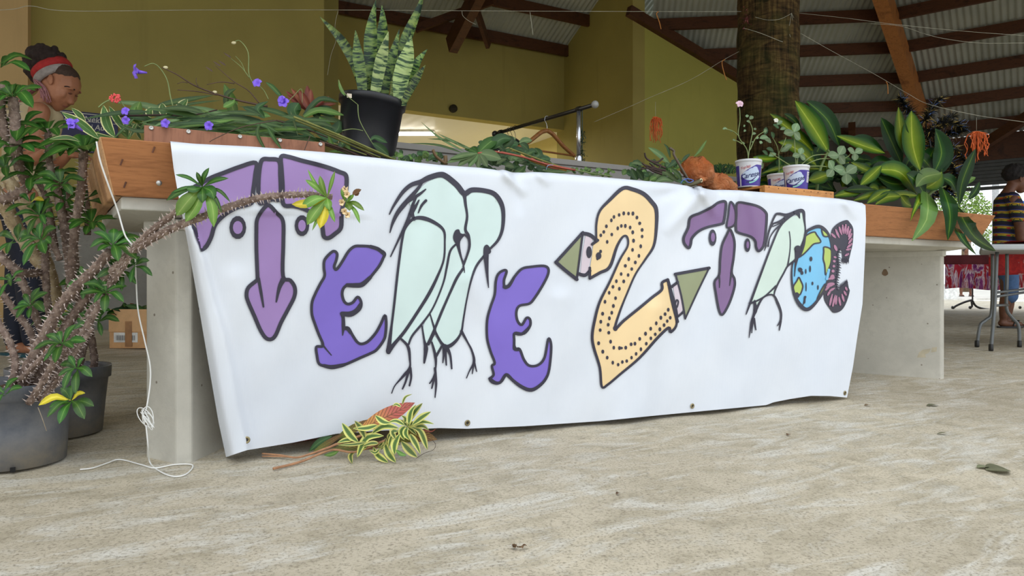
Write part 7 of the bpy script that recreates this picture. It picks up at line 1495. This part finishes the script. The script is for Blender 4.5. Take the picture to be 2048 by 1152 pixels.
for sg in (-1, 1):   # cheekbones, nostrils, brow ridges
    g.ball(wp(132, 191, sg*.050), 12*S_, 7*S_, 11*S_); g.ball(wp(142.5, 207, sg*.012), 3.2*S_, 3*S_, 2.8*S_); g.ball(wp(149, 181, sg*.035), 6*S_, 8*S_, 3*S_)
limb(g, [wp(104, 180), wp(92, 198), wp(76, 216)], [19*S_, 18*S_, 22*S_])
torso(g, [(wp(52, 398), 44*S_, 32*S_, .3), (wp(54, 360), 42*S_, 30*S_, .3), (wp(58, 310), 42*S_, 31*S_, .3), (wp(62, 260), 50*S_, 33*S_, .3), (wp(66, 230), 50*S_, 30*S_, .3), (wp(72, 212), 30*S_, 22*S_, .3)])
limb(g, [wp(102, 232, -.10), wp(98, 285, -.13), wp(92, 326, -.13)], [19*S_, 17*S_, 14*S_]); limb(g, [wp(92, 326, -.13), wp(120, 330, -.20), wp(150, 322, -.26)], [14*S_, 12*S_, 8.5*S_]); hand(g, wp(150, 322, -.26), (.8, -.3, .1), (0, -.3, 1), 1.0)
limb(g, [wp(35, 235, .12), wp(50, 290, .12), wp(80, 330, .05)], [18*S_, 16*S_, 13*S_]); limb(g, [wp(80, 330, .05), wp(115, 328, .0), wp(145, 312, -.04)], [13*S_, 11*S_, 8*S_]); hand(g, wp(145, 312, -.04), (.9, -.2, -.1), (0, -.3, 1), 1.0)
limb(g, [wp(38, 400, .09), wp(24, 540, .07), wp(18, 688, .05)], [32*S_, 22*S_, 13*S_]); limb(g, [wp(62, 400, -.09), wp(72, 545, -.06), wp(76, 690, -.04)], [32*S_, 22*S_, 13*S_])
zW = zf(wp(50, 570).x, DW)
for x0, dy in ((18, .05), (76, -.04)):
    limb(g, [Vector((wp(x0-6, 0).x, DW+dy, zW+.05)), Vector((wp(x0+20, 0).x, DW+dy-.02, zW+.042)), Vector((wp(x0+46, 0).x, DW+dy-.04, zW+.030))], [11*S_, 12*S_, 9*S_])
    for k_ in range(5): g.ball(Vector((wp(x0+60-k_*2.2, 0).x, DW+dy-.065+k_*.018, zW+.026)), .012, .009, .009, 8, 6)
figure(g, 'body', M_skin, WM, .0055, 2)
for dy in (-.085,): 
    g = G(); c = wp(121, 168, dy-.004); g.ball(c, .016, .008, .030, 14, 10); g.lathe([(.010, -.004), (.016, 0), (.014, .005)], c-Vector((0, .004, 0)), 14, Vector((0, -1, 0))); figure(g, 'ear', M_skin, WM, .003, 1)
g = G()
for dy in (-.034, .034): g.ball(wp(146, 189.5, dy*.8), .011, .012, .005)
g.mk('eyelid', plain('eyelid_brown', (112, 70, 54), .5), WM)
g = G()
for sg in (-1, 1): g.tube(cat([wp(142, 179, sg*.062), wp(149, 179, sg*.058), wp(154.5, 182, sg*.022)], 4), .0032, 6)
g.mk('eyebrow', M_hair, WM)
g = G(); g.tube(cat([wp(126, 210.5, -.030), wp(131, 213, -.014), wp(134, 213.2, 0), wp(131, 213, .014), wp(126, 210.5, .030)], 4), .0028, 6); g.mk('lips', plain('lip', (132, 70, 64), .5), WM)
# hair: curly bun behind the scarf, short hair in front of it
rnd = random.Random(12); g = G(); g.ball(wp(93, 124), 33*S_, 32*S_, 30*S_, 18, 12); g.ball(wp(76, 142), 20*S_, 24*S_, 20*S_)
for i in range(260):
    d = Vector((rnd.gauss(0, 1), rnd.gauss(0, 1), rnd.gauss(0, 1))).normalized(); c = wp(92, 126)+Vector((d.x*36*S_, d.y*32*S_, d.z*33*S_)) if i % 3 else wp(76, 143)+d*21*S_; g.ball(c, .012+rnd.random()*.010, seg=7, rings=5)
figure(g, 'hair', M_hair, WM, .006, 1)
g = G(); g.ball(wp(131, 149), 26.5*S_, 28.5*S_, 19*S_, 20, 14, Matrix.Rotation(math.radians(35), 3, 'Y')); g.mk('front_hair', plain('cropped_hair', (66, 48, 38), .8, 0, .3, 80), WM)
def scarf(off, w0, mat, nm, shift=0):
    g = G(); n = 30; vs = []
    for i in range(n):
        a = 2*pi*i/n; ca, sa = cos(a), sin(a)
        # a ring tilted around the head: front top (137,135), back bottom (84,168)
        fx = 109+shift+29*ca; fy = 152-18.5*ca+off; dd = -sa*31*S_
        for k_ in range(5):
            v = (k_-2)/2; nx_, ny_ = .54, .84
            bul = (1-v*v)*3.2; vs.append(wp(fx-nx_*0+ v*w0*nx_*-1, fy-v*w0*ny_ , dd*(1+bul*.03))+Vector((ca*bul*S_, -sa*bul*S_, 0)))
    g.add(vs, [(i*5+k_, i*5+k_+1, ((i+1) % n)*5+k_+1, ((i+1) % n)*5+k_) for i in range(n) for k_ in range(4)]); return mk(nm, g.v, g.f, mat, WM, solid=.006)
M_scg = plain('scarf_grey', (158, 150, 146), .8, 0, .2, 40, .6); M_scr2 = plain('scarf_red', (172, 40, 40), .8, 0, .2, 40, .6)
scarf(2, 9, M_scg, 'scarf'); scarf(-11, 9, M_scr2, 'scarf_band', -5)
M_pkt = plain('scarf_fringe_pink', (170, 118, 122), .8, 0, .3, 80)
g = G()
for i in range(16):
    b = wp(86+rnd.random()*8, 168, -.095+rnd.random()*.02); g.tube(cat([b, b+Vector((.03+rnd.random()*.03, -.01, -.05)), b+Vector((.04+rnd.random()*.04, -.0, -.10-rnd.random()*.03))], 4), .0028, 5)
for i in range(14):
    b = wp(76, 176, -.03+rnd.random()*.05); g.tube(cat([b, b+Vector((-.05-rnd.random()*.03, 0, -.03)), b+Vector((-.08-rnd.random()*.03, 0, -.06-rnd.random()*.03))], 4), .003, 5)
tag(g.mk('scarf_fringe', M_pkt, WM), kind='stuff')
# top and trousers
M_top = plain('cream_linen', (196, 180, 144), .85, 0, .08, 14, .3); M_nv = plain('navy_trousers', (34, 38, 52), .85, 0, .2, 10, .3)
g = G(); torso(g, [(wp(52, 402), 48*S_, 36*S_, .3), (wp(54, 380), 47*S_, 35*S_, .3), (wp(56, 340), 45.5*S_, 34*S_, .3), (wp(59, 300), 46*S_, 34.5*S_, .3), (wp(62, 260), 53.5*S_, 36.5*S_, .3), (wp(66, 230), 54*S_, 34*S_, .3), (wp(72, 210), 36*S_, 26*S_, .3)])
g.ball(wp(98, 232, -.07), 19*S_, 24*S_, 22*S_); figure(g, 'sleeveless_top', M_top, WM, .010, 5)
g = G(); torso(g, [(wp(50, 440), 47*S_, 38*S_, .3), (wp(51, 388), 45*S_, 34*S_, .3)]); limb(g, [wp(38, 420, .09), wp(24, 545, .07), wp(18, 680, .05)], [36*S_, 27*S_, 20*S_]); limb(g, [wp(62, 420, -.09), wp(72, 545, -.06), wp(76, 676, -.04)], [36*S_, 27*S_, 20*S_]); figure(g, 'trousers', M_nv, WM, .012, 4)
for x0, dy in ((18, .05), (76, -.04)):
    g = G(); pl = [Vector((wp(x0+20, 0).x, DW+dy-.02, 0))+Vector((cos(a)*.135, sin(a)*(.045+.008*cos(a)), 0)) for a in [2*pi*i/20 for i in range(20)]]; g.prism(pl, zW+.001, zW+.018); g.mk('sandal', plain('teal_sandal', (30, 78, 88), .6), WM, smooth=False)
# ---- person in the patterned shirt at the right edge
DM = 7.37; Sm = DM/1400
def mp(x, y, dy=0.0): return W(x, y, DM)+Vector((0, dy, 0))
zM = zf(mp(2015, 0).x, DM)
MN = root('person', (mp(2015, 570).x, DM, zM), 'person in a colourful patterned shirt and blue shorts at the right edge, looking down', 'person')
g = G()
g.ball(mp(2032, 352), 21*Sm, 15*Sm, 19*Sm, 20, 14, Matrix.Rotation(math.radians(20), 3, 'Y')); g.ball(mp(2040, 368), 13*Sm, 12*Sm, 15*Sm, 16, 12, Matrix.Rotation(math.radians(15), 3, 'Y')); g.ball(mp(2041, 381), 7*Sm, 8*Sm, 6*Sm)
limb(g, [mp(2050, 360), mp(2054, 368), mp(2053, 372)], [2*Sm, 3*Sm, 3*Sm]); g.ball(mp(2049, 379), 3.5*Sm, 4.5*Sm, 2*Sm); g.ball(mp(2048, 383), 3.2*Sm, 4.5*Sm, 2*Sm)
limb(g, [mp(2026, 368), mp(2020, 378), mp(2013, 390)], [10*Sm, 10*Sm, 12*Sm])
torso(g, [(mp(2012, 500), 22*Sm, 19*Sm, .2), (mp(2013, 470), 22*Sm, 18*Sm, .2), (mp(2014, 430), 24*Sm, 19*Sm, .2), (mp(2015, 400), 22*Sm, 19*Sm, .2), (mp(2016, 388), 12*Sm, 13*Sm, .2)])
limb(g, [mp(2006, 402, -.15), mp(2012, 440, -.18), mp(2018, 480, -.17)], [11*Sm, 9.5*Sm, 8*Sm]); limb(g, [mp(2018, 480, -.17), mp(2040, 492, -.24), mp(2062, 490, -.3)], [8*Sm, 7*Sm, 5*Sm]); hand(g, mp(2062, 490, -.3), (.9, -.3, -.1), (0, -.3, 1))
limb(g, [mp(2024, 402, .15), mp(2032, 440, .16), mp(2040, 478, .12)], [11*Sm, 9.5*Sm, 8*Sm]); limb(g, [mp(2040, 478, .12), mp(2056, 484, .05), mp(2070, 480, 0)], [8*Sm, 7*Sm, 5*Sm]); hand(g, mp(2070, 480, 0), (.9, -.2, -.1), (0, -.3, 1))
limb(g, [mp(2006, 505, -.07), mp(2006, 580, -.06), mp(2002, 612, -.05), mp(2001, 640, -.04)], [16*Sm, 11*Sm, 9.5*Sm, 6*Sm]); limb(g, [mp(2022, 505, .08), mp(2028, 580, .08), mp(2028, 612, .08), mp(2024, 640, .08)], [16*Sm, 11*Sm, 9.5*Sm, 6*Sm])
for x0, dy in ((2001, -.04), (2024, .08)):
    limb(g, [Vector((mp(x0-3, 0).x, DM+dy, zM+.05)), Vector((mp(x0+10, 0).x, DM+dy, zM+.04)), Vector((mp(x0+26, 0).x, DM+dy, zM+.03))], [.036, .038, .030])
    for k_ in range(5): g.ball(Vector((mp(x0+32-k_, 0).x, DM+dy-.035+k_*.018, zM+.026)), .014, .009, .009, 8, 6)
figure(g, 'body', M_skin2, MN, .010, 4)
g = G(); g.ball(mp(2030, 361, -.085), .014, .009, .03, 12, 8); figure(g, 'ear', M_skin2, MN, .004, 1)
g = G(); g.ball(mp(2029, 347), 23*Sm, 17.5*Sm, 19.5*Sm, 20, 14); 
for i in range(150):
    d = Vector((rnd.gauss(0, 1), rnd.gauss(0, 1), rnd.gauss(0, 1))).normalized(); 
    if d.z > -.45 and d.x < .75: g.ball(mp(2029, 347)+Vector((d.x*22*Sm, d.y*17*Sm, d.z*19*Sm)), .016, seg=6, rings=4)
figure(g, 'hair', plain('black_hair', (26, 20, 20), .8, 0, .4, 60, .8), MN, .009, 1)
g = G(); g.tube(cat([mp(2047, 359, -.05), mp(2050, 358, -.03), mp(2048, 359, .0)], 4), .005, 6); g.mk('eyebrow', M_hair, MN)
k = NT('patterned_shirt_print'); v = k.coord(); sp2 = k.n('ShaderNodeSeparateXYZ'); k.l(v, sp2.inputs[0])
zz1 = k.math('FRACT', k.math('MULTIPLY', k.math('ADD', sp2.outputs[2], k.math('MULTIPLY', sp2.outputs[0], .12)), 13.0)); xx1 = k.math('FRACT', k.math('MULTIPLY', k.math('ADD', sp2.outputs[0], sp2.outputs[1]), 15.0))
col = k.ramp(zz1, [(.0, lin((28, 26, 48))), (.28, lin((28, 26, 48))), (.30, lin((116, 140, 36))), (.38, lin((116, 140, 36))), (.40, lin((200, 164, 40))), (.66, lin((200, 164, 40))), (.68, lin((40, 48, 120))), (.80, lin((40, 48, 120))), (.82, lin((28, 26, 48)))])
for n_ in [x for x in k.t.nodes if x.type == 'VALTORGB']: n_.color_ramp.interpolation = 'CONSTANT'
dd_ = k.math('ADD', k.math('POWER', k.math('MULTIPLY', k.math('SUBTRACT', xx1, .5), 2.0), 2.0), k.math('POWER', k.math('MULTIPLY', k.math('SUBTRACT', zz1, .42), 4.0), 2.0))
col = k.mix(k.ramp(dd_, [(.18, (1, 1, 1)), (.24, (0, 0, 0))]), col, lin((176, 38, 44))); col = k.mix(k.ramp(dd_, [(.62, (0, 0, 0)), (.66, (1, 1, 1)), (.9, (1, 1, 1)), (.95, (0, 0, 0))]), col, lin((28, 26, 48)))
M_shirt = k.fin(col, .8)
g = G(); torso(g, [(mp(2012, 520), 26*Sm, 23*Sm, .2), (mp(2012, 500), 25.5*Sm, 22*Sm, .2), (mp(2013, 470), 25.5*Sm, 21*Sm, .2), (mp(2014, 430), 27*Sm, 22*Sm, .2), (mp(2015, 400), 25*Sm, 22*Sm, .2), (mp(2016, 386), 14*Sm, 15*Sm, .2)])
limb(g, [mp(2007, 400, -.13), mp(2011, 418, -.16), mp(2013, 438, -.175)], [13.5*Sm, 13.5*Sm, 14*Sm]); limb(g, [mp(2023, 400, .13), mp(2028, 418, .15), mp(2031, 438, .16)], [13.5*Sm, 13.5*Sm, 14*Sm]); figure(g, 'shirt', M_shirt, MN, .012, 4)
g = G(); torso(g, [(mp(2014, 540), 25*Sm, 22*Sm, .2), (mp(2013, 505), 23*Sm, 20*Sm, .2)]); limb(g, [mp(2008, 530, -.07), mp(2010, 560, -.065), mp(2011, 592, -.06)], [18*Sm, 16*Sm, 15*Sm]); limb(g, [mp(2022, 530, .08), mp(2028, 560, .08), mp(2030, 590, .08)], [18*Sm, 16*Sm, 15*Sm]); figure(g, 'shorts', plain('denim_blue', (74, 104, 146), .85, 0, .15, 20), MN, .014, 3)
for x0, dy in ((2001, -.04), (2024, .08)):
    g = G(); pl = [Vector((mp(x0+13, 0).x, DM+dy, 0))+Vector((cos(a)*.135, sin(a)*.048, 0)) for a in [2*pi*i/20 for i in range(20)]]; g.prism(pl, zM+.001, zM+.018); sd_ = g.mk('sandal', M_blk, MN, smooth=False)
    g = G(); c = Vector((mp(x0+20, 0).x, DM+dy, zM+.02)); g.tube(cat([c+Vector((-.03, -.045, 0)), c+Vector((0, -.03, .045)), c+Vector((.03, 0, .05)), c+Vector((0, .03, .045)), c+Vector((-.03, .045, 0))], 4), .006, 6); g.mk('sandal_strap', M_blk, MN)
# ---- far person in red, mostly hidden behind the hanging cloths
fp = F(1932, 593); Sf = fp.y/1400; zP = zf(fp.x, fp.y)
FP = root('person', (fp.x, fp.y, zP), 'distant person in a red dress, only lower legs and dark sandals showing under the cloths', 'person')
b_ = Vector((fp.x, fp.y, zP)); g = G(); Lm = lambda x, z, y=0: b_+Vector((x, y, z))
limb(g, [Lm(-.15, .9), Lm(-.16, .5), Lm(-.17, .28), Lm(-.17, .08)], [.09, .06, .058, .04]); limb(g, [Lm(.15, .9), Lm(.15, .5), Lm(.16, .28), Lm(.16, .08)], [.09, .06, .058, .04])
for x in (-.17, .16): limb(g, [Lm(x, .05, .04), Lm(x-.01, .04, -.06), Lm(x-.01, .03, -.14)], [.04, .038, .03])
torso(g, [(Lm(0, .85), .17, .11, 0), (Lm(0, 1.05), .14, .10, 0), (Lm(0, 1.3), .18, .11, 0), (Lm(0, 1.42), .10, .08, 0)]); limb(g, [Lm(0, 1.42), Lm(0, 1.5)], [.055, .05]); g.ball(Lm(0, 1.6), .078, .095, .11); g.ball(Lm(0, 1.58, -.1), .015)
for s_ in (-1, 1): limb(g, [Lm(.2*s_, 1.36), Lm(.25*s_, 1.1), Lm(.24*s_, .85, -.06)], [.05, .042, .03]); hand(g, Lm(.24*s_, .85, -.06), (0, -.2, -1), (0, -1, 0))
figure(g, 'body', M_skin2, FP, .014, 3)
g = G(); torso(g, [(Lm(0, .42), .34, .26, 0), (Lm(0, .8), .24, .18, 0), (Lm(0, 1.05), .17, .13, 0), (Lm(0, 1.3), .21, .14, 0), (Lm(0, 1.4), .14, .10, 0)]); figure(g, 'dress', plain('red_dress', (186, 34, 52), .8, 0, .3, 5), FP, .02, 3)
g = G(); g.ball(Lm(0, 1.63, .02), .09, .10, .11); g.mk('hair', M_hair, FP)
for x in (-.17, .16): g = G(); g.prism([b_+Vector((x-.01+cos(a)*.05, -.04+sin(a)*.14, 0)) for a in [2*pi*i/16 for i in range(16)]], zP+.001, zP+.02); g.mk('sandal', M_blk, FP, smooth=False)
